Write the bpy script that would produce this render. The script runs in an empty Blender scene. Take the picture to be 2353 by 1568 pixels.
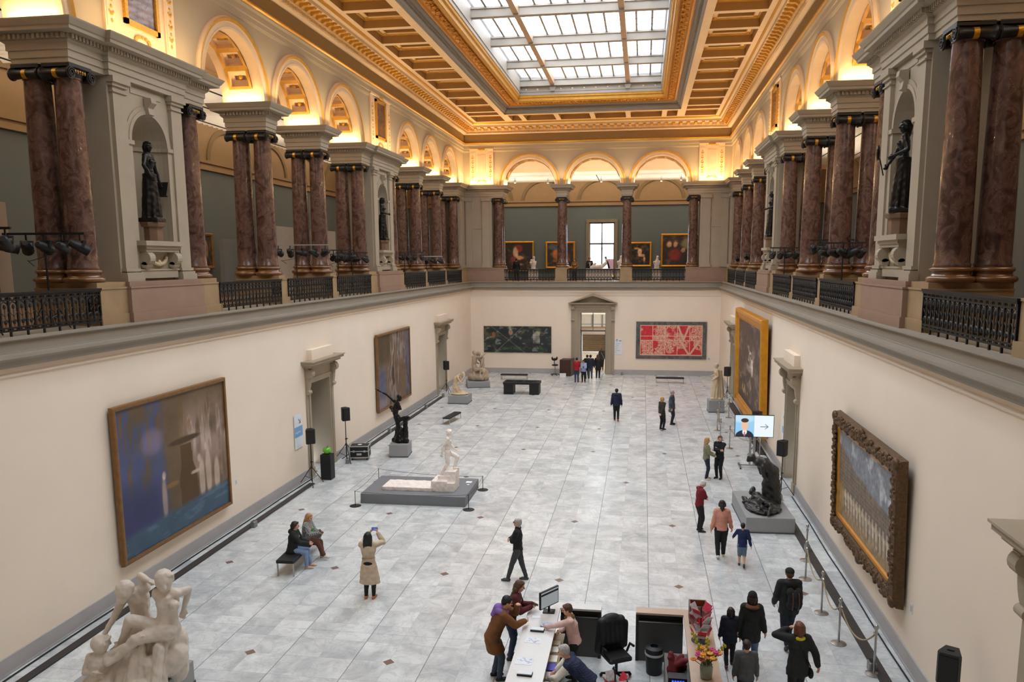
import bpy, bmesh, math, random
import numpy as np
from mathutils import Matrix, Vector
random.seed(7)
PI = math.pi
sc = bpy.context.scene
COL = sc.collection
rnd = random.random

def lin(c):
    return tuple((x/255/12.92) if x/255 <= .04045 else ((x/255+.055)/1.055)**2.4 for x in c)

MATS = {}
def mat(name, rgb=(200, 200, 200), rough=.6, metal=0, spec=.5, var=.06, scale=3.0, emit=None, estr=0, bump=0, bscale=40, alpha=1, coat=0):
    """principled surface with a mild procedural mottling of its own colour"""
    if name in MATS: return MATS[name]
    m = bpy.data.materials.new(name); m.use_nodes = True; MATS[name] = m
    nt = m.node_tree; b = nt.nodes['Principled BSDF']
    c = lin(rgb)
    b.inputs['Roughness'].default_value = rough; b.inputs['Metallic'].default_value = metal
    b.inputs['Specular IOR Level'].default_value = spec
    if coat: b.inputs['Coat Weight'].default_value = coat
    if var > 0:
        tc = nt.nodes.new('ShaderNodeTexCoord'); n = nt.nodes.new('ShaderNodeTexNoise'); r = nt.nodes.new('ShaderNodeValToRGB')
        n.inputs['Scale'].default_value = scale; n.inputs['Detail'].default_value = 4
        r.color_ramp.elements[0].position = .3; r.color_ramp.elements[1].position = .7
        r.color_ramp.elements[0].color = tuple(x*(1-var) for x in c)+(1,); r.color_ramp.elements[1].color = tuple(min(1, x*(1+var)) for x in c)+(1,)
        nt.links.new(tc.outputs['Object'], n.inputs['Vector']); nt.links.new(n.outputs['Fac'], r.inputs['Fac']); nt.links.new(r.outputs['Color'], b.inputs['Base Color'])
    else: b.inputs['Base Color'].default_value = c+(1,)
    if emit: b.inputs['Emission Color'].default_value = lin(emit)+(1,); b.inputs['Emission Strength'].default_value = estr
    if bump:
        tc = nt.nodes.new('ShaderNodeTexCoord'); n = nt.nodes.new('ShaderNodeTexNoise'); bp = nt.nodes.new('ShaderNodeBump')
        n.inputs['Scale'].default_value = bscale; n.inputs['Detail'].default_value = 5; bp.inputs['Strength'].default_value = bump; bp.inputs['Distance'].default_value = .02
        nt.links.new(tc.outputs['Object'], n.inputs['Vector']); nt.links.new(n.outputs['Fac'], bp.inputs['Height']); nt.links.new(bp.outputs['Normal'], b.inputs['Normal'])
    if alpha < 1: b.inputs['Alpha'].default_value = alpha
    return m

class MB:
    """collects shapes into one mesh; T maps local to object space"""
    def __init__(s, T=None):
        s.v = []; s.f = []; s.mi = []; s.m = 0; s.T = T
    def add(s, vs, fs):
        o = len(s.v)
        fl = False
        if s.T is not None:
            vs = [s.T @ Vector(p) for p in vs]; fl = s.T.to_3x3().determinant() < 0
        s.v += [tuple(p) for p in vs]
        for f in fs:
            f = [i+o for i in f]
            s.f.append(f[::-1] if fl else f); s.mi.append(s.m)
        return s
    def box(s, x0, x1, y0, y1, z0, z1):
        if x0 > x1: x0, x1 = x1, x0
        if y0 > y1: y0, y1 = y1, y0
        if z0 > z1: z0, z1 = z1, z0
        return s.add([(x0,y0,z0),(x1,y0,z0),(x1,y1,z0),(x0,y1,z0),(x0,y0,z1),(x1,y0,z1),(x1,y1,z1),(x0,y1,z1)],
              [(0,3,2,1),(4,5,6,7),(0,1,5,4),(1,2,6,5),(2,3,7,6),(3,0,4,7)])
    def rbox(s, x0, x1, y0, y1, z0, z1, r=.02):
        """box with chamfered vertical and top edges"""
        ring = lambda i, z: [(x0+i+r,y0+i,z),(x1-i-r,y0+i,z),(x1-i,y0+i+r,z),(x1-i,y1-i-r,z),(x1-i-r,y1-i,z),(x0+i+r,y1-i,z),(x0+i,y1-i-r,z),(x0+i,y0+i+r,z)]
        return s.loft([ring(0, z0), ring(0, z1-r), ring(r*.7, z1)])
    def loft(s, rings, caps=True, closed=True):
        n = len(rings[0]); vs = [p for r in rings for p in r]; fs = []
        for k in range(len(rings)-1):
            for i in range(n if closed else n-1):
                j = (i+1) % n
                fs.append((k*n+i, k*n+j, (k+1)*n+j, (k+1)*n+i))
        if caps:
            fs.append(tuple(range(n))[::-1]); fs.append(tuple((len(rings)-1)*n+i for i in range(n)))
        return s.add(vs, fs)
    def lathe(s, prof, c=(0, 0, 0), n=24, caps=True):
        return s.loft([[(c[0]+r*math.cos(2*PI*i/n), c[1]+r*math.sin(2*PI*i/n), c[2]+z) for i in range(n)] for r, z in prof], caps)
    def tube(s, pts, r, n=8, caps=True, ry=None):
        pts = [Vector(p) for p in pts]; rr = r if isinstance(r, (list, tuple)) else [r]*len(pts)
        rings = []; up = None
        for i, p in enumerate(pts):
            d = (pts[min(i+1, len(pts)-1)]-pts[max(i-1, 0)])
            if d.length < 1e-9: d = Vector((0, 0, 1))
            d.normalize()
            if up is None:
                up = Vector((0, 0, 1)) if abs(d.z) < .9 else Vector((0, 1, 0))
            a = d.cross(up)
            if a.length < 1e-4: a = d.cross(Vector((1, 0, 0)))
            a.normalize(); up = a.cross(d).normalized()
            rings.append([p+a*(rr[i]*math.cos(2*PI*k/n))+up*((ry or 1)*rr[i]*math.sin(2*PI*k/n)) for k in range(n)])
        return s.loft(rings, caps)
    def cone(s, a, b, ra, rb, n=12, h=3):
        """round-ended tapered limb"""
        a = Vector(a); b = Vector(b); d = b-a; L = d.length
        if L < 1e-6: return s.ball(a, ra)
        d.normalize(); pts = []; rs = []
        for k in range(h, 0, -1):
            t = k/(h+.001)*PI/2; pts.append(a-d*ra*math.sin(t)); rs.append(max(ra*math.cos(t), 1e-4))
        pts.append(a); rs.append(ra); pts.append(b); rs.append(rb)
        for k in range(1, h+1):
            t = k/(h+.001)*PI/2; pts.append(b+d*rb*math.sin(t)); rs.append(max(rb*math.cos(t), 1e-4))
        u = d.cross(Vector((0, 0, 1)) if abs(d.z) < .9 else Vector((0, 1, 0))).normalized(); w = u.cross(d)
        return s.loft([[p+u*(r*math.cos(-2*PI*i/n))+w*(r*math.sin(-2*PI*i/n)) for i in range(n)] for p, r in zip(pts, rs)][::-1])
    def ball(s, c, r, n=12, m=8, R=None):
        """ellipsoid; r scalar or (rx,ry,rz); R optional 3x3 rotation"""
        if not isinstance(r, (tuple, list)): r = (r, r, r)
        c = Vector(c); rings = []
        for k in range(m+1):
            t = -PI/2+PI*k/m*(1-2e-3)+PI*1e-3
            ring = []
            for i in range(n):
                q = Vector((r[0]*math.cos(t)*math.cos(2*PI*i/n), r[1]*math.cos(t)*math.sin(2*PI*i/n), r[2]*math.sin(t)))
                if R is not None: q = R @ q
                ring.append(c+q)
            rings.append(ring)
        return s.loft(rings)
    def prism(s, poly, x0, x1, axis='x'):
        """extrude a 2-D polygon (ccw seen from +axis) along an axis"""
        def P(a, u, v):
            return (a, u, v) if axis == 'x' else ((v, a, u) if axis == 'y' else (u, v, a))
        n = len(poly)
        return s.add([P(x0, *p) for p in poly]+[P(x1, *p) for p in poly], [tuple(range(n))[::-1], tuple(range(n, 2*n))]+[(i, (i+1) % n, n+(i+1) % n, n+i) for i in range(n)])
    def nest(s, f, rects, mats=None, fill=True):
        """nested rectangles (a0,a1,b0,b1,h) joined ring to ring; f maps (a,b,h) to a point"""
        base = s.m
        for k in range(len(rects)-1):
            if mats: s.m = mats[k]
            A, B = rects[k], rects[k+1]
            q = lambda r: [f(r[0], r[2], r[4]), f(r[1], r[2], r[4]), f(r[1], r[3], r[4]), f(r[0], r[3], r[4])]
            s.add(q(A)+q(B), [(0,1,5,4),(1,2,6,5),(2,3,7,6),(3,0,4,7)])
        if fill:
            if mats: s.m = mats[-1]
            r = rects[-1]; s.add([f(r[0], r[2], r[4]), f(r[1], r[2], r[4]), f(r[1], r[3], r[4]), f(r[0], r[3], r[4])], [(0,1,2,3)])
        s.m = base; return s
    def mesh(s, name, mats, smooth=False):
        me = bpy.data.meshes.new(name); me.from_pydata(s.v, [], s.f)
        for m in (mats if isinstance(mats, (list, tuple)) else [mats]): me.materials.append(m)
        me.polygons.foreach_set('material_index', s.mi)
        if smooth: me.polygons.foreach_set('use_smooth', [True]*len(me.polygons))
        me.update(); return me
    def build(s, name, mats, parent=None, smooth=False, loc=None, angle=None):
        me = s.mesh(name, mats, smooth or angle is not None)
        if angle is not None: me.set_sharp_from_angle(angle=math.radians(angle))
        return link(name, me, parent, loc)
def link(name, me, parent=None, loc=None):
    o = bpy.data.objects.new(name, me); COL.objects.link(o)
    if parent is not None: o.parent = parent
    if loc is not None: o.location = loc
    return o
def tag(o, label=None, cat=None, group=None, kind=None):
    if label: o['label'] = label
    if cat: o['category'] = cat
    if group: o['group'] = group
    if kind: o['kind'] = kind
    return o
def thing(name, label, cat, loc=(0, 0, 0), rz=0, group=None):
    o = bpy.data.objects.new(name, None); COL.objects.link(o); o.empty_display_size = .1
    o.location = loc; o.rotation_euler = (0, 0, rz)
    return tag(o, label, cat, group)
def struct(o): o['kind'] = 'structure'; return o
def copy_tree(o, parent=None):
    c = o.copy(); COL.objects.link(c); c.parent = parent
    for ch in list(o.children): copy_tree(ch, c)
    return c
def place(proto, used, loc, rz, label, group=None, sc_=1):
    o = copy_tree(proto) if used else proto
    o.location = loc; o.rotation_euler = (0, 0, rz); o.scale = (sc_,)*3; tag(o, label, None, group); return o
def remesh(mb, name, mats, voxel=.012, smooth=3, parent=None, bump=None):
    """fuse overlapping closed shapes into one continuous surface"""
    me = mb.mesh('tmp', mats, True); o = bpy.data.objects.new('tmp', me); COL.objects.link(o)
    r = o.modifiers.new('r', 'REMESH'); r.mode = 'VOXEL'; r.voxel_size = voxel; r.use_smooth_shade = True
    if smooth:
        q = o.modifiers.new('s', 'SMOOTH'); q.iterations = smooth; q.factor = .5
    dg = bpy.context.evaluated_depsgraph_get(); dg.update()
    new = bpy.data.meshes.new_from_object(o.evaluated_get(dg)); new.name = name
    new.materials.clear()
    for m in (mats if isinstance(mats, (list, tuple)) else [mats]): new.materials.append(m)
    new.polygons.foreach_set('use_smooth', [True]*len(new.polygons))
    bpy.data.objects.remove(o); bpy.data.meshes.remove(me)
    if bump:
        co = np.empty(len(new.vertices)*3); no = np.empty_like(co)
        new.vertices.foreach_get('co', co); new.vertices.foreach_get('normal', no)
        co = co.reshape(-1, 3); no = no.reshape(-1, 3)
        co = co+no*bump(co)[:, None]; new.vertices.foreach_set('co', co.ravel()); new.update()
    return link(name, new, parent)
def FR(side):
    """wall frame: (s along wall, d into the hall, z) to world"""
    if side == 'L': return Matrix(((0,1,0,-9.3),(1,0,0,0),(0,0,1,0),(0,0,0,1)))
    if side == 'R': return Matrix(((0,-1,0,9.3),(1,0,0,0),(0,0,1,0),(0,0,0,1)))
    return Matrix(((1,0,0,0),(0,-1,0,41.5),(0,0,1,0),(0,0,0,1)))
Rz = lambda a: Matrix.Rotation(a, 4, 'Z')
# ------------------------------------------------------------------ figures
V = Vector
def ik(a, c, l1, l2, pole):
    d = c-a; L = min(d.length, (l1+l2)*.999); dn = d.normalized(); c = a+dn*L
    t = (l1*l1-l2*l2+L*L)/(2*L); h = math.sqrt(max(l1*l1-t*t, 0)); p = pole-dn*pole.dot(dn)
    if p.length < 1e-5: p = V((1, 0, 0))-dn*dn.x
    return a+dn*t+p.normalized()*h, c
def skel(H, hip=(0, 0, .525), lean=0, side=0, twist=0, feet=None, hands=None, head=(0, 0), kpole=None, epole=None, fem=0, T=None, hroll=0):
    """joints in metres, facing +y; every position is a share of the height H; head=(yaw,pitch down)"""
    S = {'H': H}; hip = V(hip); s = V((math.sin(side), math.sin(lean)*math.cos(side), math.cos(lean)*math.cos(side)))
    R = Matrix.Rotation(twist, 3, s); r = R @ (Matrix.Rotation(side, 3, 'Y') @ V((1, 0, 0))); fw = s.cross(r)
    S['pel'] = hip; S['waist'] = hip+s*.085; S['chest'] = hip+s*.19; S['neck'] = hip+s*.3; S['s'] = s; S['r'] = r; S['fw'] = fw
    sw = .088 if fem else .102
    S['shL'] = hip+s*.282-r*sw; S['shR'] = hip+s*.282+r*sw
    hd = (s+V((0, 0, 1)))/2; hd.normalize(); yaw, pit = head
    Rh = Matrix.Rotation(yaw, 3, 'Z'); f0 = Rh @ V((fw.x, fw.y, 0)).normalized(); ax = f0.cross(V((0, 0, 1)))
    Q = Matrix.Rotation(-pit, 3, ax); up = Q @ V((0, 0, 1)); fh = Q @ f0; up2 = Matrix.Rotation(hroll, 3, fh) @ up
    S['hup'] = up2; S['hfw'] = fh; S['head'] = S['neck']+(s*.3+up2*.7).normalized()*.098+fh*.008
    feet = feet or {}; hands = hands or {}; kp = kpole or {}; ep = epole or {}
    for q, sg in (('L', -1), ('R', 1)):
        f = feet.get(q, (sg*.055, 0, 0, sg*-.15)); S['hp'+q] = hip+V((sg*.05, 0, -.025))
        a = V((f[0], f[1], f[2]+.042)); S['yaw'+q] = f[3] if len(f) > 3 else 0; S['pitch'+q] = f[4] if len(f) > 4 else 0
        S['kn'+q], S['an'+q] = ik(S['hp'+q], a, .234, .234, V(kp.get(q, (0, 1, .1))))
        h = hands.get(q, (sg*.16, .03, .47)); S['el'+q], S['ha'+q] = ik(S['sh'+q], V(h[:3]), .165, .15, V(ep.get(q, (sg*.5, -1, -.2))))
        S['curl'+q] = h[3] if len(h) > 3 else .5
    for k, v in list(S.items()):
        if isinstance(v, Vector) and k not in ('s', 'r', 'fw', 'hup', 'hfw'): S[k] = v*H
    if T is not None:
        R3 = T.to_3x3()
        for k, v in list(S.items()):
            if isinstance(v, Vector): S[k] = (R3 @ v).normalized() if k in ('s', 'r', 'fw', 'hup', 'hfw') else T @ v
    return S
def hand(mb, S, q, fat=1):
    """palm, four unequal curled fingers and a side thumb"""
    H = S['H']; w = S['ha'+q]; d = (w-S['el'+q]).normalized(); sg = -1 if q == 'L' else 1; c = S['curl'+q]
    inn = -sg*S['r']; n = (inn-d*inn.dot(d)); n = n.normalized() if n.length > 1e-3 else S['fw']; sd = d.cross(n)
    if sd.dot(S['fw']) < 0: sd = -sd
    u = H/1.7*fat; pc = w+d*.045*u; mb.cone(w, w+d*.07*u, .02*u, .026*u, 8, 2); mb.ball(pc+d*.012*u, (.03*u, .03*u, .03*u), 8, 6)
    for k, (o, L) in enumerate(((.031, .068), (.0105, .076), (-.0105, .07), (-.03, .055))):
        a = pc+d*.032*u+sd*o*u; d1 = (d*math.cos(c*.6)+n*math.sin(c*.6)+sd*o*4).normalized(); b = a+d1*L*.5*u; d2 = (d*math.cos(c*1.5)+n*math.sin(c*1.5)+sd*o*3).normalized(); e = b+d2*L*.5*u
        mb.cone(a, b, .0098*u, .0092*u, 8, 2); mb.cone(b, e, .0092*u, .008*u, 8, 2)
    a = w+d*.025*u+sd*.022*u; b = a+(d*.5+sd*.75+n*.3).normalized()*.034*u; mb.cone(a, b, .0125*u, .0105*u, 8, 2); mb.cone(b, b+(d*.85+sd*.3+n*.35).normalized()*.03*u, .0105*u, .0088*u, 8, 2)
def foot(mb, S, q, r=1.0):
    H = S['H']; a = S['an'+q]; y = S['yaw'+q]; p = S['pitch'+q]; f = V((S['fw'].x, S['fw'].y, 0)); f = f.normalized() if f.length > .1 else V((0, 1, 0))
    f = Matrix.Rotation(y, 3, 'Z') @ f; up = V((0, 0, 1)); f2 = f*math.cos(p)-up*math.sin(p); u2 = up*math.cos(p)+f*math.sin(p)
    b = a-u2*.027*H; mb.cone(b-f2*.018*H, b+f2*.06*H, .0225*H*r, .024*H*r, 10, 3); mb.cone(b+f2*.05*H-u2*.004*H, b+f2*.092*H-u2*.006*H, .0235*H*r, .017*H*r, 10, 3); mb.cone(a+u2*.005*H, b+f2*.02*H, .022*H*r, .022*H*r, 10, 2)
def headmesh(mb, S):
    H = S['H']; c = S['head']; up, f = S['hup'], S['hfw']; r = f.cross(up); R = Matrix((r, f, up)).transposed(); P = lambda x, y, z: c+r*x*H+f*y*H+up*z*H
    mb.ball(P(0, -.004, .014), (.046*H, .056*H, .052*H), 14, 10, R); mb.ball(P(0, .012, -.018), (.037*H, .04*H, .05*H), 12, 8, R); mb.ball(P(0, .034, -.047), (.02*H, .016*H, .016*H), 8, 6, R)
    mb.cone(P(0, .05, .006), P(0, .064, -.014), .006*H, .0095*H, 8, 2); mb.cone(P(-.026, .044, .018), P(.026, .044, .018), .0075*H, .0075*H, 8, 2); mb.cone(P(-.012, .047, -.031), P(.012, .047, -.031), .006*H, .006*H, 8, 2)
    for s in (-1, 1): mb.ball(P(s*.047, -.004, 0), (.006*H, .013*H, .018*H), 8, 6, R); mb.ball(P(s*.026, .032, -.012), (.016*H, .016*H, .014*H), 8, 6, R)
    mb.cone(S['neck']-S['s']*.02*H, S['head']-up*.03*H-f*.012*H, .035*H, .032*H, 12, 2)
def bodymesh(mb, S, fem=0, m=1.0, feet=True):
    H = S['H']; s, r, fw = S['s'], S['r'], S['fw']; R = Matrix((r, fw, s)).transposed(); headmesh(mb, S)
    mb.ball(S['pel'], ((.088 if fem else .08)*H*m, .062*H*m, .06*H), 14, 10, R); mb.ball(S['waist'], ((.066 if fem else .074)*H*m, .055*H*m, .075*H), 14, 10, R); mb.ball(S['chest'], ((.084 if fem else .095)*H*m, .062*H*m, .095*H), 14, 10, R)
    mb.cone(S['shL'], S['shR'], .037*H*m, .037*H*m, 12, 3); mb.cone(S['neck']-s*.035*H, S['neck'], .05*H*m, .036*H, 12, 2)
    if fem:
        for q in (-1, 1): mb.ball(S['chest']+s*.018*H+r*q*.04*H+fw*.052*H, .033*H, 10, 8)
    else:
        for q in (-1, 1): mb.ball(S['chest']+s*.03*H+r*q*.042*H+fw*.034*H, (.045*H, .034*H, .036*H), 10, 8, R)
    for q in 'LR':
        mb.cone(S['sh'+q], S['el'+q], .034*H*m, .026*H*m); mb.cone(S['el'+q], S['el'+q].lerp(S['ha'+q], .35), .025*H*m, .026*H*m); mb.cone(S['el'+q].lerp(S['ha'+q], .3), S['ha'+q], .026*H*m, .0165*H*m); hand(mb, S, q, m)
        mb.cone(S['hp'+q], S['kn'+q], .054*H*m, .036*H*m); mb.cone(S['kn'+q], S['kn'+q].lerp(S['an'+q], .35), .034*H*m, .035*H*m); mb.cone(S['kn'+q].lerp(S['an'+q], .3), S['an'+q], .035*H*m, .021*H*m)
        if feet: foot(mb, S, q, .92*m)
M_skin = mat('skin', (214, 164, 138), .5, var=.06, scale=12); M_skin2 = mat('skin_tan', (176, 124, 96), .5, var=.06, scale=12)
M_eye = mat('eye_dark', (40, 28, 24), .3, var=0); M_lip = mat('lip', (166, 92, 84), .5, var=0)
HAIRC = dict(black=(22, 18, 18), dark=(44, 30, 24), brown=(84, 56, 38), auburn=(104, 58, 36), blond=(176, 134, 82), grey=(170, 166, 162), white=(214, 210, 204))
def cloth(nm, rgb): return mat('cloth_'+nm, rgb, .85, var=.14, scale=9)
def wrinkle(amp, f=26):
    return lambda co: amp*(np.sin(co[:, 2]*f+2.2*np.sin(co[:, 0]*11+co[:, 1]*7))*np.sin(co[:, 0]*15+co[:, 2]*9)+.5*np.sin(co[:, 2]*f*1.9+co[:, 1]*22))
def uppermesh(mb, S, hem=-.03, r=1.0, flare=1.0, fem=0, sleeve=1.0, waist=1.0, neck=1):
    """torso and sleeves of a garment; hem = share of H above(-)/below(+) the hip centre"""
    H = S['H']; s, rt, fw = S['s'], S['r'], S['fw']
    sec = [(.305, .038, .038), (.29, .075, .048), (.265, .105, .058), (.2, .1 if not fem else .094, .074), (.12, (.09 if not fem else .08)*waist, .068*waist), (.04, .093*waist, .071*waist), (-.03, .098, .076)]
    if hem < -.03: sec = sec[:-1]
    rings = []
    for t, a, b in sec:
        c = S['pel']+s*t*H; k = 1.0 if t > .28 else r
        rings.append([c+rt*(a*H*k*math.cos(2*PI*i/18))+fw*(b*H*k*math.sin(2*PI*i/18)) for i in range(18)])
    if hem > .0:
        c0 = S['pel']-s*.03*H; fz = V((fw.x, fw.y, 0)).normalized(); rz = V((rt.x, rt.y, 0)).normalized(); kn = (S['knL']+S['knR'])/2; dn = V((kn.x-c0.x, kn.y-c0.y, 0))*.7
        for j in range(1, 5):
            t = j/4; c = c0+V((0, 0, -hem*H*t))+dn*min(1, t*hem/.25); k = r*(1+(flare-1)*t)
            rings.append([c+rz*(.1*H*k*math.cos(2*PI*i/18))+fz*(.078*H*k*math.sin(2*PI*i/18)) for i in range(18)])
    mb.loft(rings[::-1]); mb.cone(S['shL'], S['shR'], .043*H*r, .043*H*r, 12, 3)
    for q in 'LR':
        e = S['el'+q]; w = e.lerp(S['ha'+q], .93)
        if sleeve >= 1: mb.cone(S['sh'+q], e, .042*H*r, .035*H*r); mb.cone(e, w, .035*H*r, .028*H*r)
        else: mb.cone(S['sh'+q], S['sh'+q].lerp(e, sleeve), .045*H*r, .04*H*r)
def lowermesh(mb, S, r=1.0, short=0, fem=0, loose=1.0):
    H = S['H']; R = Matrix((S['r'], S['fw'], S['s'])).transposed(); mb.ball(S['pel']+S['s']*.01*H, ((.096 if fem else .09)*H*r, .073*H*r, .07*H), 14, 10, R); mb.ball(S['waist']-S['s']*.02*H, (.08*H*r, .063*H*r, .04*H), 14, 8, R)
    for q in 'LR':
        mb.cone(S['hp'+q], S['kn'+q], .06*H*r, .043*H*r)
        if not short: mb.cone(S['kn'+q], S['kn'+q].lerp(S['an'+q], .96), .042*H*r, .031*H*r*loose)
        else: mb.cone(S['kn'+q], S['kn'+q].lerp(S['an'+q], .12), .043*H*r, .042*H*r)
def hairmesh(mb, S, style):
    H = S['H']; c = S['head']; up, f = S['hup'], S['hfw']; r = f.cross(up); R = Matrix((r, f, up)).transposed(); P = lambda x, y, z: c+r*x*H+f*y*H+up*z*H
    mb.ball(P(0, -.012, .026), (.051*H, .057*H, .049*H), 14, 10, R); mb.ball(P(0, -.03, .004), (.048*H, .038*H, .05*H), 12, 8, R)
    if style != 'bald':
        for s in (-1, 1): mb.ball(P(s*.038, -.004, .02), (.015*H, .034*H, .034*H), 10, 8, R)
        mb.ball(P(0, .03, .05), (.036*H, .022*H, .016*H), 10, 8, R)
    if style in ('bob', 'long', 'pony'):
        for s in (-1, 1): mb.cone(P(s*.04, -.01, .01), P(s*.046, -.016, -.05 if style != 'pony' else -.02), .024*H, .02*H)
        mb.cone(P(0, -.03, 0), P(0, -.038, -.055), .046*H, .036*H)
    if style == 'long':
        for x in (-.04, -.015, .015, .04): mb.cone(P(x, -.036, -.04), P(x*1.25, -.05, -.15-.02*(x > 0)), .026*H, .018*H)
    if style == 'pony': mb.ball(P(0, -.06, .0), .024*H, 10, 8); mb.cone(P(0, -.062, -.01), P(0, -.055, -.1), .02*H, .012*H)
PEOPLE = []
def person(label, loc, rz, H=1.7, fem=0, pose={}, top=None, low=None, hair=('short', 'dark'), shoes=(30, 28, 28), skin=None, extras=(), tr=1.0, tname='jacket', nofeet=False):
    E0 = thing('person', label, 'person', loc, rz); S = skel(H, fem=fem, **pose); skin = skin or M_skin; sid = len(PEOPLE)
    mb = MB(); bodymesh(mb, S, fem); remesh(mb, 'body', skin, .0088, 2, E0)
    c, up, f = S['head'], S['hup'], S['hfw']; r = f.cross(up)
    for s in (-1, 1): MB().ball(c+r*s*.019*H+f*.049*H+up*.007*H, .0068*H, 8, 6).build('eye', M_eye, E0, smooth=True)
    MB().cone(c-r*.012*H+f*.0505*H-up*.031*H, c+r*.012*H+f*.0505*H-up*.031*H, .0045*H, .0045*H, 6, 2).build('lips', M_lip, E0, smooth=True)
    if hair: mb = MB(); hairmesh(mb, S, hair[0]); remesh(mb, 'hair', mat('hair_'+hair[1], HAIRC[hair[1]], .6, var=.25, scale=30), .011, 2, E0, wrinkle(.002, 60))
    if low:
        mb = MB(); lowermesh(mb, S, low.get('r', 1), low.get('short', 0), fem, low.get('loose', 1)); remesh(mb, low.get('name', 'trousers'), low.get('m') or cloth(*low['c']), .013, 3, E0, wrinkle(.003))
    if top:
        mb = MB(); uppermesh(mb, S, top.get('hem', .02), top.get('r', 1), top.get('flare', 1), fem, top.get('sleeve', 1), top.get('waist', 1))
        if top.get('hood'): mb.ball(S['neck']-S['fw']*.05*H-S['s']*.005*H, (.07*H, .05*H, .045*H), 12, 8)
        if top.get('collar'): mb.cone(S['neck']-S['s']*.01*H, S['neck']+S['s']*.02*H, .047*H, .043*H, 12, 2)
        remesh(mb, top.get('name', 'jacket'), top.get('m') or cloth(*top['c']), .013, 3, E0, wrinkle(top.get('wr', .004)))
    if shoes:
        for q in 'LR':
            mb = MB(); foot(mb, S, q, 1.12); remesh(mb, 'shoe', mat('shoe_%d_%d_%d' % shoes, shoes, .6), .009, 2, E0)
    for x in extras: x(E0, S)
    PEOPLE.append(E0); return E0, S
# extras
def ex_blob(name, m, pts, voxel=.012, bump=None):
    """pts: function S -> list of (a, b, ra, rb)"""
    def g(E0, S):
        mb = MB()
        for a, b, ra, rb in pts(S): mb.cone(a, b, ra, rb)
        remesh(mb, name, m, voxel, 2, E0, bump)
    return g
def up3(S, x, y, z): return S['pel']+S['r']*x*S['H']+S['fw']*y*S['H']+S['s']*z*S['H']
def hd3(S, x, y, z): f, u = S['hfw'], S['hup']; r = f.cross(u); return S['head']+r*x*S['H']+f*y*S['H']+u*z*S['H']
def scarf(m): return ex_blob('scarf', m, lambda S: [(up3(S, .05*math.cos(a), .045*math.sin(a), .3), up3(S, .05*math.cos(a+.8), .045*math.sin(a+.8), .3), .022*S['H'], .022*S['H']) for a in np.arange(0, 6.3, .8)])
def glasses(E0, S):
    mb = MB(); H = S['H']
    for s in (-1, 1): mb.tube([hd3(S, s*.02+.013*math.cos(t), .06, .006+.011*math.sin(t)) for t in np.arange(0, 6.4, .7)], .0022*H, 5); mb.tube([hd3(S, s*.033, .058, .008), hd3(S, s*.049, .0, .008)], .002*H, 5)
    mb.tube([hd3(S, -.007, .061, .008), hd3(S, .007, .061, .008)], .002*H, 5); mb.build('glasses', M_blk2, E0)
M_blk2 = mat('black_plastic', (18, 18, 18), .4, var=0)
def cap(kind, m):
    def g(E0, S):
        H = S['H']; mb = MB(); f, u = S['hfw'], S['hup']; r = f.cross(u); R = Matrix((r, f, u)).transposed(); mb.ball(hd3(S, 0, -.008, .034), (.056*H, .063*H, .045*H if kind == 'flat' else .056*H), 14, 10, R)
        if kind == 'flat': mb.ball(hd3(S, 0, .05, .03), (.04*H, .032*H, .01*H), 12, 6, R)
        else: mb.ball(hd3(S, 0, -.012, .008), (.054*H, .058*H, .03*H), 12, 8, R)
        remesh(mb, 'cap' if kind == 'flat' else 'beanie', m, .01, 2, E0)
    return g
def backpack(m, ms):
    def g(E0, S):
        H = S['H']; mb = MB(); o = .03
        for x in (-.05, .05):
            for z in (.05, .21): mb.ball(up3(S, x+o, -.11, z), (.045*H, .05*H, .055*H), 10, 8)
        mb.ball(up3(S, o, -.12, .13), (.085*H, .055*H, .11*H), 12, 10); mb.ball(up3(S, o, -.15, .08), (.055*H, .04*H, .05*H), 10, 8); remesh(mb, 'backpack', m, .012, 3, E0, wrinkle(.003))
        for x in (-.035, .035): MB().tube([up3(S, x+o, -.1, .245), up3(S, x+o, -.17, .2), up3(S, x+o, -.185, .1), up3(S, x+o, -.15, .0)], .009*H, 6).build('strap', ms, E0)
    return g
def bagstrap(m, bag=True):
    def g(E0, S):
        H = S['H']; P = [up3(S, -.06, .0, .31), up3(S, -.02, -.078, .24), up3(S, .05, -.088, .12), up3(S, .11, -.06, .0), up3(S, .125, -.02, -.04)]; MB().tube(P, .008*H, 6).build('bag_strap', m, E0)
        if bag: mb = MB(); mb.ball(up3(S, .13, -.02, -.1), (.03*H, .06*H, .06*H), 10, 8); remesh(mb, 'shoulder_bag', m, .012, 2, E0)
    return g
def held(name, label, cat, S, E0, q, size, m, tilt=0, off=(0, 0, 0), screen=None):
    """a thing in the hand, top-level, in world space"""
    T = Matrix.Translation(E0.location) @ Rz(E0.rotation_euler[2]); d = (S['ha'+q]-S['el'+q]).normalized(); p = T @ (S['ha'+q]+d*.075*S['H']/1.7+V(off)); o = thing(name, label, cat, p, E0.rotation_euler[2]); o.rotation_euler = (tilt, 0, E0.rotation_euler[2])
    x, y, z = size; MB().box(-x/2, x/2, -y/2, y/2, -z/2, z/2).build('case' if screen else 'sheet', m, o)
    if screen: MB().box(-x*.46, x*.46, -y/2-.002, -y/2, -z*.46, z*.46).build('display', screen, o)
    return o
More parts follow.
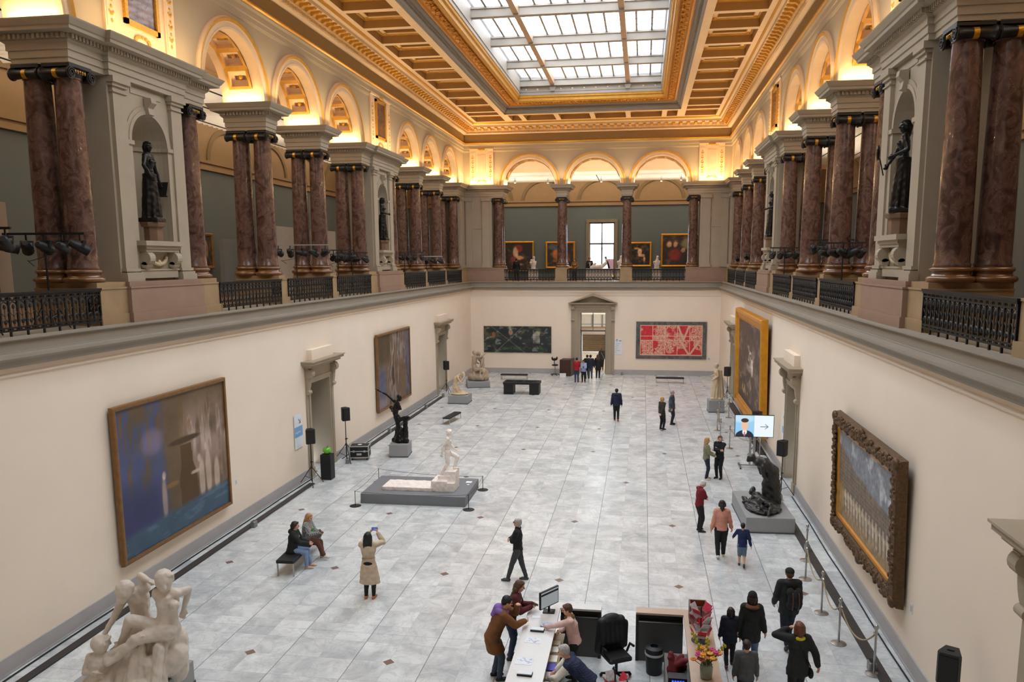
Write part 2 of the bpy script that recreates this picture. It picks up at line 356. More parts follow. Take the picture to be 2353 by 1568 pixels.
def plaid(name, a, b, k=26):
    m = bpy.data.materials.new(name); m.use_nodes = True; nt = m.node_tree; N = nt.nodes.new; L = nt.links.new; tc = N('ShaderNodeTexCoord'); b_ = nt.nodes['Principled BSDF']; b_.inputs['Roughness'].default_value = .85; w = []
    for dr in ('X', 'Z'):
        q = N('ShaderNodeTexWave'); q.bands_direction = dr; q.inputs['Scale'].default_value = k/6.28*2; q.inputs['Distortion'].default_value = .3; L(tc.outputs['Object'], q.inputs['Vector']); g = N('ShaderNodeMath'); g.operation = 'GREATER_THAN'; g.inputs[1].default_value = .55; L(q.outputs['Fac'], g.inputs[0]); w.append(g.outputs[0])
    s = N('ShaderNodeMath'); s.operation = 'ADD'; L(w[0], s.inputs[0]); L(w[1], s.inputs[1]); h = N('ShaderNodeMath'); h.operation = 'MULTIPLY'; h.inputs[1].default_value = .5; L(s.outputs[0], h.inputs[0]); x = N('ShaderNodeMix'); x.data_type = 'RGBA'; L(h.outputs[0], x.inputs['Factor']); x.inputs['A'].default_value = lin(a)+(1,); x.inputs['B'].default_value = lin(b)+(1,); L(x.outputs['Result'], b_.inputs['Base Color']); return m
K = ('black', (24, 24, 26)); NV = ('navy', (26, 32, 56)); JN = ('denim', (52, 66, 92)); LJ = ('light_denim', (128, 150, 186)); DG = ('dark_grey', (62, 62, 64))

# ------------------------------------------------------------------ the visitors
W = math.pi
E0, S = person('woman in beige belted trench coat with long black hair, photographing with a phone', (-2.92, 2.86, 0), .08, 1.68, 1, dict(hands=dict(L=(-.02, .19, .92, .9), R=(.1, .17, .93, .9)), epole=dict(R=(.8, .3, -.8), L=(-.6, .4, -.9)), head=(.05, -.1)),
    dict(c=('trench_beige', (196, 176, 152)), hem=.27, flare=1.3, r=1.13, waist=.9, name='trench_coat', wr=.005, collar=1), dict(c=K, r=1.0, name='stockings', loose=.9), ('long', 'black'), (172, 104, 56), M_skin, [lambda E, S: MB().lathe([(.155, 0), (.16, .02), (.155, .045)], n=24, caps=False).build('belt', cloth('trench_belt', (182, 160, 134)), E).__setattr__('location', (0, 0, .99)) or None])
p_ = E0.children[-1]; p_.scale = (1.06, .86, 1)
held('smartphone', 'phone with blue lit screen raised by the trench-coated woman', 'phone', S, E0, 'R', (.15, .01, .08), M_blk2, 0, (-.04, .0, .02), mat('phone_blue', (40, 90, 190), .3, var=0, emit=(40, 90, 190), estr=.6))
person('grey-haired man in black jumper and grey trousers walking left with folded hands', (.46, 4.4, 0), W/2, 1.66, 0, dict(hip=(0, .0, .52), feet=dict(L=(-.05, .15, 0, 0), R=(.05, -.12, .0, 0)), hands=dict(L=(.05, .1, .66, .8), R=(-.06, .12, .68, .8)), epole=dict(L=(-1, .1, -.7), R=(1, .1, -.7)), head=(-.1, -.1)), dict(c=K, hem=.01, r=1.02, name='jumper', collar=1), dict(c=DG), ('short', 'grey'), (70, 74, 70), None, [glasses])
person('white-haired man in dark red jumper with folded arms, head bowed', (5.27, 8.72, 0), -W/2+.35, 1.6, 0, dict(hands=dict(L=(.07, .1, .66, .8), R=(-.07, .12, .68, .8)), epole=dict(L=(-1, .1, -.7), R=(1, .1, -.7)), head=(.0, .45), lean=.06, feet=dict(L=(-.06, .02, 0, .2), R=(.06, .0, 0, -.35))), dict(c=('dark_red', (118, 20, 34)), hem=.0, r=1.05, name='jumper', collar=1), dict(c=K), ('short', 'white'), (20, 20, 20))
person('woman in pink jumper and black trousers walking away, holding a boy by the hand', (5.71, 6.62, 0), 0, 1.65, 1, dict(feet=dict(L=(-.05, -.06, .03, 0, .5), R=(.05, .1, 0, 0)), hands=dict(L=(-.17, .0, .45, .5), R=(.185, .06, .44, .9))), dict(c=('salmon', (212, 146, 126)), hem=-.0, r=1.12, name='jumper', wr=.005), dict(c=K, r=1.12), ('pony', 'dark'), (214, 208, 200))
person('small boy in navy top and blue-grey shorts walking hand in hand', (6.2, 6.06, 0), -.12, 1.22, 0, dict(feet=dict(L=(-.05, .1, 0, 0), R=(.05, -.1, .05, 0, .6)), hands=dict(L=(-.2, .22, .58, .9), R=(.19, -.04, .46, .5))), dict(c=('navy_top', (30, 40, 82)), hem=.03, r=1.08, name='top'), dict(c=('shorts_blue', (104, 122, 142)), short=1, r=1.05, name='shorts'), ('short', 'black'), (58, 64, 60))
person('woman in olive jacket with long blond hair talking to the guard', (5.92, 14.46, 0), -W/2+.2, 1.6, 1, dict(hands=dict(L=(-.08, .16, .6, .9), R=(.1, .15, .58, .9)), feet=dict(L=(-.05, .04, 0, .1), R=(.06, -.02, 0, -.3))), dict(c=('olive', (122, 124, 96)), hem=.02, r=1.08), dict(c=('navy_jeans', (34, 40, 58))), ('long', 'blond'), (206, 196, 184))
E0, S = person('guard in black uniform with folded arms facing the olive-jacketed woman', (6.41, 14.66, 0), W*.82, 1.64, 0, dict(hands=dict(L=(.07, .1, .67, .8), R=(-.07, .12, .69, .8)), epole=dict(L=(-1, .1, -.7), R=(1, .1, -.7)), head=(.6, 0)), dict(c=K, hem=.02, r=1.1, name='uniform_jacket', collar=1), dict(c=K, r=1.05), ('short', 'brown'), (16, 16, 16), None, [lambda E, S: MB().box(-.04, .04, 0, .012, 0, .02).build('badge', mat('pale_badge', (220, 222, 226), .5), E).__setattr__('location', tuple(up3(S, .05, .085, .2))) or None])
E0, S = person('short-haired blonde woman in dark olive jumper with hands behind her back', (4.5, 22.98, 0), -.75, 1.6, 1, dict(hands=dict(L=(-.02, -.1, .5, .6), R=(.04, -.1, .49, .6)), head=(-.4, -.1), epole=dict(L=(-1, -.3, 0), R=(1, -.3, 0))), dict(c=('dark_olive', (50, 46, 36)), hem=.04, r=1.1, name='jumper'), dict(c=K, r=1.05), ('bob', 'blond'), (20, 20, 20))
held('leaflet', 'white leaflet held behind the back of the short-haired blonde woman', 'leaflet', S, E0, 'L', (.16, .01, .1), mat('paper_white', (232, 232, 230), .8))
person('grey-haired man in dark checked shirt and jeans looking right', (5.0, 24.25, 0), -W/2-.2, 1.74, 0, dict(head=(.35, 0), hands=dict(L=(-.16, .05, .46, .5), R=(.16, .02, .46, .5))), dict(m=plaid('dark_check', (38, 46, 58), (86, 98, 108)), hem=.03, r=1.14, name='checked_shirt'), dict(c=('navy_jeans', (34, 40, 58))), ('short', 'grey'), (22, 22, 22), None, [bagstrap(cloth('grey_green_bag', (92, 98, 84)))])
person('man in navy jacket and red shoes walking away alone down the hall', (2.26, 24.75, 0), .05, 1.68, 0, dict(feet=dict(L=(-.05, .06, 0, 0), R=(.05, -.06, .02, 0, .35))), dict(c=NV, hem=.03, r=1.16, hood=1), dict(c=K), ('short', 'black'), (168, 80, 66), M_skin2)
person('person in red jumper and jeans queuing with back turned by the brown desk', (-.8, 37.17, 0), .1, 1.68, 0, dict(hands=dict(L=(-.06, .14, .6, .9), R=(.08, .14, .6, .9))), dict(c=('red', (156, 22, 34)), hem=.01, r=1.12, name='jumper'), dict(c=JN), ('short', 'black'), (26, 26, 30))
E0, S = person('long-haired person in light blue top looking down at a phone in the queue', (-.34, 37.23, 0), W-.1, 1.55, 1, dict(hands=dict(L=(-.04, .17, .66, .9), R=(.05, .17, .66, .9)), head=(0, .45)), dict(c=('light_blue', (152, 172, 214)), hem=.02, r=1.1, name='top'), dict(c=K), ('long', 'dark'), (150, 60, 56))
held('smartphone', 'white phone held by the person in the light blue top', 'phone', S, E0, 'L', (.08, .012, .15), M_blk2, 1.0, (0, 0, .03), mat('phone_white', (210, 220, 236), .3, var=0, emit=(210, 220, 236), estr=.4))
person('man in dark navy jumper and grey jeans standing before the open door', (.02, 38.55, 0), .1, 1.72, 0, {}, dict(c=NV, hem=.03, r=1.12, name='jumper'), dict(c=('grey_jeans', (70, 76, 88))), ('short', 'black'), (210, 208, 206))
person('dark-haired person in black half hidden by the navy-jumpered man', (-.22, 38.85, 0), .4, 1.68, 0, dict(head=(-.5, 0)), dict(c=K, hem=.05, r=1.1), dict(c=K), ('short', 'dark'), (24, 24, 24))
person('person in long black coat with white shoes waiting in the open doorway', (.52, 38.8, 0), -.05, 1.72, 1, {}, dict(c=K, hem=.12, r=1.1, flare=1.05), dict(c=('navy_jeans', (34, 40, 58))), ('long', 'brown'), (214, 210, 206))
person('person in dark jacket with shoulder strap going up into the stair hall', (.55, 43.2, 0), 0, 1.72, 1, dict(feet=dict(L=(-.05, .08, 0, 0), R=(.05, -.06, .02, 0, .4))), dict(c=('dark_olive', (50, 46, 36)), hem=.04, r=1.1), dict(c=K), ('bob', 'auburn'), (24, 24, 24), None, [bagstrap(cloth('pale_strap', (150, 150, 146)), False)])
person('man in black flat cap and black coat with dark backpack walking away', (6.62, 1.78, 0), .12, 1.72, 0, dict(feet=dict(L=(-.05, -.15, .05, 0, .7), R=(.05, .12, 0, 0)), hands=dict(L=(-.15, .1, .52, .7), R=(.16, .08, .5, .7)), lean=.06), dict(c=('black_coat', (30, 32, 32)), hem=.06, r=1.24, collar=1, hood=1), dict(c=('dark_navy_jeans', (28, 34, 48))), ('short', 'brown'), (44, 40, 38), None, [cap('flat', cloth('black_wool', (24, 24, 26))), backpack(cloth('backpack_black', (30, 28, 28)), mat('brown_leather_strap', (78, 48, 40), .5))])
person('woman in black beanie and black coat with brown fur hood, walking away', (5.72, .72, 0), -.05, 1.62, 1, dict(feet=dict(L=(-.05, .13, 0, 0), R=(.05, -.08, .02, 0, .3)), hands=dict(L=(-.16, .0, .47, .5), R=(.17, .0, .46, .5))), dict(c=('black_coat', (30, 32, 32)), hem=.13, r=1.16, name='coat'), dict(c=('blue_jeans', (92, 114, 146))), ('bob', 'dark'), (40, 36, 34), None, [cap('beanie', cloth('black_wool', (24, 24, 26))), ex_blob('fur_hood', cloth('brown_fur', (104, 66, 40)), lambda S: [(up3(S, .06*math.cos(a), -.03+.05*math.sin(a), .305), up3(S, .06*math.cos(a+.6), -.03+.05*math.sin(a+.6), .305), .026*S['H'], .026*S['H']) for a in np.arange(2.6, 7, .6)], .011, wrinkle(.005, 90))])
person('dark-haired child in dark navy coat walking beside the beanie-wearing woman', (5.32, .74, 0), .0, 1.27, 0, dict(feet=dict(L=(-.05, -.08, .03, 0, .4), R=(.05, .1, 0, 0))), dict(c=('dark_navy', (24, 28, 42)), hem=.07, r=1.16, name='coat'), dict(c=K), ('bob', 'dark'), (86, 44, 36))
person('dark-haired boy in grey jumper cut by the bottom edge of the photo', (5.42, -.86, 0), .0, 1.4, 0, dict(feet=dict(L=(-.05, .08, 0, 0), R=(.05, -.08, .02, 0, .3)), hands=dict(L=(-.15, .03, .47, .5), R=(.15, .05, .48, .5))), dict(c=('mid_grey', (84, 84, 86)), hem=.03, r=1.08, name='jumper'), dict(c=K), ('short', 'dark'), (40, 40, 40))
person('woman in black coat with yellow scarf raising a hand to her face', (6.36, -.6, 0), .15, 1.68, 1, dict(feet=dict(L=(-.05, -.1, .03, 0, .5), R=(.05, .1, 0, 0)), hands=dict(L=(-.09, .09, .88, .8), R=(.2, -.04, .52, .7)), epole=dict(L=(-1, .1, -.5), R=(1, -.8, 0))), dict(c=('black_coat', (30, 32, 32)), hem=.1, r=1.2, name='coat'), dict(c=K), ('bob', 'auburn'), (50, 44, 40), None, [scarf(cloth('yellow', (206, 190, 40))), bagstrap(cloth('black_strap', (20, 20, 22)))])
# seated on the bench
SIT = lambda **k: dict(dict(hip=(0, -.06, .315), feet=dict(L=(-.06, .2, 0, 0), R=(.06, .18, 0, 0)), kpole=dict(L=(0, .6, 1), R=(0, .6, 1)), lean=.16), **k)
person('seated person in black hooded coat and pale jeans on the nearest bench', (-5.52, 4.45, 0), -W/2+.15, 1.64, 1, SIT(hands=dict(L=(-.04, .2, .42, .8), R=(.05, .22, .42, .8)), head=(.1, .1)), dict(c=('black_coat', (30, 32, 32)), hem=-.02, r=1.16, hood=1, name='coat'), dict(c=LJ), ('pony', 'dark'), (190, 156, 130), None, [ex_blob('coat_skirt', cloth('black_coat', (30, 32, 32)), lambda S: [(up3(S, x, -.01, -.02), up3(S, x*1.1, .1, -.03), .07*S['H'], .05*S['H']) for x in (-.05, .05)]+[(up3(S, x, -.03, -.02), up3(S, x*1.1, -.07, -.14), .05*S['H'], .035*S['H']) for x in (-.06, 0, .06)])])
E0, S = person('seated person in black and white checked shirt with brown trousers, holding a phone', (-5.46, 5.15, 0), -W/2-.05, 1.64, 1, SIT(hands=dict(L=(-.03, .2, .45, .8), R=(.05, .2, .47, .8)), head=(-.1, .25), feet=dict(L=(-.05, .2, 0, 0), R=(.04, .27, .04, -.1))), dict(m=plaid('black_white_check', (26, 28, 28), (196, 200, 196), 40), hem=-.01, r=1.1, name='checked_shirt'), dict(c=('brown', (96, 58, 44)), r=1.05, loose=1.2), ('long', 'blond'), (206, 196, 186), None, [ex_blob('green_patch', cloth('bright_green', (70, 200, 90)), lambda S: [(up3(S, -.04, .085, .2), up3(S, -.03, .085, .14), .018*S['H'], .014*S['H'])])])
held('smartphone', 'dark phone held by the seated person in the checked shirt', 'phone', S, E0, 'R', (.075, .012, .15), M_blk2, .9, (0, 0, .02))
# at the counter
E0, S = person('man in brown coat with purple hood leaning on the white counter', (.78, -.3, 0), -W/2+.28, 1.76, 0, dict(lean=.4, hip=(0, -.03, .515), hands=dict(L=(.02, .24, .84, 1.0), R=(.03, .32, .66, .8)), head=(.1, .35), feet=dict(L=(-.06, -.02, 0, 0), R=(.06, .03, 0, 0)), epole=dict(L=(-.6, .2, -1), R=(1, -.3, -.6))), dict(c=('camel_brown', (118, 74, 36)), hem=.16, r=1.2, flare=1.08, name='coat', wr=.005), dict(c=('blue_grey_jeans', (62, 76, 92))), ('short', 'black'), (24, 24, 26), None, [ex_blob('purple_hood', cloth('purple', (128, 98, 170)), lambda S: [(up3(S, .075*math.cos(a), -.02+.06*math.sin(a), .295), up3(S, .075*math.cos(a+.6), -.02+.06*math.sin(a+.6), .295), .032*S['H'], .032*S['H']) for a in np.arange(2.4, 7.2, .6)]+[(up3(S, 0, -.06, .3), up3(S, 0, -.09, .22), .06*S['H'], .03*S['H'])])])
E0, S = person('long-haired person in dark red half hidden behind the brown-coated man', (.92, .5, 0), -W/2+.1, 1.72, 1, dict(lean=.28, hands=dict(L=(-.02, .26, .68, .9), R=(.06, .26, .68, .9)), head=(0, .3)), dict(c=('maroon_top', (88, 30, 34)), hem=.05, r=1.1, name='top'), dict(c=JN), ('long', 'brown'), (40, 40, 40))
held('smartphone', 'dark phone held over the counter by the long-haired person in dark red', 'phone', S, E0, 'R', (.075, .012, .15), M_blk2, 1.1, (0, 0, .03))
person('attendant in pale pink jumper with brown scarf reaching across the white counter', (2.3, -.2, 0), W/2+.1, 1.6, 1, dict(lean=.2, hands=dict(L=(.0, .36, .685, .5), R=(.09, .17, .6, .8)), head=(.0, .2), epole=dict(L=(-.7, -.3, -.6), R=(1, -1, 0))), dict(c=('pale_pink', (226, 190, 182)), hem=.0, r=1.1, name='jumper'), dict(c=K, r=1.05), ('short', 'brown'), (30, 30, 30), None, [scarf(cloth('ochre_brown', (112, 84, 46)))])
person('grey-haired attendant in blue checked waistcoat bending behind the counter', (2.52, -1.62, 0), W/2-.1, 1.7, 0, dict(lean=.85, hip=(0, -.1, .5), hands=dict(L=(-.05, .3, .5, .7), R=(.12, .28, .5, .7)), head=(0, .2), epole=dict(L=(-1, -.2, 0), R=(1, -.2, 0))), dict(m=plaid('blue_check', (20, 22, 34), (34, 50, 92), 30), hem=-.02, r=1.14, sleeve=.12, name='waistcoat'), dict(c=K), ('short', 'grey'), (26, 26, 26), None, [ex_blob('shirt_sleeves', cloth('white_shirt', (224, 218, 206)), lambda S: [x for q in 'LR' for x in ((S['sh'+q].lerp(S['el'+q], .12), S['el'+q], .044*S['H'], .038*S['H']), (S['el'+q], S['el'+q].lerp(S['ha'+q], .92), .038*S['H'], .027*S['H']))], .013, wrinkle(.004))])
# in the galleries
GFZ = 6.56
person('person in black standing before the leftmost old painting in the back gallery', (-6.2, 45.6, GFZ), .1, 1.72, 0, {}, dict(c=K, hem=.1, r=1.12, name='coat'), dict(c=K), ('short', 'dark'))
person('person in mustard jacket leaning by the second back column', (-1.68, 45.4, GFZ), W-.2, 1.66, 1, dict(hands=dict(L=(-.1, .14, .6, .8), R=(.1, .14, .6, .8))), dict(c=('mustard', (128, 92, 28)), hem=.03, r=1.1), dict(c=K), ('long', 'dark'))
person('person in dark jacket and white shirt in front of the tall gallery window', (-.62, 46.4, GFZ), W+.3, 1.76, 0, {}, dict(c=K, hem=.03, r=1.08), dict(c=K), ('short', 'black'), (30, 28, 28), M_skin2, [ex_blob('shirt_front', cloth('white_shirt', (224, 218, 206)), lambda S: [(up3(S, 0, .068, .24), up3(S, 0, .07, .1), .02*S['H'], .014*S['H'])])])
person('person in white top half hidden behind the second column pair of the left gallery', (-12.8, 18.9, GFZ), -W/2, 1.68, 1, {}, dict(c=('white_top', (214, 204, 200)), hem=.0, r=1.05, name='top'), dict(c=K), ('long', 'dark'))
# ------------------------------------------------------------------ sculpture
M_wm = ramp_mat_ = None
def stone(nm, a, b, rough=.5, scale=4, bump=.15):
    m = mat(nm, tuple((x+y)/2 for x, y in zip(a, b)), rough, var=.1, scale=scale, bump=bump, bscale=60); return m
M_mw = stone('old_white_marble', (214, 204, 192), (198, 184, 168)); M_mc = stone('cream_marble', (222, 200, 168), (196, 172, 138)); M_plaster = stone('white_plaster', (246, 238, 230), (236, 222, 212), .8, 8, .5); M_br = mat('dark_bronze', (30, 27, 25), .38, metal=.5, var=.2, scale=8); M_br2 = mat('grey_black_bronze', (58, 57, 55), .42, metal=.45, var=.2, scale=8)
M_pl = mat('grey_plinth', (150, 150, 150), .6, var=.03); M_plb = mat('plinth_foot', (84, 84, 86), .6)
def plinth_box(label, loc, rz, sx, sy, h):
    E0 = thing('plinth', label, 'plinth', loc, rz); MB().rbox(-sx/2, sx/2, -sy/2, sy/2, .04, h, .012).build('block', M_pl, E0); MB().box(-sx/2-.012, sx/2+.012, -sy/2-.012, sy/2+.012, 0, .045).build('foot_strip', M_plb, E0)
rough = lambda a, f=9: (lambda co: a*(np.sin(co[:, 0]*f+1.3*np.sin(co[:, 2]*f*.8))*np.sin(co[:, 1]*f*1.1+co[:, 2]*f*.7)+.6*np.sin(co[:, 0]*f*2.3+co[:, 1]*f*1.9)*np.sin(co[:, 2]*f*2.1)))
def drape(mb, S, top, bot, r0, r1, n=14, folds=7, depth=.12, z1=None, H=1, cx=0):
    """fluted skirt or cloak as a closed loft"""
    rings = []
    for k in range(n+1):
        t = k/n; c = top.lerp(bot, t); a = r0[0]+(r1[0]-r0[0])*t; b = r0[1]+(r1[1]-r0[1])*t
        rings.append([c+V((a*math.cos(p)*(1+depth*t*math.sin(folds*p+2*t)), b*math.sin(p)*(1+depth*t*math.sin(folds*p+2*t)), 0)) for p in [2*PI*i/48 for i in range(48)]])
    mb.loft(rings[::-1])
def rotT(x, y, z, rz): return Matrix.Translation((x, y, z)) @ Rz(rz)
# --- big marble group, lower left (axis box about x -5.6, y -2)
mb = MB(); L = lambda x, y, z: V((x+5.6, y+2.1, z))
c = mb.cone
for a, b, ra, rb in (((-5.5, -2.0, .6), (-5.1, -1.9, .9), .34, .4), ((-5.0, -1.75, .5), (-4.98, -1.75, 1.15), .2, .22), ((-6.1, -2.2, .6), (-5.4, -2.1, .75), .3, .4), ((-5.2, -1.9, .9), (-5.0, -1.9, 1.4), .33, .22), ((-5.4, -1.6, .6), (-5.6, -1.7, 1.1), .3, .2), ((-6.2, -2.3, .55), (-5.9, -2.6, .55), .18, .2), ((-5.05, -2.3, .5), (-5.1, -2.3, .9), .2, .22), ((-5.5, -2.7, .52), (-5.15, -2.6, .6), .16, .2)): c(L(*a), L(*b), ra, rb)
def nude(J, k, fem=1):
    """figure given by its joints, all in metres"""
    for a, b, ra, rb in (('pel', 'waist', .17, .13), ('waist', 'chest', .125, .15), ('chest', 'neck', .14, .075), ('neck', 'head', .06, .055), ('shL', 'shR', .075, .075), ('pel', 'hpL', .14, .13), ('pel', 'hpR', .14, .13)):
        if a in J and b in J: c(J[a], J[b], ra*k, rb*k)
    for q in 'LR':
        for a, b, ra, rb in (('hp', 'kn', .12, .08), ('kn', 'an', .078, .045), ('sh', 'el', .07, .05), ('el', 'ha', .05, .034)):
            if a+q in J and b+q in J: c(J[a+q], J[b+q], ra*k, rb*k)
        if 'an'+q in J and 'toe'+q in J: c(J['an'+q], J['toe'+q], .045*k, .03*k)
        if 'ha'+q in J and 'el'+q in J:
            d = (J['ha'+q]-J['el'+q]).normalized(); sd = d.cross(V((0, .6, .8))).normalized(); mb.ball(J['ha'+q]+d*.035*k, .04*k, 8, 6)
            for i in range(4): a = J['ha'+q]+d*.05*k+sd*(.03-.02*i)*k; c(a, a+(d+sd*(.03-.02*i)*3).normalized()*.085*k, .013*k, .011*k, 6, 2)
            c(J['ha'+q]+sd*.03*k, J['ha'+q]+(sd*.06+d*.05)*k, .014*k, .011*k, 6, 2)
    h = J['head']; f = J.get('face', V((0, -1, 0))); mb.ball(h, .115*k, 14, 10); mb.ball(h+f*.045*k-V((0, 0, .05*k)), .075*k, 10, 8); c(h+f*.12*k+V((0, 0, .0)), h+f*.135*k-V((0, 0, .035*k)), .014*k, .02*k, 6, 2)
    mb.ball(h-f*.03*k+V((0, 0, .035*k)), .122*k, 12, 8); mb.ball(h-f*.1*k-V((0, 0, .02*k)), .07*k, 10, 8)
    if fem and 'chest' in J:
        u = (J['shR']-J['shL']).normalized()
        for s in (-1, 1): mb.ball(J['chest']+u*s*.085*k+f*.12*k-V((0, 0, .0)), .072*k, 10, 8); mb.ball(J['chest']+u*s*.085*k+f*.19*k, .018*k, 6, 5)
D = lambda **k: {a: (L(*b) if a != 'face' else V(b).normalized()) for a, b in k.items()}
nude(D(pel=(-4.98, -2.0, 1.5), waist=(-4.95, -1.98, 1.74), chest=(-4.95, -1.96, 2.0), neck=(-4.97, -1.95, 2.2), head=(-4.96, -2.0, 2.38), face=(.6, -.8, -.2), shL=(-5.15, -1.95, 2.12), shR=(-4.78, -1.93, 2.13), elR=(-4.66, -1.75, 2.13), haR=(-4.8, -1.72, 1.72), elL=(-5.2, -1.8, 1.9), haL=(-5.2, -1.8, 1.65), hpL=(-5.06, -2.05, 1.5), knL=(-5.5, -2.25, 1.72), anL=(-5.8, -2.15, 1.2), toeL=(-5.92, -2.25, 1.12), hpR=(-4.9, -2.1, 1.48), knR=(-5.3, -2.42, 1.45), anR=(-5.66, -2.5, 1.1), toeR=(-5.78, -2.58, 1.02)), 1.34)
nude(D(pel=(-5.75, -1.62, 1.3), waist=(-5.72, -1.66, 1.6), chest=(-5.68, -1.74, 1.92), neck=(-5.68, -1.9, 2.08), head=(-5.74, -2.05, 2.14), face=(-.1, -.9, -.5), shL=(-5.88, -1.85, 1.98), shR=(-5.5, -1.78, 2.12), elR=(-5.62, -1.72, 2.34), haR=(-5.3, -1.88, 2.3), elL=(-6.0, -1.95, 1.68), haL=(-6.08, -2.15, 1.42), hpL=(-5.85, -1.62, 1.28), knL=(-5.95, -1.8, .9), hpR=(-5.66, -1.62, 1.28), knR=(-5.7, -1.75, .85)), 1.3, 0)
nude(D(pel=(-6.05, -2.45, .62), waist=(-6.05, -2.45, .8), chest=(-6.04, -2.44, .98), neck=(-6.03, -2.42, 1.14), head=(-6.0, -2.42, 1.3), face=(.8, -.4, .5), shL=(-6.22, -2.42, 1.04), shR=(-5.86, -2.42, 1.08), elR=(-5.55, -2.45, 1.3), haR=(-5.28, -2.42, 1.44), elL=(-6.3, -2.5, .8), haL=(-6.02, -2.6, .86), hpL=(-6.0, -2.5, .6), knL=(-5.6, -2.75, .62), hpR=(-5.95, -2.35, .6), knR=(-5.55, -2.45, .66)), 1.25)
r_ = random.Random(2)
for k in range(26):
    x = r_.uniform(-6.2, -4.85); y = r_.uniform(-2.6, -2.15); z = 1.35-.55*abs(x+5.1); c(L(x, y+.2, max(.7, z)), L(x+r_.uniform(-.25, .1), y-r_.uniform(.0, .2), .5), .07, .1, 8, 2)
for hx, hy, hz in ((-4.96, -2.0, 2.38), (-5.74, -2.05, 2.14), (-6.0, -2.42, 1.3)):
    for k in range(9): t = k*.7; c(L(hx+.13*math.cos(t), hy+.05+.1*math.sin(t), hz+.1), L(hx+.1*math.cos(t+.5), hy+.12, hz-.02), .035, .03, 6, 2)
E0 = thing('marble_group', 'large white marble group of three entwined nude figures, lower left', 'sculpture', (-5.6, -2.1, 0)); remesh(mb, 'figures', M_mw, .016, 2, E0, rough(.006, 17))
plinth_box('grey plinth under the large marble group at the lower left', (-5.86, -2.12, 0), 0, 1.75, 1.75, .46)
# --- twisting bronze
mb = MB(); c = mb.cone; L = lambda x, z, y=0: V((x+6.5, y, z))
for a, b, ra, rb in ((L(-6.75, .6, .1), L(-6.25, .6, -.1), .16, .16), (L(-6.5, .62), L(-6.5, 1.05), .27, .15), (L(-6.3, .65), L(-6.26, 1.3), .14, .1), (L(-6.65, .65, .05), L(-6.6, 1.15), .15, .11), (L(-6.26, 1.3), L(-6.25, 1.52), .1, .07)): c(a, b, ra, rb)
J = dict(pel=L(-6.58, 1.5), waist=L(-6.68, 1.72), chest=L(-6.68, 1.98), neck=L(-6.64, 2.22), head=L(-6.5, 2.42), face=V((.5, -.6, -.4)).normalized(), shL=L(-6.76, 2.28, .05), shR=L(-6.52, 2.2, -.1), elL=L(-7.05, 2.55), haL=L(-7.38, 2.72), elR=L(-6.42, 1.98, -.12), haR=L(-6.7, 1.9, -.15), hpL=L(-6.6, 1.48), knL=L(-6.55, 1.05, -.1), anL=L(-6.5, .75), hpR=L(-6.5, 1.52, -.05), knR=L(-6.08, 1.62, -.1), anR=L(-6.3, 1.4, -.05)); nude(J, .92, 0)
for s, t in ((-1, 0), (1, .1)): c(J['haL'], J['haL']+V((-.16, .02*s, .07)), .03, .012)
c(L(-6.9, 2.0, .1), L(-6.7, 1.75), .08, .08); E0 = thing('bronze_figure', 'dark bronze of a twisting figure flinging an arm up to the left', 'sculpture', (-6.5, 16.65, 0)); remesh(mb, 'figure', M_br, .016, 2, E0, rough(.012, 16))
plinth_box('grey plinth under the twisting dark bronze', (-6.5, 16.62, 0), .12, .78, .95, .54)
# --- white plaster walking man on steps over a grey platform
E0 = thing('display_platform', 'broad low grey platform under the white plaster walking man', 'platform', (-4.02, 11.15, 0), .01); MB().rbox(-1.8, 1.8, -1.12, 1.12, 0, .34, .01).build('block', mat('mid_grey_platform', (116, 118, 122), .6, var=.03), E0); MB().box(1.45, 1.65, .55, .75, .34, .345).box(1.55, 1.63, .3, .38, .34, .345).build('caption', mat('sign_white', (228, 232, 236), .6, var=.02), E0)
E0 = thing('plaster_sculpture', 'white plaster walking man on steps with a long flat slab', 'sculpture', (-4.0, 11.0, .34))
mb = MB(); c = mb.cone
for b in ((-1.22, .55, -.5, .4, 0, .13), (.5, 1.05, -.46, .34, 0, .36), (.7, 1.12, -.3, .28, .3, .5), (.92, 1.3, -.28, .3, .0, .66), (.55, 1.3, -.44, .3, 0, .3)): mb.box(*b)
mb.ball((-.6, -.05, .12), (.5, .16, .04), 12, 6); remesh(mb, 'stepped_base', M_plaster, .02, 2, E0, rough(.008, 14))
mb = MB(); c = mb.cone; T = Matrix.Translation((.98, .0, .5)) @ Rz(-W/2+.12) @ Matrix.Scale(1, 4)
S = skel(1.62, hip=(0, 0, .5), lean=.06, feet=dict(L=(-.05, .13, .1, 0), R=(.05, -.12, .0, 0, .25)), hands=dict(L=(-.15, .13, .52, .5), R=(.14, -.1, .5, .5)), head=(0, .2), T=T); bodymesh(mb, S, 0, 1.2); hairmesh(mb, S, 'short'); remesh(mb, 'walking_figure', M_plaster, .013, 1, E0, rough(.008, 26))
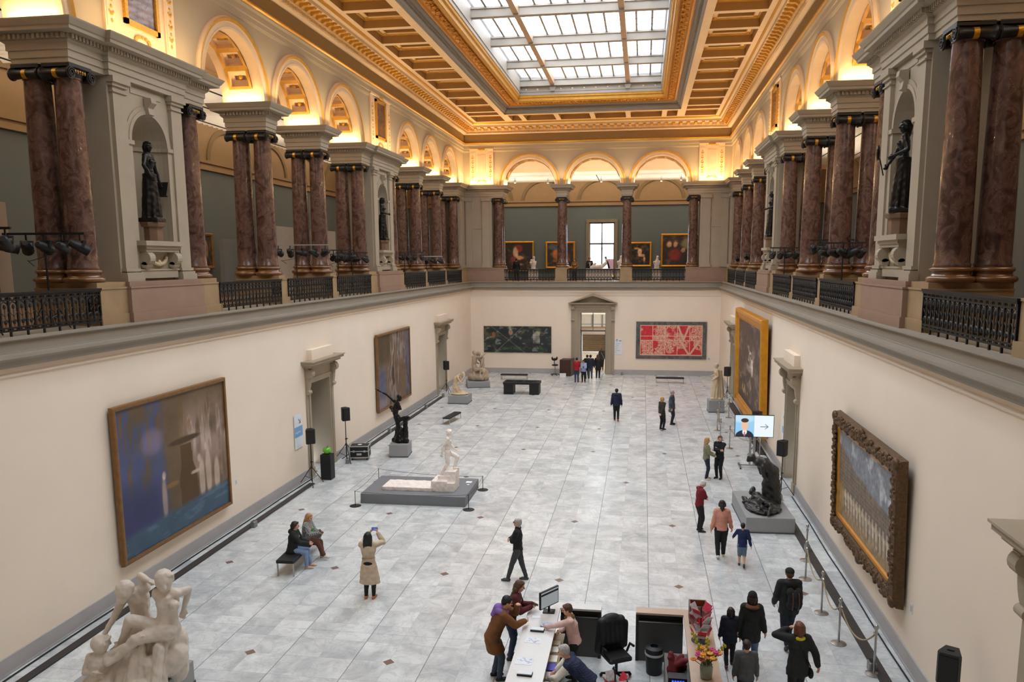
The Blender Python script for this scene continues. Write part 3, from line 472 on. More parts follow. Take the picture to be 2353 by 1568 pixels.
# --- kneeling figure
mb = MB(); c = mb.cone; L = lambda x, y, z: V((x, y, z)); mb.ball((0, 0, .52), (.5, .42, .07), 16, 6)
J = dict(pel=L(-.2, 0, .85), waist=L(-.28, 0, 1.1), chest=L(-.22, 0, 1.38), neck=L(-.02, 0, 1.6), head=L(.22, 0, 1.62), face=V((.7, 0, -.7)), shL=L(-.1, .2, 1.5), shR=L(-.08, -.2, 1.5), elL=L(.1, .18, 1.2), haL=L(.24, .08, 1.5), elR=L(.08, -.2, 1.2), haR=L(.26, -.08, 1.48), hpL=L(-.18, .1, .82), knL=L(.06, .12, .6), anL=L(.3, .16, .56), toeL=L(.42, .16, .54), hpR=L(-.18, -.1, .84), knR=L(-.05, -.12, .6), anR=L(.34, -.14, .56), toeR=L(.46, -.14, .54)); nude(J, .95, 1); c(L(-.25, 0, .6), L(-.24, 0, .9), .2, .17)
E0 = thing('marble_figure', 'pale marble of a kneeling figure hiding its face', 'sculpture', (-6.85, 28.95, 0)); remesh(mb, 'figure', M_mc, .02, 3, E0, rough(.008, 12)); plinth_box('grey plinth under the kneeling marble figure', (-6.85, 28.95, 0), .0, 1.15, 1.15, .47)
# --- embracing couple
mb = MB(); c = mb.cone
for a, b, ra, rb in (((-.35, 0, .6), (.4, 0, .6), .34, .34), ((-.3, .1, .8), (.4, .1, .85), .32, .28), ((.35, -.1, .6), (.42, -.1, 1.0), .24, .2), ((-.3, -.2, .6), (.3, -.3, .6), .24, .22)): c(L(*a), L(*b), ra, rb)
J = dict(pel=L(-.18, -.1, 1.15), waist=L(-.24, -.1, 1.42), chest=L(-.2, -.08, 1.75), neck=L(-.14, -.06, 2.0), head=L(-.18, -.05, 2.18), face=V((.8, -.4, .1)), shL=L(-.3, -.02, 1.9), shR=L(.0, -.16, 1.88), elR=L(.25, -.3, 1.95), haR=L(.52, -.1, 2.15), elL=L(-.3, .1, 1.6), haL=L(-.05, .1, 1.5), hpR=L(-.12, -.2, 1.1), knR=L(.3, -.35, 1.15), anR=L(.2, -.4, .8), hpL=L(-.2, 0, 1.1), knL=L(-.2, -.3, .8)); nude(J, 1.15, 0)
J = dict(pel=L(.25, .0, 1.1), waist=L(.3, .02, 1.4), chest=L(.26, .0, 1.7), neck=L(.14, -.02, 1.95), head=L(.06, -.06, 2.12), face=V((-.6, -.7, .1)), shL=L(.12, .1, 1.85), shR=L(.38, -.1, 1.85), elR=L(.3, -.3, 1.5), haR=L(.2, -.34, 1.25), elL=L(.2, .2, 1.6), haL=L(-.1, .2, 1.8), hpR=L(.3, -.15, 1.1), knR=L(.45, -.35, .95), anR=L(.4, -.4, .7)); nude(J, 1.1, 1)
E0 = thing('marble_group', 'grey-veined marble couple embracing on a rock in the far left corner', 'sculpture', (-7.05, 34.9, 0)); remesh(mb, 'figures', stone('grey_beige_marble', (196, 176, 150), (160, 140, 116)), .026, 3, E0, rough(.012, 9)); plinth_box('low grey plinth under the embracing marble couple', (-7.05, 34.85, 0), .3, 1.45, 1.45, .38)
# --- robed statue
def robed(mb, H, rz=0, hands=None, head=(0, 0), cloak=True, base=True, fem=1, feet=None, epole=None, low=.5):
    S = skel(H, hands=hands, head=head, fem=fem, feet=feet, epole=epole, T=Rz(rz)); bodymesh(mb, S, fem); hairmesh(mb, S, 'pony' if fem else 'short')
    top = S['pel']+V((0, 0, .06*H)); bot = V((S['pel'].x, S['pel'].y, .02*H)); drape(mb, S, top, bot, (.1*H, .08*H), (.135*H, .115*H), folds=9, depth=.13)
    if cloak: b = S['fw']*-.05*H; drape(mb, S, S['neck']-V((0, 0, .03*H))+b, V((0, 0, .03*H))+b*1.6, (.1*H, .055*H), (.15*H, .08*H), folds=8, depth=.16)
    if base: mb.box(-.15*H, .15*H, -.12*H, .12*H, -.03*H, .025*H)
    return S
mb = MB(); robed(mb, 1.92, W*.55, dict(L=(-.1, .1, .55, .6), R=(.1, .12, .62, .6)), (0, 0), True, True, 0); E0 = thing('marble_statue', 'cream marble statue in a long cloak on a tall grey plinth, far right', 'statue', (7.46, 27.95, .71)); remesh(mb, 'figure', M_mc, .018, 2, E0, rough(.004, 14)); plinth_box('tall grey plinth under the cloaked marble statue', (7.46, 27.95, 0), .05, .82, .8, .66)
# --- bending bronze over a lying body
E0 = thing('bronze_group', 'dark bronze of a draped figure bending over a lying body', 'sculpture', (7.35, 10.1, .48)); mb = MB(); c = mb.cone; O = V((7.35, 10.1, .48)); L = lambda x, y, z: V((x, y, z))-O
for a, b, ra, rb in (((7.64, 10.25, .6), (7.62, 10.25, 1.2), .27, .22), ((7.5, 10.2, .58), (7.46, 10.25, 1.1), .2, .19), ((7.56, 10.25, 1.05), (7.57, 10.28, 1.5), .24, .24), ((7.55, 10.28, 1.48), (7.36, 10.26, 1.74), .21, .2), ((7.36, 10.26, 1.74), (7.14, 10.25, 1.8), .19, .14), ((7.14, 10.25, 1.8), (6.95, 10.25, 1.9), .09, .08), ((7.28, 10.1, 1.68), (7.3, 10.05, 1.42), .08, .065), ((7.3, 10.05, 1.42), (7.42, 10.02, 1.25), .062, .05), ((7.2, 10.4, 1.7), (7.28, 10.38, 1.4), .08, .06), ((7.66, 10.25, .56), (7.44, 10.2, .56), .23, .23), ((7.66, 10.3, .9), (7.66, 10.3, 1.3), .14, .13)): c(L(*a), L(*b), ra, rb)
mb.ball(L(6.91, 10.25, 1.91), (.12, .1, .11), 12, 8); mb.ball(L(6.97, 10.26, 1.95), .11, 10, 8); mb.ball(L(6.84, 10.22, 1.86), .06, 8, 6)
remesh(mb, 'bending_figure', M_br2, .017, 3, E0, rough(.01, 15))
mb = MB(); c = mb.cone; r_ = random.Random(6); mb.ball(L(7.25, 9.7, .55), (.55, .78, .1), 18, 8); mb.ball(L(7.2, 9.85, .62), (.34, .45, .13), 14, 8)
for k in range(30): a = r_.uniform(0, 6.28); rr = r_.uniform(.1, .5); x, y = 7.22+rr*math.cos(a)*.95, 9.75+rr*1.3*math.sin(a); c(L(x, y, .55), L(x+r_.uniform(-.2, .2), y+r_.uniform(-.25, .25), .55+r_.uniform(0, .06)), .075, .05)
for a, b, ra, rb in (((7.1, 10.0, .74), (7.2, 9.7, .7), .17, .15), ((7.2, 9.7, .7), (7.25, 9.45, .68), .15, .13), ((7.22, 9.5, .7), (7.05, 9.2, .86), .1, .075), ((7.05, 9.2, .86), (7.2, 8.98, .6), .07, .05), ((7.3, 9.45, .68), (7.4, 9.1, .78), .1, .075), ((7.4, 9.1, .78), (7.3, 8.85, .56), .07, .05), ((7.05, 10.05, .8), (6.88, 9.8, .66), .06, .05), ((7.0, 10.12, .86), (7.0, 10.2, .9), .1, .1)): c(L(*a), L(*b), ra, rb)
remesh(mb, 'lying_figure', M_br2, .017, 2, E0, rough(.02, 16)); plinth_box('long pale grey plinth under the bending dark bronze', (7.3, 10.15, 0), .04, 1.42, 2.75, .48)
# --- bronzes of the niches
M_oct = mat('brown_stone_base', (120, 92, 68), .6, var=.1)
def niche_statue(label, x, y, rz, hands, head, attr, epole=None):
    E1 = thing('statue_base', 'brown stone base under the bronze in the '+label.split(' in the ')[-1], 'base', (x, y, 8.62), rz); MB().lathe([(.24, 0), (.24, .36), (.3, .38), (.33, .46), (.33, .49)], n=8).build('block', M_oct, E1)
    E0 = thing('bronze_statue', label, 'statue', (x, y, 9.17), rz); mb = MB(); robed(mb, 2.02, 0, hands, head, False, True, 1, None, epole); remesh(mb, 'figure', M_br, .017, 2, E0, rough(.006, 18)); attr(E0)
def tablet(E0): MB(Matrix.Translation((.46, .12, .95)) @ Matrix.Rotation(.5, 4, 'Y')).box(-.05, .05, -.14, .14, -.22, .22).build('tablet', M_br, E0)
def fan(E0): MB().tube([(-.42, .42, .82), (-.5, .5, 1.3)], .018, 6).build('fan_handle', M_br, E0); MB(Matrix.Translation((-.52, .52, 1.45))).ball((0, 0, 0), (.14, .05, .2), 14, 8).build('fan', M_br, E0)
def none(E0): pass
niche_statue('dark bronze woman holding a tablet in the near left niche', -9.3, 4.95, -W/2+.2, dict(R=(-.1+.0, .1, .55, .5), L=(-.23, .05, .5, .6)) and dict(L=(-.2, .06, .44, .6), R=(.13, .07, .545, .6)), (-.5, 0), none, dict(R=(1, -.3, 0), L=(-1, -.4, 0)))
E0 = bpy.data.objects['bronze_statue']; MB(Matrix.Translation((-.42, .14, .82)) @ Matrix.Rotation(-.5, 4, 'Y')).box(-.05, .05, -.15, .15, -.2, .2).build('tablet', M_br, E0)
niche_statue('dark bronze veiled woman holding out a fan in the near right niche', 9.3, 4.98, W/2-.3, dict(R=(.2, .2, .46, .6), L=(-.1, .1, .6, .6)), (.3, 0), lambda E: (MB().tube([(.42, .42, .84), (.48, .52, 1.25)], .016, 6).build('fan_handle', M_br, E), MB(Matrix.Translation((.5, .56, 1.38))).ball((0, 0, 0), (.13, .05, .18), 14, 8).build('fan', M_br, E)), dict(R=(1, -.6, -.2)))
niche_statue('dark bronze draped figure with joined hands in the far left niche', -9.3, 23.46, -W/2, dict(L=(-.02, .14, .6, .6), R=(.04, .14, .6, .6)), (0, .1), none)
niche_statue('dark bronze draped figure in the far right niche', 9.3, 23.46, W/2, dict(L=(-.08, .12, .6, .6), R=(.17, .04, .47, .6)), (0, 0), none)
# --- small sculpture of the back gallery
def bustgroup(label, x, y, h, kind):
    E1 = thing('plinth', 'white plinth under the '+label, 'plinth', (x, y, 6.56)); w = 1.0 if kind == 'lying' else .34; MB().box(-w, w, -.3, .3, 0, h).build('block', mat('white_plinth', (214, 206, 192), .7), E1)
    E0 = thing('marble_bust', label, 'sculpture', (x, y, 6.56+h)); mb = MB(); c = mb.cone
    if kind == 'lying':
        for a, b, ra, rb in (((-.6, 0, .1), (.2, 0, .16), .12, .16), ((.2, 0, .16), (.5, 0, .4), .15, .12), ((-.6, 0, .1), (-.3, 0, .38), .09, .08), ((.5, 0, .4), (.55, 0, .58), .07, .06)): c(V(a), V(b), ra, rb)
        mb.ball((.56, 0, .64), .11, 10, 8)
    else:
        for a, b, ra, rb in (((0, 0, .08), (0, 0, .5), .2, .16), ((0, 0, .5), (.03, 0, .72), .15, .1), ((-.12, 0, .3), (-.2, -.1, .5), .1, .08), ((.12, -.05, .3), (.2, 0, .55), .1, .07)): c(V(a), V(b), ra, rb)
        mb.ball((.05, 0, .88), .11, 10, 8)
        if kind == 'pair': mb.ball((-.14, -.05, .66), .09, 10, 8)
    remesh(mb, 'figure', M_mw, .025, 2, E0, rough(.008, 14))
bustgroup('small white marble figure left of the second back column', -5.0, 46.4, .88, 'pair'); bustgroup('small white marble seated figure right of the window', 4.5, 46.4, .88, 'single'); bustgroup('white marble reclining figure before the tall window', .15, 46.0, .9, 'lying'); bustgroup('small white marble figure half hidden by the third back column', 1.75, 46.5, .9, 'single')
E0 = thing('bronze_figure', 'thin dark bent bronze in front of the tall gallery window', 'sculpture', (.75, 47.2, 6.56)); MB().tube([(.1, 0, 0), (.15, 0, .8), (.0, 0, 1.3), (-.2, 0, 1.8)], .07, 8).build('figure', M_br, E0, smooth=True); MB().box(-.2, .3, -.2, .2, 0, .05).build('foot_plate', M_br, E0)
# ------------------------------------------------------------------ materials of the building
def ramp_mat(name, stops, rough, scale, detail=6, dist=1.5, veins=None, vscale=2.0, coat=0, stretch=(1, 1, 1), vw=.03):
    """mottled stone with optional vein network"""
    m = bpy.data.materials.new(name); m.use_nodes = True; MATS[name] = m
    nt = m.node_tree; N = nt.nodes.new; L = nt.links.new; b = nt.nodes['Principled BSDF']
    b.inputs['Roughness'].default_value = rough; b.inputs['Coat Weight'].default_value = coat
    tc = N('ShaderNodeTexCoord'); mp = N('ShaderNodeMapping'); mp.inputs['Scale'].default_value = stretch
    oi = N('ShaderNodeObjectInfo'); ad = N('ShaderNodeVectorMath'); ad.operation = 'ADD'; sc_ = N('ShaderNodeVectorMath'); sc_.operation = 'SCALE'; sc_.inputs['Scale'].default_value = 37
    cb = N('ShaderNodeCombineXYZ'); L(oi.outputs['Random'], cb.inputs[0]); L(oi.outputs['Random'], cb.inputs[2]); L(cb.outputs[0], sc_.inputs[0])
    L(tc.outputs['Object'], ad.inputs[0]); L(sc_.outputs[0], ad.inputs[1]); L(ad.outputs[0], mp.inputs['Vector'])
    n = N('ShaderNodeTexNoise'); n.inputs['Scale'].default_value = scale; n.inputs['Detail'].default_value = detail; n.inputs['Distortion'].default_value = dist
    L(mp.outputs[0], n.inputs['Vector']); r = N('ShaderNodeValToRGB'); L(n.outputs['Fac'], r.inputs['Fac'])
    e = r.color_ramp.elements
    while len(e) < len(stops): e.new(.5)
    for k, (p, c) in enumerate(stops): e[k].position = p; e[k].color = lin(c)+(1,)
    out = r.outputs['Color']
    if veins:
        n2 = N('ShaderNodeTexNoise'); n2.inputs['Scale'].default_value = vscale; n2.inputs['Detail'].default_value = 5; n2.inputs['Distortion'].default_value = 1.2
        L(mp.outputs[0], n2.inputs['Vector'])
        a = N('ShaderNodeMath'); a.operation = 'SUBTRACT'; a.inputs[1].default_value = .5; L(n2.outputs['Fac'], a.inputs[0])
        a2 = N('ShaderNodeMath'); a2.operation = 'ABSOLUTE'; L(a.outputs[0], a2.inputs[0])
        mr = N('ShaderNodeMapRange'); mr.inputs['From Min'].default_value = 0; mr.inputs['From Max'].default_value = vw; mr.inputs['To Min'].default_value = .8; mr.inputs['To Max'].default_value = 0
        L(a2.outputs[0], mr.inputs['Value'])
        mu = N('ShaderNodeMath'); mu.operation = 'MULTIPLY'; L(mr.outputs[0], mu.inputs[0]); L(n.outputs['Fac'], mu.inputs[1])
        mx = N('ShaderNodeMix'); mx.data_type = 'RGBA'; L(mu.outputs[0], mx.inputs['Factor']); L(out, mx.inputs['A']); mx.inputs['B'].default_value = lin(veins)+(1,)
        out = mx.outputs['Result']
    L(out, b.inputs['Base Color']); return m

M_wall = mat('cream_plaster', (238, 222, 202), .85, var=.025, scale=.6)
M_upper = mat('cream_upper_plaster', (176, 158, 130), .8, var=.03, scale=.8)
M_stone = mat('grey_cream_stone', (164, 150, 129), .7, var=.04, scale=1.5)
M_ledge = mat('grey_painted_stone', (150, 141, 127), .6, var=.04, scale=1.2)
M_tan = mat('tan_stone', (158, 132, 98), .55, var=.1, scale=2.2)
M_pink = mat('pink_stone', (148, 120, 101), .55, var=.06, scale=1.5)
M_skirt = mat('grey_marble_skirting', (172, 168, 166), .45, var=.05, scale=2)
M_gold = mat('gilding', (206, 150, 48), .36, metal=.55, var=.25, scale=30)
M_goldpaint = mat('ochre_gold_paint', (200, 146, 52), .5, metal=.15, var=.1, scale=5)
M_gilt = mat('gilt_ornament', (190, 128, 40), .35, metal=.6, var=.3, scale=22, bump=1.0, bscale=26)
M_olive = mat('olive_frieze', (150, 120, 74), .7, var=.05)
M_ceil = mat('ceiling_cream', (226, 196, 158), .7, var=.03)
M_cof = mat('coffer_tan', (166, 126, 74), .7, var=.05)
M_skyst = mat('skylight_grey_paint', (152, 143, 132), .55, var=.03)
M_marble = ramp_mat('red_brown_marble', [(.28, (58, 38, 32)), (.46, (88, 62, 53)), (.6, (104, 76, 66)), (.76, (124, 97, 85))], .24, 4.2, veins=(164, 134, 112), vscale=4.2, coat=.2, stretch=(1, 1, .7), vw=.01)
M_base = mat('polished_brown_marble', (120, 82, 50), .2, var=.12, scale=4, coat=.3)
M_black = mat('black_gilt_bronze', (34, 30, 28), .4, metal=.2, var=.15, scale=8)
M_iron = mat('black_iron', (26, 24, 24), .5, metal=.3, var=.1, scale=8)
M_glassy = None

def floor_mat():
    m = bpy.data.materials.new('white_marble_tiles'); m.use_nodes = True
    nt = m.node_tree; N = nt.nodes.new; L = nt.links.new; b = nt.nodes['Principled BSDF']
    def mth(op, a, b2=None, c=None):
        q = N('ShaderNodeMath'); q.operation = op
        for i, x in enumerate((a, b2, c)):
            if x is None: continue
            if isinstance(x, (int, float)): q.inputs[i].default_value = x
            else: L(x, q.inputs[i])
        return q.outputs[0]
    tc = N('ShaderNodeTexCoord'); sx = N('ShaderNodeSeparateXYZ'); L(tc.outputs['Object'], sx.inputs[0])
    x, y = sx.outputs[0], sx.outputs[1]
    PX, PY = .75, .75825
    u = mth('DIVIDE', x, PX); v = mth('DIVIDE', y, PY)
    iu = mth('FLOOR', u); iv = mth('FLOOR', v)
    # some neighbouring tiles are joined into one long slab
    cb = N('ShaderNodeCombineXYZ'); L(iu, cb.inputs[0]); L(iv, cb.inputs[1])
    wn = N('ShaderNodeTexWhiteNoise'); wn.noise_dimensions = '3D'; L(cb.outputs[0], wn.inputs['Vector'])
    def near(t, period, width):
        f = mth('FRACT', mth('ADD', mth('DIVIDE', t, period), .5)); return mth('LESS_THAN', mth('MULTIPLY', mth('ABSOLUTE', mth('SUBTRACT', f, .5)), period), width)
    strong = near(mth('SUBTRACT', x, .75), 1.5, .0085)
    weak = near(x, .75, .004); row = near(y, PY, .0045); row2 = near(mth('SUBTRACT', y, PY*1.5), PY*3, .007)
    # dark diamonds
    j = mth('ROUND', mth('DIVIDE', y, PY*6)); odd = mth('COMPARE', mth('MODULO', mth('ADD', j, 40), 4), 3, .1)
    dy = mth('ABSOLUTE', mth('SUBTRACT', y, mth('MULTIPLY', j, PY*6)))
    fx = lambda off, per: mth('MULTIPLY', mth('ABSOLUTE', mth('SUBTRACT', mth('FRACT', mth('ADD', mth('DIVIDE', mth('SUBTRACT', x, off), per), .5)), .5)), per)
    dx = mth('ADD', mth('MULTIPLY', fx(1.5, 3), mth('SUBTRACT', 1, odd)), mth('MULTIPLY', fx(3, 6), odd))
    dia = mth('LESS_THAN', mth('ADD', dx, dy), .125)
    # slab tone + veins
    off = N('ShaderNodeVectorMath'); off.operation = 'SCALE'; off.inputs['Scale'].default_value = 9; L(wn.outputs['Color'], off.inputs[0])
    ad = N('ShaderNodeVectorMath'); ad.operation = 'ADD'; L(tc.outputs['Object'], ad.inputs[0]); L(off.outputs[0], ad.inputs[1])
    mp = N('ShaderNodeMapping'); mp.inputs['Rotation'].default_value = (0, 0, .5); mp.inputs['Scale'].default_value = (1.15, 1.0, 1); L(ad.outputs[0], mp.inputs['Vector'])
    n1 = N('ShaderNodeTexNoise'); n1.inputs['Scale'].default_value = 1.3; n1.inputs['Detail'].default_value = 8; n1.inputs['Roughness'].default_value = .62; n1.inputs['Distortion'].default_value = .6; L(mp.outputs[0], n1.inputs['Vector'])
    n2 = N('ShaderNodeTexNoise'); n2.inputs['Scale'].default_value = 2.1; n2.inputs['Detail'].default_value = 6; n2.inputs['Distortion'].default_value = 1.2; L(mp.outputs[0], n2.inputs['Vector'])
    vein = mth('MULTIPLY', mth('SUBTRACT', 1, mth('MINIMUM', mth('MULTIPLY', mth('ABSOLUTE', mth('SUBTRACT', n2.outputs['Fac'], .5)), 28), 1)), mth('MULTIPLY', n1.outputs['Fac'], .26))
    r = N('ShaderNodeValToRGB'); L(n1.outputs['Fac'], r.inputs['Fac']); e = r.color_ramp.elements
    e[0].position = .34; e[0].color = lin((186, 190, 192))+(1,); e[1].position = .62; e[1].color = lin((223, 227, 225))+(1,)
    tone = mth('MULTIPLY_ADD', wn.outputs['Value'], .15, .86); tone = mth('MULTIPLY', tone, mth('SUBTRACT', 1, vein))
    mx = N('ShaderNodeMix'); mx.data_type = 'RGBA'; mx.blend_type = 'MULTIPLY'; mx.inputs['Factor'].default_value = 1; L(r.outputs['Color'], mx.inputs['A'])
    cc = N('ShaderNodeCombineColor'); [L(tone, cc.inputs[i]) for i in range(3)]; L(cc.outputs[0], mx.inputs['B'])
    joint = mth('MAXIMUM', mth('MULTIPLY', strong, .75), mth('MAXIMUM', mth('MULTIPLY', weak, .22), mth('MAXIMUM', mth('MULTIPLY', row, .25), mth('MULTIPLY', row2, .4))))
    m2 = N('ShaderNodeMix'); m2.data_type = 'RGBA'; L(joint, m2.inputs['Factor']); L(mx.outputs['Result'], m2.inputs['A']); m2.inputs['B'].default_value = lin((92, 92, 96))+(1,)
    m3 = N('ShaderNodeMix'); m3.data_type = 'RGBA'; L(dia, m3.inputs['Factor']); L(m2.outputs['Result'], m3.inputs['A']); m3.inputs['B'].default_value = lin((124, 102, 92))+(1,)
    L(m3.outputs['Result'], b.inputs['Base Color']); b.inputs['Roughness'].default_value = .27; b.inputs['Specular IOR Level'].default_value = .45
    return m

# ------------------------------------------------------------------ floor and lower walls
YN = -13.3                                            # near end of the hall
ARCH = [-8.78, -4.2, .38, 9.66, 14.24, 18.82, 28.1, 32.68, 37.26]
PAIRS = [-6.49, -1.91, 2.67, 7.37, 11.95, 16.53, 21.11, 25.81, 30.39, 34.97, 39.55]
BAYS = [5.02, 23.46]
struct(MB().box(-9.6, 9.6, YN-.3, 41.9, -.3, 0).build('floor', floor_mat()))
DOORS = {'L': [(13.1, 14.9), (31.55, 33.35)], 'R': [(13.25, 15.05), (31.7, 33.5), (-5.3, -3.5)]}
def wallface(T, s0, s1, z1, openings, d, th, zo=3.55):
    mb = MB(T); c = s0
    for a, b in sorted(openings):
        mb.box(c, a, d-th, d, 0, z1); mb.box(a, b, d-th, d, zo, z1); c = b
    mb.box(c, s1, d-th, d, 0, z1); return mb
for sd, nm in (('L', 'left'), ('R', 'right')):
    struct(wallface(FR(sd), YN, 41.5, 6.04, DOORS[sd], .46, 1.0).build('wall_'+nm, M_wall))
    mb = MB(FR(sd)); c = YN
    for a, b in sorted(DOORS[sd])+[(41.1, 0)]:
        mb.box(c, a-.36, .46, .5, 0, .36); mb.box(c, a-.36, .46, .515, 0, .05); c = b+.36
    struct(mb.build('baseboard_'+nm, M_skirt))
struct(wallface(FR('B'), -9.3, 9.3, 6.04, [(-.92, .92)], .38, .9, 4.4).build('wall_back', M_wall))
mb = MB(FR('B'))
for a, b in ((-8.84, -1.55), (1.55, 8.84)): mb.box(a, b, .38, .42, 0, .36); mb.box(a, b, .38, .435, 0, .05)
struct(mb.build('baseboard_back', M_skirt))
struct(MB().box(-9.6, 9.6, YN-.4, YN, 0, 6.04).build('wall_near', M_wall))

def sweep(prof, mats=None, names=None, y0=YN):
    """run a (d, z) profile round the hall with mitred corners"""
    mb = MB(); vs = []
    for d, z in prof: vs += [(-9.3+d, y0+d, z), (-9.3+d, 41.5-d, z), (9.3-d, 41.5-d, z), (9.3-d, y0+d, z)]
    fs = []
    for k in range(len(prof)-1):
        for i in range(4):
            j = (i+1) % 4; fs.append((k*4+i, k*4+j, (k+1)*4+j, (k+1)*4+i))
    mb.add(vs, fs)
    if mats: mb.mi = [mats[k] for k in range(len(prof)-1) for i in range(4)]
    return mb
struct(sweep([(.4, 5.6), (.465, 5.84), (.5, 5.85), (.51, 5.89), (.47, 5.92), (.47, 6.04)]).build('trim_1', M_wall))
struct(sweep([(.44, 6.02), (.56, 6.03), (.6, 6.08), (.62, 6.16), (.72, 6.21), (.75, 6.23), (.75, 6.285), (.5, 6.3), (.5, 6.32), (.46, 6.325), (.46, 6.52), (.5, 6.53), (.53, 6.56), (.53, 6.6), (-.6, 6.6)]).build('trim_2', M_ledge))
M_gfloor = mat('gallery_floor_wood', (132, 96, 62), .4, var=.15, scale=3)
mb = MB().box(-17.3, -9.7, YN-8, 49.5, 6.3, 6.56).box(9.7, 17.3, YN-8, 49.5, 6.3, 6.56).box(-9.7, 9.7, 41.9, 49.5, 6.3, 6.56).box(-9.7, 9.7, YN-8, YN-.4, 6.3, 6.56)
struct(mb.build('floor_gallery', M_gfloor))

# ------------------------------------------------------------------ doorways of the lower walls
def console(mb, s, d, z, w=.2, h=.95, dep=.26):
    """scrolled console bracket hanging under a cornice"""
    pts = []
    for k in range(9): t = k/8; pts.append((d+dep*(1-.75*t)*(1-.12*math.sin(t*PI*2)), z-h*t))
    poly = [(d-.02, z)]+pts+[(d-.02, z-h)]
    mb.prism([(p[0], p[1]) for p in poly][::-1], s-w/2, s+w/2)
    for zz, r, dd in ((z-.17, .17, dep*.55), (z-h+.08, .085, .09)):
        ring = [(d+dd+r*math.cos(a*PI/8), zz+r*math.sin(a*PI/8)) for a in range(16)]
        mb.prism(ring, s-w/2-.025, s+w/2+.025)
M_door = mat('grey_painted_door', (104, 98, 88), .5, var=.1); M_brass = mat('old_brass', (150, 120, 70), .35, metal=.8, var=.1)
nd = 0
for sd in 'LR':
    for a, b in DOORS[sd]:
        nd += 1; T = FR(sd); d = .46; c = (a+b)/2
        E0 = struct(thing('door_%d' % nd, None, None))
        mb = MB(T)
        for o, e, dd in ((.36, .2, .05), (.2, .1, .08), (.1, .0, .05)):
            mb.box(a-o, a-e, d, d+dd, .36, 3.55+o); mb.box(b+e, b+o, d, d+dd, .36, 3.55+o); mb.box(a-e, b+e, d, d+dd, 3.55+e, 3.55+o)
        mb.box(a-.38, a, d-.3, d+.1, 0, .36); mb.box(b, b+.38, d-.3, d+.1, 0, .36); mb.box(a-.1, b+.1, d, d+.06, 3.91, 4.12)
        mb.build('door_frame', M_stone, E0)
        mb = MB(T)
        for z0, z1, o, dd in ((4.12, 4.2, .42, .16), (4.2, 4.3, .52, .34), (4.3, 4.4, .62, .44), (4.4, 4.44, .66, .48)): mb.box(a-o, b+o, d, d+dd, z0, z1)
        mb.build('cornice', M_stone, E0)
        MB(T).box(a-.1, b+.1, d, d+.2, 4.44, 4.82).build('panel', M_wall, E0)
        for s in (a-.25, b+.25):
            mb = MB(T); console(mb, s, d, 4.12); mb.build('console', M_stone, E0)
        mb = MB(T).box(a, b, d-1.3, d-1.2, 0, 3.55); mb.box(a, a+.12, d-1.2, d-.55, 0, 3.55)
        for k in range(4): mb.box(a+.12, a+.15, d-1.1, d-.65, .3+k*.8, .95+k*.8)
        mb.build('door_leaf', M_door, E0)
        mb = MB(T).box(a-.02, a+.01, d-1.2, d, 0, 3.55).box(b-.01, b+.02, d-1.2, d, 0, 3.55).box(a, b, d-1.2, d, 3.54, 3.57); mb.build('jamb', M_stone, E0)
        mb = MB(T)
        for z in (.5, 1.6, 2.8): mb.box(a+.12, a+.17, d-.6, d-.52, z, z+.12)
        mb.build('hinge', M_brass, E0)
# pedimented doorway in the back wall
T = FR('B'); d = .38
E0 = struct(thing('door_6', None, None)); mb = MB(T)
for o, e, dd in ((.62, .4, .06), (.4, .16, .1), (.16, 0, .06)):
    mb.box(-.92-o, -.92-e, d, d+dd, 0, 4.4+min(o, .35)); mb.box(.92+e, .92+o, d, d+dd, 0, 4.4+min(o, .35)); mb.box(-.92-e, .92+e, d, d+dd, 4.4+min(e, .35), 4.4+min(o, .35))
mb.box(-.94, -.91, d-.92, d, 0, 4.4).box(.91, .94, d-.92, d, 0, 4.4).box(-.92, .92, d-.92, d, 4.39, 4.42)
mb.build('door_frame', M_stone, E0)
mb = MB(T)
for z0, z1, o, dd in ((4.9, 5.0, 1.5, .2), (5.0, 5.06, 1.62, .36), (5.06, 5.12, 1.72, .44)): mb.box(-o, o, d, d+dd, z0, z1)
for q, dd, z0 in ((0, .44, 5.12), (.1, .34, 5.08)):
    th = .16 if q == 0 else .1
    for sg in (-1, 1):
        P = [(sg*1.72, z0), (sg*1.72*.93, z0), (0, z0+.66-th), (0, z0+.66)]
        if q: P = [(x*.93, z) for x, z in P]
        if sg > 0: P = P[::-1]
        mb.prism([(p[0], p[1]) for p in P], d, d+dd, axis='y') if False else mb.add([(x, dq, z) for dq in (d, d+dd) for x, z in P], [(0,1,2,3),(7,6,5,4)]+[(i, i+4, (i+1) % 4+4, (i+1) % 4) for i in range(4)])
mb.add([(-1.6, d+.02, 5.12), (1.6, d+.02, 5.12), (0, d+.02, 5.7)], [(0, 2, 1)])
mb.build('pediment', M_stone, E0)
for s in (-1.42, 1.42):
    mb = MB(T); console(mb, s, d, 4.9, .2, 1.1, .2); mb.build('console', M_stone, E0)
M_steel = mat('grey_metal_frame', (120, 120, 118), .4, metal=.4, var=.05)
mb = MB(T).box(-.92, .92, d-.75, d-.67, 3.0, 3.12).box(-.92, -.86, d-.75, d-.67, 0, 4.4).box(.86, .92, d-.75, d-.67, 0, 4.4).box(-.05, .0, d-.73, d-.69, 3.12, 4.4)
mb.box(-.9, -.84, d-1.55, d-.75, 0, 3.0).box(.84, .9, d-1.55, d-.75, 0, 3.0); mb.build('door_leaf', M_steel, E0)
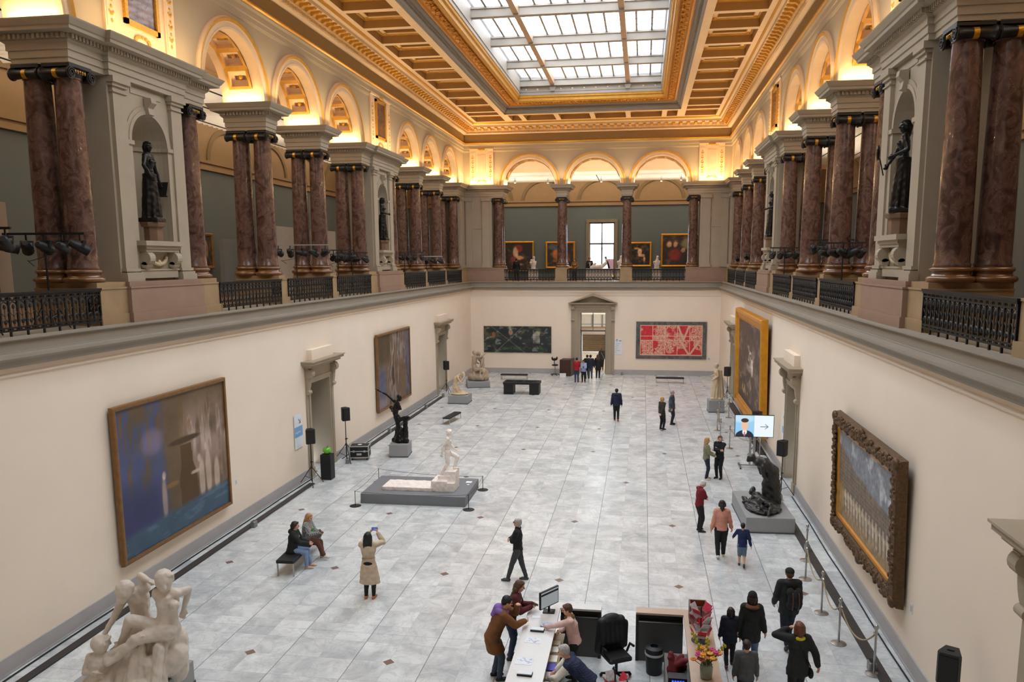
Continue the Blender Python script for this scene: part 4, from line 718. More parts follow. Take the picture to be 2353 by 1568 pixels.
# stair hall seen through it
M_white = mat('white_stair_hall', (214, 208, 196), .8, var=.03); M_step = mat('brown_stair', (120, 96, 70), .6, var=.1)
struct(MB().box(-4, 4, 42.1, 55, -.25, -.01).build('floor_stair_hall', mat('pale_stone_floor', (190, 176, 152), .4)))
mb = MB().box(-5.1, -5, 42.1, 49.5, 0, 6.2).box(5, 5.1, 42.1, 49.5, 0, 6.2).box(-5.1, 5.1, 42.1, 49.5, 6.2, 6.29).box(-5.1, 5.1, 49.4, 49.5, 3.75, 6.2).box(-5.1, -5, 49.5, 66, 0, 3.75).box(5, 5.1, 49.5, 66, 0, 3.75).box(-5.1, 5.1, 49.5, 66.1, 3.7, 3.78).box(-5.1, 5.1, 66, 66.1, 0, 3.75)
struct(mb.build('wall_stair_hall', M_white))
mb = MB()
for k in range(8): mb.box(-3, 1.0, 55+k*.34, 58, k*.165, (k+1)*.165)
mb.box(-5, 5, 57.8, 66, 1.2, 1.33); mb.box(1.0, 1.3, 54.8, 58, 0, 2.1); struct(mb.build('stair_1', M_step))
mb = MB()
for x in (-1.6, -.6, .4, 1.4): mb.box(x-.05, x+.05, 65.8, 65.95, 1.33, 3.7)
mb.box(-5, 5, 57.9, 57.95, 2.2, 2.26); mb.box(-5, 5, 65.8, 65.95, 3.4, 3.5); struct(mb.build('window_1', M_steel))

# ------------------------------------------------------------------ upper arcades
ZS, RI, RO, ZT = 13.36, 1.82, 2.2, 16.15              # springing, soffit radius, archivolt radius, wall top
TH = 1.43
def arc(c, r, n=36, a0=0, a1=PI): return [(c+r*math.cos(a0+(a1-a0)*i/n), ZS+r*math.sin(a0+(a1-a0)*i/n)) for i in range(n+1)]
def arch_wall(T, c, half=2.29):
    mb = MB(T); A = arc(c, RI)
    for d, s in ((0, 1), (-TH, -1)):
        for (s0, z0), (s1, z1) in zip(A[:-1], A[1:]): mb.add([(s1, d, z1), (s0, d, z0), (s0, d, ZT), (s1, d, ZT)], [(0, 1, 2, 3)])
        for x0, x1 in ((c-half, c-RI), (c+RI, c+half)): mb.add([(x0, d, ZS), (x1, d, ZS), (x1, d, ZT), (x0, d, ZT)], [(0, 1, 2, 3)])
    return mb
def archivolt(T, c):
    mb = MB(T)
    prof = [(RI, 0), (RI, .07), (RI+.06, .09), (RI+.07, .06), (RI+.2, .06), (RI+.22, .1), (RI+.3, .14), (RI+.34, .13), (RO, .05), (RO, 0)]
    n = 40; mi = [0, 0, 0, 0, 0, 1, 1, 0, 0]
    for k in range(len(prof)-1):
        mb.m = mi[k]
        for i in range(n):
            a, b = PI*i/n, PI*(i+1)/n; f = lambda p, t: (c+p[0]*math.cos(t), p[1], ZS+p[0]*math.sin(t))
            mb.add([f(prof[k], a), f(prof[k], b), f(prof[k+1], b), f(prof[k+1], a)], [(0, 1, 2, 3)])
    return mb
def soffit(T, c):
    """barrel soffit: pale edge bands, gold lattice and seven double-stepped coffers"""
    mb = MB(T); f = lambda a, b, h: (c+(RI+h)*math.cos(a), b, ZS+(RI+h)*math.sin(a))
    n = 36
    for b0, b1 in ((0, -.3), (-1.13, -TH)):
        for i in range(n): a, e = PI*i/n, PI*(i+1)/n; mb.add([f(a, b0, 0), f(e, b0, 0), f(e, b1, 0), f(a, b1, 0)], [(0, 1, 2, 3)])
    e0 = math.radians(15)
    for a0, a1 in ((0, e0), (PI-e0, PI)):
        for k in range(3): x, y = a0+(a1-a0)*k/3, a0+(a1-a0)*(k+1)/3; mb.add([f(x, -.3, 0), f(y, -.3, 0), f(y, -1.13, 0), f(x, -1.13, 0)], [(0, 1, 2, 3)])
    w = (PI-2*e0)/7
    for k in range(7):
        a = e0+k*w; g = .045*1.6
        cells = [(a, a+w, -.3, -1.13, -.025), (a+g*.7, a+w-g*.7, -.4, -1.03, -.025), (a+g*.7, a+w-g*.7, -.4, -1.03, .13), (a+g*.7+.1, a+w-g*.7-.1, -.52, -.91, .13), (a+g*.7+.1, a+w-g*.7-.1, -.52, -.91, .24)]
        # curved cells: split along the arc so that they follow the barrel
        m = 4
        for j in range(m):
            pass
        mb.nest(f, cells, [1, 0, 0, 0, 0])
        t = a+w/2; p = f(t, -.715, .16); mb.m = 1; mb.ball(p, .085, 8, 5); mb.m = 0
    return mb
SIDEN = {'L': 'left', 'R': 'right', 'B': 'back'}
def arcade(sd, centres, flats):
    T = FR(sd); root = struct(thing('wall_%s_upper' % SIDEN[sd], None, None))
    for c in centres:
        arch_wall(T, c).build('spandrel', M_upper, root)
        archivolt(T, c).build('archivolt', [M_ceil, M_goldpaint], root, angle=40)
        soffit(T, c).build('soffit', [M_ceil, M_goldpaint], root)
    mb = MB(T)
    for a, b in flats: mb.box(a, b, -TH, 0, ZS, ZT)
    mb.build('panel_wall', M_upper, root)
    return root
SIDE_FLATS = [(-13.3, -11.07), (2.67, 7.37), (21.11, 25.81), (39.55, 41.5)]
rootL = arcade('L', ARCH, SIDE_FLATS); rootR = arcade('R', ARCH, SIDE_FLATS)
rootB = arcade('B', [-4.58, 0, 4.58], [(-9.3, -6.87), (6.87, 9.3)])

# entablatures: blocks over the column pairs, long ones over the niche bays
ENT = [(0, 12.5), (0, 12.62), (.03, 12.63), (.03, 12.78), (.06, 12.79), (.06, 12.93), (.12, 12.98), (.12, 13.0), (.14, 13.0), (.14, 13.1), (.2, 13.11), (.36, 13.13), (.37, 13.2), (.4, 13.22), (.47, 13.33), (.48, 13.36)]
def ent_block(T, s0, s1, d0, d1, jut=None):
    """moulded block: plan rectangle grown by the profile offset; jut=(a,b,e) brings a middle stretch forward"""
    mb = MB(T); rings = []
    for o, z in ENT:
        r = [(s0-o, d0-o, z), (s1+o, d0-o, z), (s1+o, d1+o, z)]
        if jut: a, b, e = jut; r += [(b+o, d1+o, z), (b+o, d1+e+o, z), (a-o, d1+e+o, z), (a-o, d1+o, z)]
        r.append((s0-o, d1+o, z)); rings.append(r)
    mb.loft(rings)
    def dent(a, b, fixed, along):
        n = max(2, int((b-a)/.11)); 
        for k in range(n):
            t = a+(b-a)*(k+.5)/n; w = .032
            if along == 's': mb.box(t-w, t+w, fixed, fixed+.06, 13.0, 13.1)
            else: mb.box(fixed, fixed+(.06 if fixed > s0 else -.06), t-w, t+w, 13.0, 13.1)
    if jut:
        a, b, e = jut; dent(s0-.1, a-.1, d1+.14, 's'); dent(b+.1, s1+.1, d1+.14, 's'); dent(a-.12, b+.12, d1+e+.14, 's')
    else: dent(s0-.12, s1+.12, d1+.14, 's')
    dent(d0, d1+.1, s1+.14, 'd'); dent(d0, d1+.1, s0-.14, 'd')
    return mb
for sd, root in (('L', rootL), ('R', rootR)):
    for s in PAIRS:
        if s in (2.67, 7.37, 21.11, 25.81, 39.55): continue
        ent_block(FR(sd), s-.36, s+.36, -TH, 0).build('entablature', M_stone, root)
    for c in BAYS: ent_block(FR(sd), c-2.71, c+2.71, -TH, 0, (c-1.55, c+1.55, .13)).build('entablature', M_stone, root)
    ent_block(FR(sd), 39.19, 42.5, -TH, 0).build('entablature', M_stone, root)
for s in (-2.29, 2.29): ent_block(FR('B'), s-.34, s+.34, -TH, 0).build('entablature', M_stone, rootB)
for s0, s1 in ((-9.3, -6.5), (6.5, 9.3)): ent_block(FR('B') @ Matrix.Translation((0, 0, -.006)), s0, s1, -TH, 0).build('entablature', M_stone, rootB)

# cornice and frieze under the ceiling
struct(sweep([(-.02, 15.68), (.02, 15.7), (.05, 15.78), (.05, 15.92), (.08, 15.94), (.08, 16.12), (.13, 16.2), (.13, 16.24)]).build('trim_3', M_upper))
struct(sweep([(.13, 16.24), (.19, 16.28), (.19, 16.33), (.12, 16.36)]).build('trim_4', M_gold))
struct(sweep([(.12, 16.36), (.1, 16.4), (.1, 16.88)]).build('trim_5', M_olive))
struct(sweep([(.1, 16.88), (.3, 16.9), (.32, 16.92), (.32, 17.03), (.42, 17.05), (.44, 17.09), (.44, 17.24), (.84, 17.26), (.85, 17.38), (.95, 17.44)]).build('trim_6', M_ceil))
struct(sweep([(.95, 17.44), (1.0, 17.5), (1.02, 17.55)]).build('trim_7', M_gold))
def along(sd): return (YN+.3, 41.2) if sd != 'B' else (-9.0, 9.0)
for sd in 'LRB':
    T = FR(sd); a, b = along(sd); mb = MB(T)
    n = int((b-a)/.12)
    for k in range(n): t = a+(b-a)*(k+.5)/n; mb.box(t-.035, t+.035, .32, .39, 16.93, 17.02)
    mb2 = MB(T); n = int((b-a)/.48)
    for k in range(n):
        t = a+(b-a)*(k+.5)/n
        mb2.prism([(.44, 17.1), (.5, 17.08), (.6, 17.15), (.74, 17.15), (.8, 17.19), (.8, 17.25), (.44, 17.25)], t-.09, t+.09)
        mb2.box(t-.105, t+.105, .44, .82, 17.235, 17.255)
    n = int((b-a)/.115)
    mb3 = MB(T)
    for k in range(n): t = a+(b-a)*(k+.5)/n; mb3.ball((t, .38, 17.065), (.045, .06, .04), 6, 4)
    root = struct(thing('trim_%d' % {'L': 8, 'R': 9, 'B': 10}[sd], None, None))
    mb.build('dentil_course', M_ceil, root); mb2.build('modillion_course', M_goldpaint, root); mb3.build('bead_course', M_gold, root)
# ------------------------------------------------------------------ coffered ceiling and skylight
CZ = 17.55
def coffer(mb, a0, a1, b0, b1, o=(.16, .16, .16, .16), deep=1):
    f = lambda a, b, h: (a, b, CZ+h)
    q = lambda k, h: (a0+o[0]+k, a1-o[1]-k, b0+o[2]+k, b1-o[3]-k, h)
    r = [(a0, a1, b0, b1, 0), q(0, 0), q(0, .3), q(.1, .31), q(.12, .36), q(.26, .36), q(.3, .37), q(.3, .52), q(.36, .53)]
    mb.nest(lambda a, b, h: f(a, b, h), r, [0, 1, 2, 2, 0, 2, 1, 2, 1])
    if deep:
        for (x, y) in ((a0+o[0]+.2, b0+o[2]+.2), (a1-o[1]-.2, b0+o[2]+.2), (a0+o[0]+.2, b1-o[3]-.2), (a1-o[1]-.2, b1-o[3]-.2)):
            mb.m = 2; mb.ball((x, y, CZ+.34), (.09, .09, .04), 6, 4); mb.m = 0
ceil = struct(thing('ceiling', None, None))
for sg, nm in ((-1, 'left'), (1, 'right')):
    xs = sorted((sg*8.28, sg*5.68)); o = (.23, .35) if sg < 0 else (.35, .23)
    mb = MB(); coffer(mb, xs[0], xs[1], 38.05, 40.48, o+(.16, .28)); coffer(mb, xs[0], xs[1], 36.8, 38.05, o+(.16, .16), 0)
    for k in range(19): coffer(mb, xs[0], xs[1], 36.8-2.31*(k+1), 36.8-2.31*k, o+(.16, .16))
    mb.box(xs[0], xs[1], YN, 36.8-2.31*19, CZ, CZ+.05)
    mb.f = [f[::-1] for f in mb.f]
    mb.build('coffer_band', [M_ceil, M_cof, M_goldpaint], ceil)
mb = MB()
for x0, x1 in [(-5.68, -4.68)]+[(-4.68+2.34*k, -2.34+2.34*k) for k in range(4)]+[(4.68, 5.68)]: coffer(mb, x0, x1, 37.88, 40.48, (.16, .16, .32, .28), x1-x0 > 2)
mb.f = [f[::-1] for f in mb.f]
mb.build('coffer_band', [M_ceil, M_cof, M_goldpaint], ceil)
struct(sweep([(3.62, 17.55), (3.6, 17.64), (3.66, 17.68), (3.7, 17.72), (3.72, 17.9), (3.82, 17.94), (3.9, 18.05), (3.94, 18.1)]).build('trim_11', M_skyst))
mb = MB()
for x in np.arange(-5.4, 5.41, .115): mb.box(x-.03, x+.03, 41.5-3.81, 41.5-3.7, 17.78, 17.86)
for y in np.arange(-5, 37.6, .115):
    for sg in (-1, 1): mb.box(sg*(9.3-3.7), sg*(9.3-3.81), y-.03, y+.03, 17.78, 17.86)
struct(mb.build('trim_12', M_skyst))
struct(sweep([(3.94, 18.08), (3.97, 18.0), (4.06, 17.98), (4.12, 18.06), (4.5, 18.12), (4.56, 18.06), (4.62, 18.08)]).build('trim_13', M_gilt))
struct(sweep([(4.62, 18.08), (4.66, 18.14), (4.7, 18.14), (4.72, 18.3), (4.8, 18.34), (4.82, 18.44), (4.86, 18.46)]).build('trim_14', M_goldpaint))
mb = MB()                                              # running leaf ornament on the gilded band
for y in np.arange(0, 37, .22):
    for sg in (-1, 1):
        x = sg*(9.3-4.3); mb.ball((x+.08*math.sin(y*9), y, 18.07), (.13, .085, .05), 6, 4); mb.ball((x-sg*.13, y+.1, 18.06), (.05, .06, .045), 6, 4)
for x in np.arange(-5, 5.01, .22): mb.ball((x, 41.5-4.3+.08*math.sin(x*9), 18.07), (.085, .13, .05), 6, 4)
struct(mb.build('trim_15', M_gilt, smooth=True))
SKZ = 18.95; SX, SY = 4.44, 36.64
struct(sweep([(4.86, 18.46), (4.86, 18.62), (4.9, 18.64), (4.9, 19.5), (4.98, 19.52), (4.98, 20.3)]).build('trim_16', M_skyst))
E0 = struct(thing('window_2', None, None))
BY = [36.5-4.75*k for k in range(10)]
for y in BY: MB().box(-SX, SX, y-.16, y+.16, SKZ, SKZ+.42).box(-SX, SX, y-.22, y+.22, SKZ+.34, SKZ+.42).build('cross_beam', M_skyst, E0)
for x in (-2.35, 2.35): MB().box(x-.13, x+.13, YN+5, SY, SKZ+.06, SKZ+.46).build('long_beam', mat('skylight_tan_beam', (176, 146, 118), .5, var=.04), E0)
mb = MB()
for k in range(-6, 7):
    if k in (-3, 3): continue
    x = k*.742; mb.box(x-.045, x+.045, YN+5, SY, SKZ+.4, SKZ+.5)
mb.build('glazing_bars', M_skyst, E0)
mb = MB()
for x in (-2.35, 2.35): mb.add([(x-.2, SY-.02, SKZ-.04), (x+.2, SY-.02, SKZ-.04), (x+.12, SY-.02, SKZ-.3), (x-.12, SY-.02, SKZ-.3), (x-.2, SY-.2, SKZ-.04), (x+.2, SY-.2, SKZ-.04), (x+.12, SY-.16, SKZ-.3), (x-.12, SY-.16, SKZ-.3)], [(0,1,2,3),(7,6,5,4),(0,4,5,1),(1,5,6,2),(2,6,7,3),(3,7,4,0)])
mb.build('bracket', M_skyst, E0)
mb = MB()
for k in range(12):
    x = -4.05+k*.736
    if abs(abs(x)-2.35) > .3: mb.ball((x, SY-.04, SKZ-.16), .06, 8, 6)
mb.build('bolt_cap', mat('pale_cap', (220, 205, 185), .4), E0, smooth=True)
def glass_mat():
    m = bpy.data.materials.new('skylight_glass'); m.use_nodes = True; nt = m.node_tree; nt.nodes.clear(); N = nt.nodes.new; L = nt.links.new
    o = N('ShaderNodeOutputMaterial'); t = N('ShaderNodeBsdfTransparent'); d = N('ShaderNodeBsdfTranslucent'); x = N('ShaderNodeMixShader')
    tc = N('ShaderNodeTexCoord'); n = N('ShaderNodeTexNoise'); n.inputs['Scale'].default_value = .8; L(tc.outputs['Object'], n.inputs['Vector'])
    mr = N('ShaderNodeMapRange'); mr.inputs['To Min'].default_value = .05; mr.inputs['To Max'].default_value = .3; L(n.outputs['Fac'], mr.inputs['Value'])
    d.inputs[0].default_value = (.85, .88, .92, 1); t.inputs[0].default_value = (.97, .985, 1, 1)
    L(mr.outputs[0], x.inputs[0]); L(t.outputs[0], x.inputs[1]); L(d.outputs[0], x.inputs[2]); L(x.outputs[0], o.inputs['Surface']); return m
mb = MB(); mb.add([(-SX, YN+5, SKZ+.5), (SX, YN+5, SKZ+.5), (SX, SY, SKZ+.5), (-SX, SY, SKZ+.5)], [(0, 1, 2, 3)]); mb.build('glass_pane', glass_mat(), E0)
mb = MB(); y = YN+5.2
while y < SY: mb.box(-SX, SX, y-.045, y+.045, SKZ+.75, SKZ+.79); y += .95
mb.build('louvre', mat('blue_grey_louvre', (150, 165, 185), .5), E0)
struct(MB().box(-9.8, -5.6, YN, 42, 18.3, 18.4).box(5.6, 9.8, YN, 42, 18.3, 18.4).box(-5.6, 5.6, 37.9, 42, 18.3, 18.4).box(-9.8, 9.8, YN-.5, YN+5, 18.45, 18.55).build('ceiling_slab', M_cof))
# ------------------------------------------------------------------ columns, piers, niches, railings
def column_proto():
    E0 = thing('marble_column', 'x', 'column')
    tor = lambda r, z, h, n=6: [(r+h/2*math.cos(-PI/2+PI*k/n), z+h/2+h/2*math.sin(-PI/2+PI*k/n)) for k in range(n+1)]
    MB().lathe([(.3, 0)]+tor(.4, 0, .13)+[(.385, .135), (.36, .17), (.365, .2)]+tor(.365, .21, .09)+[(.345, .305), (.345, .33), (.3, .335)], n=28).build('base', M_base, E0, angle=35)
    sh = [(.33-.05*(k/10)**1.6, .33+4.27*k/10) for k in range(11)]
    MB().lathe([(.35, .325), (.35, .36)]+[(sh[0][0], .39)]+sh[1:]+[(.3, 4.61), (.3, 4.64)], n=28).build('shaft', M_marble, E0, angle=40)
    mb = MB(); mb.lathe([(.28, 4.62), (.33, 4.7), (.36, 4.76), (.3, 4.8)], n=20); mb.box(-.35, .35, -.36, .36, 4.84, 4.92); mb.box(-.31, .31, -.3, .3, 4.76, 4.85)
    for sg in (-1, 1):
        y = sg*.33; rings = []
        for x, r in ((-.36, .14), (-.33, .145), (-.3, .12), (-.1, .1), (.1, .1), (.3, .12), (.33, .145), (.36, .14)): rings.append([(x, y+r*math.cos(2*PI*i/12), 4.7+r*math.sin(2*PI*i/12)) for i in range(12)])
        mb.loft(rings)
        for xx in (-.37, .37):
            P = [(xx, y+(.125-.1*t/14)*math.cos(t*.9), 4.7+(.125-.1*t/14)*math.sin(t*.9)) for t in range(15)]; mb.tube(P, .018, 5)
    mb.m = 1
    for sg in (-1, 1):
        mb.loft([[(x, sg*.33+.108*math.cos(2*PI*i/12), 4.7+.108*math.sin(2*PI*i/12)) for i in range(12)] for x in (-.05, .05)])
        for k in range(-2, 3): mb.ball((sg*.335, k*.075, 4.76), (.02, .022, .045), 6, 4)
    mb.build('capital', [M_black, M_gold], E0, angle=40)
    return E0
col = column_proto(); used = False
def put_col(x, y, lab, rz=0, grp='red-brown marble columns of the upper gallery'):
    global used
    place(col, used, (x, y, 7.6), rz, lab, grp); used = True
ORD = ['first', 'second', 'third', 'fourth', 'fifth', 'sixth', 'seventh', 'eighth', 'ninth']
for sd, nm, sg in (('L', 'left', -1), ('R', 'right', 1)):
    for k, s in enumerate([39.55, 34.97, 30.39, 25.81, 21.11, 16.53, 11.95, 7.37, 2.67]):
        put_col(sg*9.64, s, 'red-brown marble column, hall-side one of the %s pair from the back wall, %s gallery' % (ORD[k], nm), 0 if sg < 0 else PI)
        put_col(sg*10.41, s, 'red-brown marble column, gallery-side one of the %s pair from the back wall, %s gallery' % (ORD[k], nm), 0 if sg < 0 else PI)
for x, nm in ((-6.87, 'leftmost'), (-2.29, 'second from left'), (2.29, 'third from left'), (6.87, 'rightmost')):
    put_col(x, 41.84, 'red-brown marble column of the back arcade, %s in its front row' % nm, PI/2)
    put_col(x, 42.61, 'red-brown marble column of the back arcade, %s in its rear row' % nm, PI/2)

def plinth(T, a, b, d0, d1, m=M_tan, root=None):
    mb = MB(T); mb.box(a-.03, b+.03, d0, d1+.04, 6.6, 6.84); mb.box(a, b, d0, d1, 6.84, 7.44); mb.box(a-.02, b+.02, d0, d1+.02, 7.44, 7.48); mb.box(a+.04, b-.04, d0, d1-.06, 7.48, 7.6)
    return mb.build('pedestal', m, root)
def niche_bay(T, c, root):
    plinth(T, c-2.65, c+2.65, -TH, .22, M_tan, root); plinth(T, c-1.62, c+1.62, 0, .33, M_pink, root)
    mb = MB(T); R = .74; zs = 11.1; zb = 8.62; n = 20
    L_, H = 1.5, 12.5
    # front face round the niche
    mb.box(c-L_, c-R, -1.3, 0, 7.6, H); mb.box(c+R, c+L_, -1.3, 0, 7.6, H); mb.box(c-R, c+R, -1.3, 0, 7.6, zb)
    A = [(c+R*math.cos(PI*i/n), zs+R*math.sin(PI*i/n)) for i in range(n+1)]
    for (s0, z0), (s1, z1) in zip(A[:-1], A[1:]): mb.add([(s1, 0, z1), (s0, 0, z0), (s0, 0, H), (s1, 0, H)], [(0, 1, 2, 3)])
    mb.add([(c-R, 0, H), (c+R, 0, H), (c+R, -1.3, H), (c-R, -1.3, H)], [(0, 1, 2, 3)])
    for i in range(n):                                # half-cylinder and half-dome
        a, b = PI*i/n, PI*(i+1)/n; p = lambda t, z, r=R: (c+r*math.cos(t), -r*math.sin(t), z)
        mb.add([p(a, zb), p(b, zb), p(b, zs), p(a, zs)], [(0, 1, 2, 3)])
        for k in range(6):
            u, v = PI/2*k/6, PI/2*(k+1)/6
            mb.add([p(a, zs+R*math.sin(u), R*math.cos(u)), p(b, zs+R*math.sin(u), R*math.cos(u)), p(b, zs+R*math.sin(v), R*math.cos(v)), p(a, zs+R*math.sin(v), R*math.cos(v))], [(0, 1, 2, 3)])
    mb.box(c-R, c+R, -1.3, -1.28, zb, H)
    mb.build('niche_pier', M_stone, root)
    mb = MB(T)
    for r0, r1, dd in ((R, R+.1, .05), (R+.1, R+.2, .03)):
        for i in range(24):
            a, b = PI*i/24, PI*(i+1)/24; f = lambda r, t, d: (c+r*math.cos(t), d, zs+r*math.sin(t))
            mb.add([f(r0, a, 0), f(r1, a, 0), f(r1, b, 0), f(r0, b, 0), f(r0, a, dd), f(r1, a, dd), f(r1, b, dd), f(r0, b, dd)], [(4,5,6,7),(0,4,7,3),(1,2,6,5)])
    for sg in (-1, 1): mb.box(c+sg*R, c+sg*(R+.2), 0, .05, 8.62, zs-.1); mb.box(c+sg*(R-.04), c+sg*(R+.24), -.1, .09, zs-.1, zs)
    for i in range(n):
        a, b = PI*i/n, PI*(i+1)/n; p = lambda t, z, r: (c+r*math.cos(t), -r*math.sin(t), z)
        mb.add([p(a, zs-.1, R-.05), p(b, zs-.1, R-.05), p(b, zs, R-.05), p(a, zs, R-.05)], [(0, 1, 2, 3)])
    mb.prism([(.02, 11.8), (.16, 11.84), (.13, 12.0), (.24, 12.12), (.22, 12.24), (.02, 12.26)], c-.11, c+.11); mb.build('niche_surround', M_stone, root)
    mb = MB(T)
    for a, b in ((c-1.42, c-.94), (c+.94, c+1.42)):
        mb.box(a, b, 0, .1, 7.6, 12.5); mb.box(a-.1, b+.1, 0, .2, 7.6, 7.76); mb.box(a-.07, b+.07, 0, .17, 7.76, 7.82); mb.box(a-.04, b+.04, 0, .14, 7.84, 7.92)
        mb.box(a-.03, b+.03, 0, .14, 12.14, 12.17); mb.box(a-.05, b+.05, 0, .15, 12.28, 12.36); mb.box(a-.09, b+.09, 0, .2, 12.36, 12.5)
    mb.box(c-.62, c+.62, 0, .02, 12.28, 12.44); mb.build('pilaster', M_stone, root)
    mb = MB(T); mb.box(c-.84, c+.84, 0, .3, 8.5, 8.62); mb.box(c-.76, c+.76, 0, .24, 8.42, 8.5); mb.box(c-.72, c+.72, 0, .2, 8.34, 8.42); mb.box(c-.8, c+.8, 0, .08, 7.66, 7.86); mb.box(c-.84, c+.84, 0, .1, 7.86, 7.9)
    for s in (c-.6, c+.6): console(mb, s, .02, 8.34, .18, .42, .2)
    mb.m = 1
    for k in range(15):
        t = PI*(k+.5)/15; mb.ball((c+.34*math.cos(t), .05, 8.22-.2*math.sin(t)), .042+.015*math.sin(t), 6, 4)
    mb.ball((c, .06, 8.05), (.07, .05, .09), 8, 6)
    mb.build('garland_shelf', [M_stone, mat('cream_garland', (196, 176, 140), .6)], root)
def plaque(T, c, root, hw=1.42, marble=True):
    z0, z1 = 13.42, 15.9
    mb = MB(T)
    for a, b in ((c-hw, c-hw+.42), (c+hw-.42, c+hw)): mb.box(a, b, 0, .07, z0, z1); mb.box(a+.06, b-.06, .07, .085, z0+.25, z1-.25)
    mb.box(c-hw+.42, c+hw-.42, 0, .03, z0, z1); mb.box(c-hw, c+hw, 0, .12, z1-.06, z1+.04); mb.build('panel_frame', M_ceil, root)
    mb = MB(T)
    for a in (c-hw+.21, c+hw-.21):
        for k in range(11):
            z = z0+.4+k*.16; w = .07 if k % 2 else .045; mb.ball((a, .09, z), (w, .02, .05), 6, 4)
            if k % 2: mb.ball((a-.07, .09, z+.05), (.03, .015, .04), 6, 4); mb.ball((a+.07, .09, z+.05), (.03, .015, .04), 6, 4)
    for k in range(7): t = PI*k/6; mb.ball((c+.28*math.cos(t), .06, z0+.22+.1*math.sin(t)), (.06, .02, .05), 6, 4)
    for k in (-1, 0, 1): mb.ball((c+k*.16, .12, z1-.05), (.09, .05, .08), 8, 5)
    mb.build('relief_ornament', M_goldpaint, root)
    if marble:
        MB(T).box(c-.58, c+.58, 0, .06, z0+.62, z1-.3).build('marble_plaque', M_marble, root)
        mb = MB(T)
        for a, b, y0, y1 in ((c-.7, c-.58, z0+.5, z1-.18), (c+.58, c+.7, z0+.5, z1-.18), (c-.7, c+.7, z1-.3, z1-.18), (c-.7, c+.7, z0+.5, z0+.62)): mb.box(a, b, 0, .11, y0, y1)
        mb.build('plaque_frame', M_gold, root)
    else: MB(T).box(c-.28, c+.28, 0, .05, z0+.5, z1-.4).build('marble_plaque', mat('pale_pink_panel', (222, 184, 150), .6), root)
for sd, root in (('L', rootL), ('R', rootR)):
    T = FR(sd)
    for s in PAIRS:
        if s not in (2.67, 7.37, 21.11, 25.81, 39.55): plinth(T, s-.3, s+.3, -TH, .22, M_tan, root)
    plinth(T, 39.3, 41.5, -TH, .22, M_tan, root)
    for c in BAYS: niche_bay(T, c, root); plaque(T, c, root)
    mb = MB(T).box(40.0, 41.5, -TH, .02, 7.6, 12.5).box(40.1, 40.6, 0, .1, 7.6, 12.5).box(40.0, 40.7, 0, .2, 7.6, 7.8).box(40.05, 40.65, 0, .18, 12.3, 12.5); mb.build('corner_pier', M_stone, root)
T = FR('B')
for s in (-2.29, 2.29): plinth(T, s-.42, s+.42, -TH, .2, M_tan, rootB)
for a, b in ((-9.3, -6.4), (6.4, 9.3)): plinth(T, a, b, -TH, .2, M_pink, rootB); 
for sg in (-1, 1):
    mb = MB(T).box(sg*7.3, sg*9.3, -TH, .02, 7.6, 12.5)
    for a, b in ((7.45, 8.0), (8.75, 9.2)): mb.box(sg*a, sg*b, 0, .1, 7.6, 12.5); mb.box(sg*(a-.08), sg*(b+.08), 0, .18, 7.6, 7.82); mb.box(sg*(a-.06), sg*(b+.06), 0, .16, 12.3, 12.5)
    mb.box(sg*8.0, sg*8.75, 0, .05, 10.35, 10.45); mb.build('corner_pier', M_stone, rootB)
    mb2 = T; plaque(T, sg*7.98, rootB, .85, False)

# wrought-iron railings
def rail_proto(L, name='iron_railing'):
    E0 = thing(name, 'x', 'railing'); h = .88; n = int(round(L/.222)); w = L/n
    MB().box(-L/2-.04, L/2+.04, -.05, .05, h-.05, h).box(-L/2-.02, L/2+.02, -.035, .035, h-.09, h-.05).build('handrail', M_iron, E0)
    mb = MB()
    for z0, z1 in ((.1, .125), (.165, .185), (h-.16, h-.14)): mb.box(-L/2, L/2, -.018, .018, z0-.006, z1+.006)
    for k in range(n+1):
        x = -L/2+k*w; mb.box(x-.02, x+.02, -.016, .016, 0 if k % 2 == 0 else .1, h-.08)
    for k in range(n):
        x = -L/2+(k+.5)*w; r = w/2-.01
        for z0, hh in ((.53, .17), (.19, .15)):
            P = [(x-r, z0), (x-r*.95, z0+hh*.5), (x-r*.55, z0+hh*.85), (x, z0+hh), (x+r*.55, z0+hh*.85), (x+r*.95, z0+hh*.5), (x+r, z0)]
            mb.tube([(p[0], 0, p[1]) for p in P], .016, 4)
        for z in (.6, .29): mb.ball((x, 0, z), (.04, .024, .052), 6, 4)
        mb.tube([(x, 0, .2), (x, 0, .56)], .008, 4); mb.tube([(x-r, 0, .5), (x, 0, .4), (x+r, 0, .5)], .008, 4)
        for j in range(2): mb.ball((x-w/4+j*w/2, 0, h-.115), (.03, .012, .022), 6, 4); mb.ball((x-w/4+j*w/2, 0, .145), (.03, .012, .018), 6, 4)
    mb.build('lattice_panel', M_iron, E0)
    for sg in (-1, 1):
        mb = MB().box(sg*L/2-.02, sg*L/2+.02, -.02, .02, 0, h-.05).box(sg*L/2-.02, sg*L/2+.02, -.3, -.27, 0, h-.05)
        for k in range(7): mb.tube([(sg*L/2, -.145+.11*math.cos(a*PI/4), .1+k*.11+.045*math.sin(a*PI/4)) for a in range(9)], .012, 4)
        mb.box(sg*L/2-.02, sg*L/2+.02, -.3, 0, h-.09, h-.05); mb.build('end_bracket', M_iron, E0)
    return E0
rail = rail_proto(4.0); ur = False
for sg, nm in ((-1, 'left'), (1, 'right')):
    for k, c in enumerate([37.26, 32.68, 28.1, 18.82, 14.24, 9.66, .38]):
        place(rail, ur, (sg*9.06, c-.02, 6.6), PI/2 if sg > 0 else -PI/2, 'black wrought-iron railing on the %s gallery, %s from the back wall' % (nm, ORD[k]), 'iron gallery railings'); ur = True
M_thin = M_iron
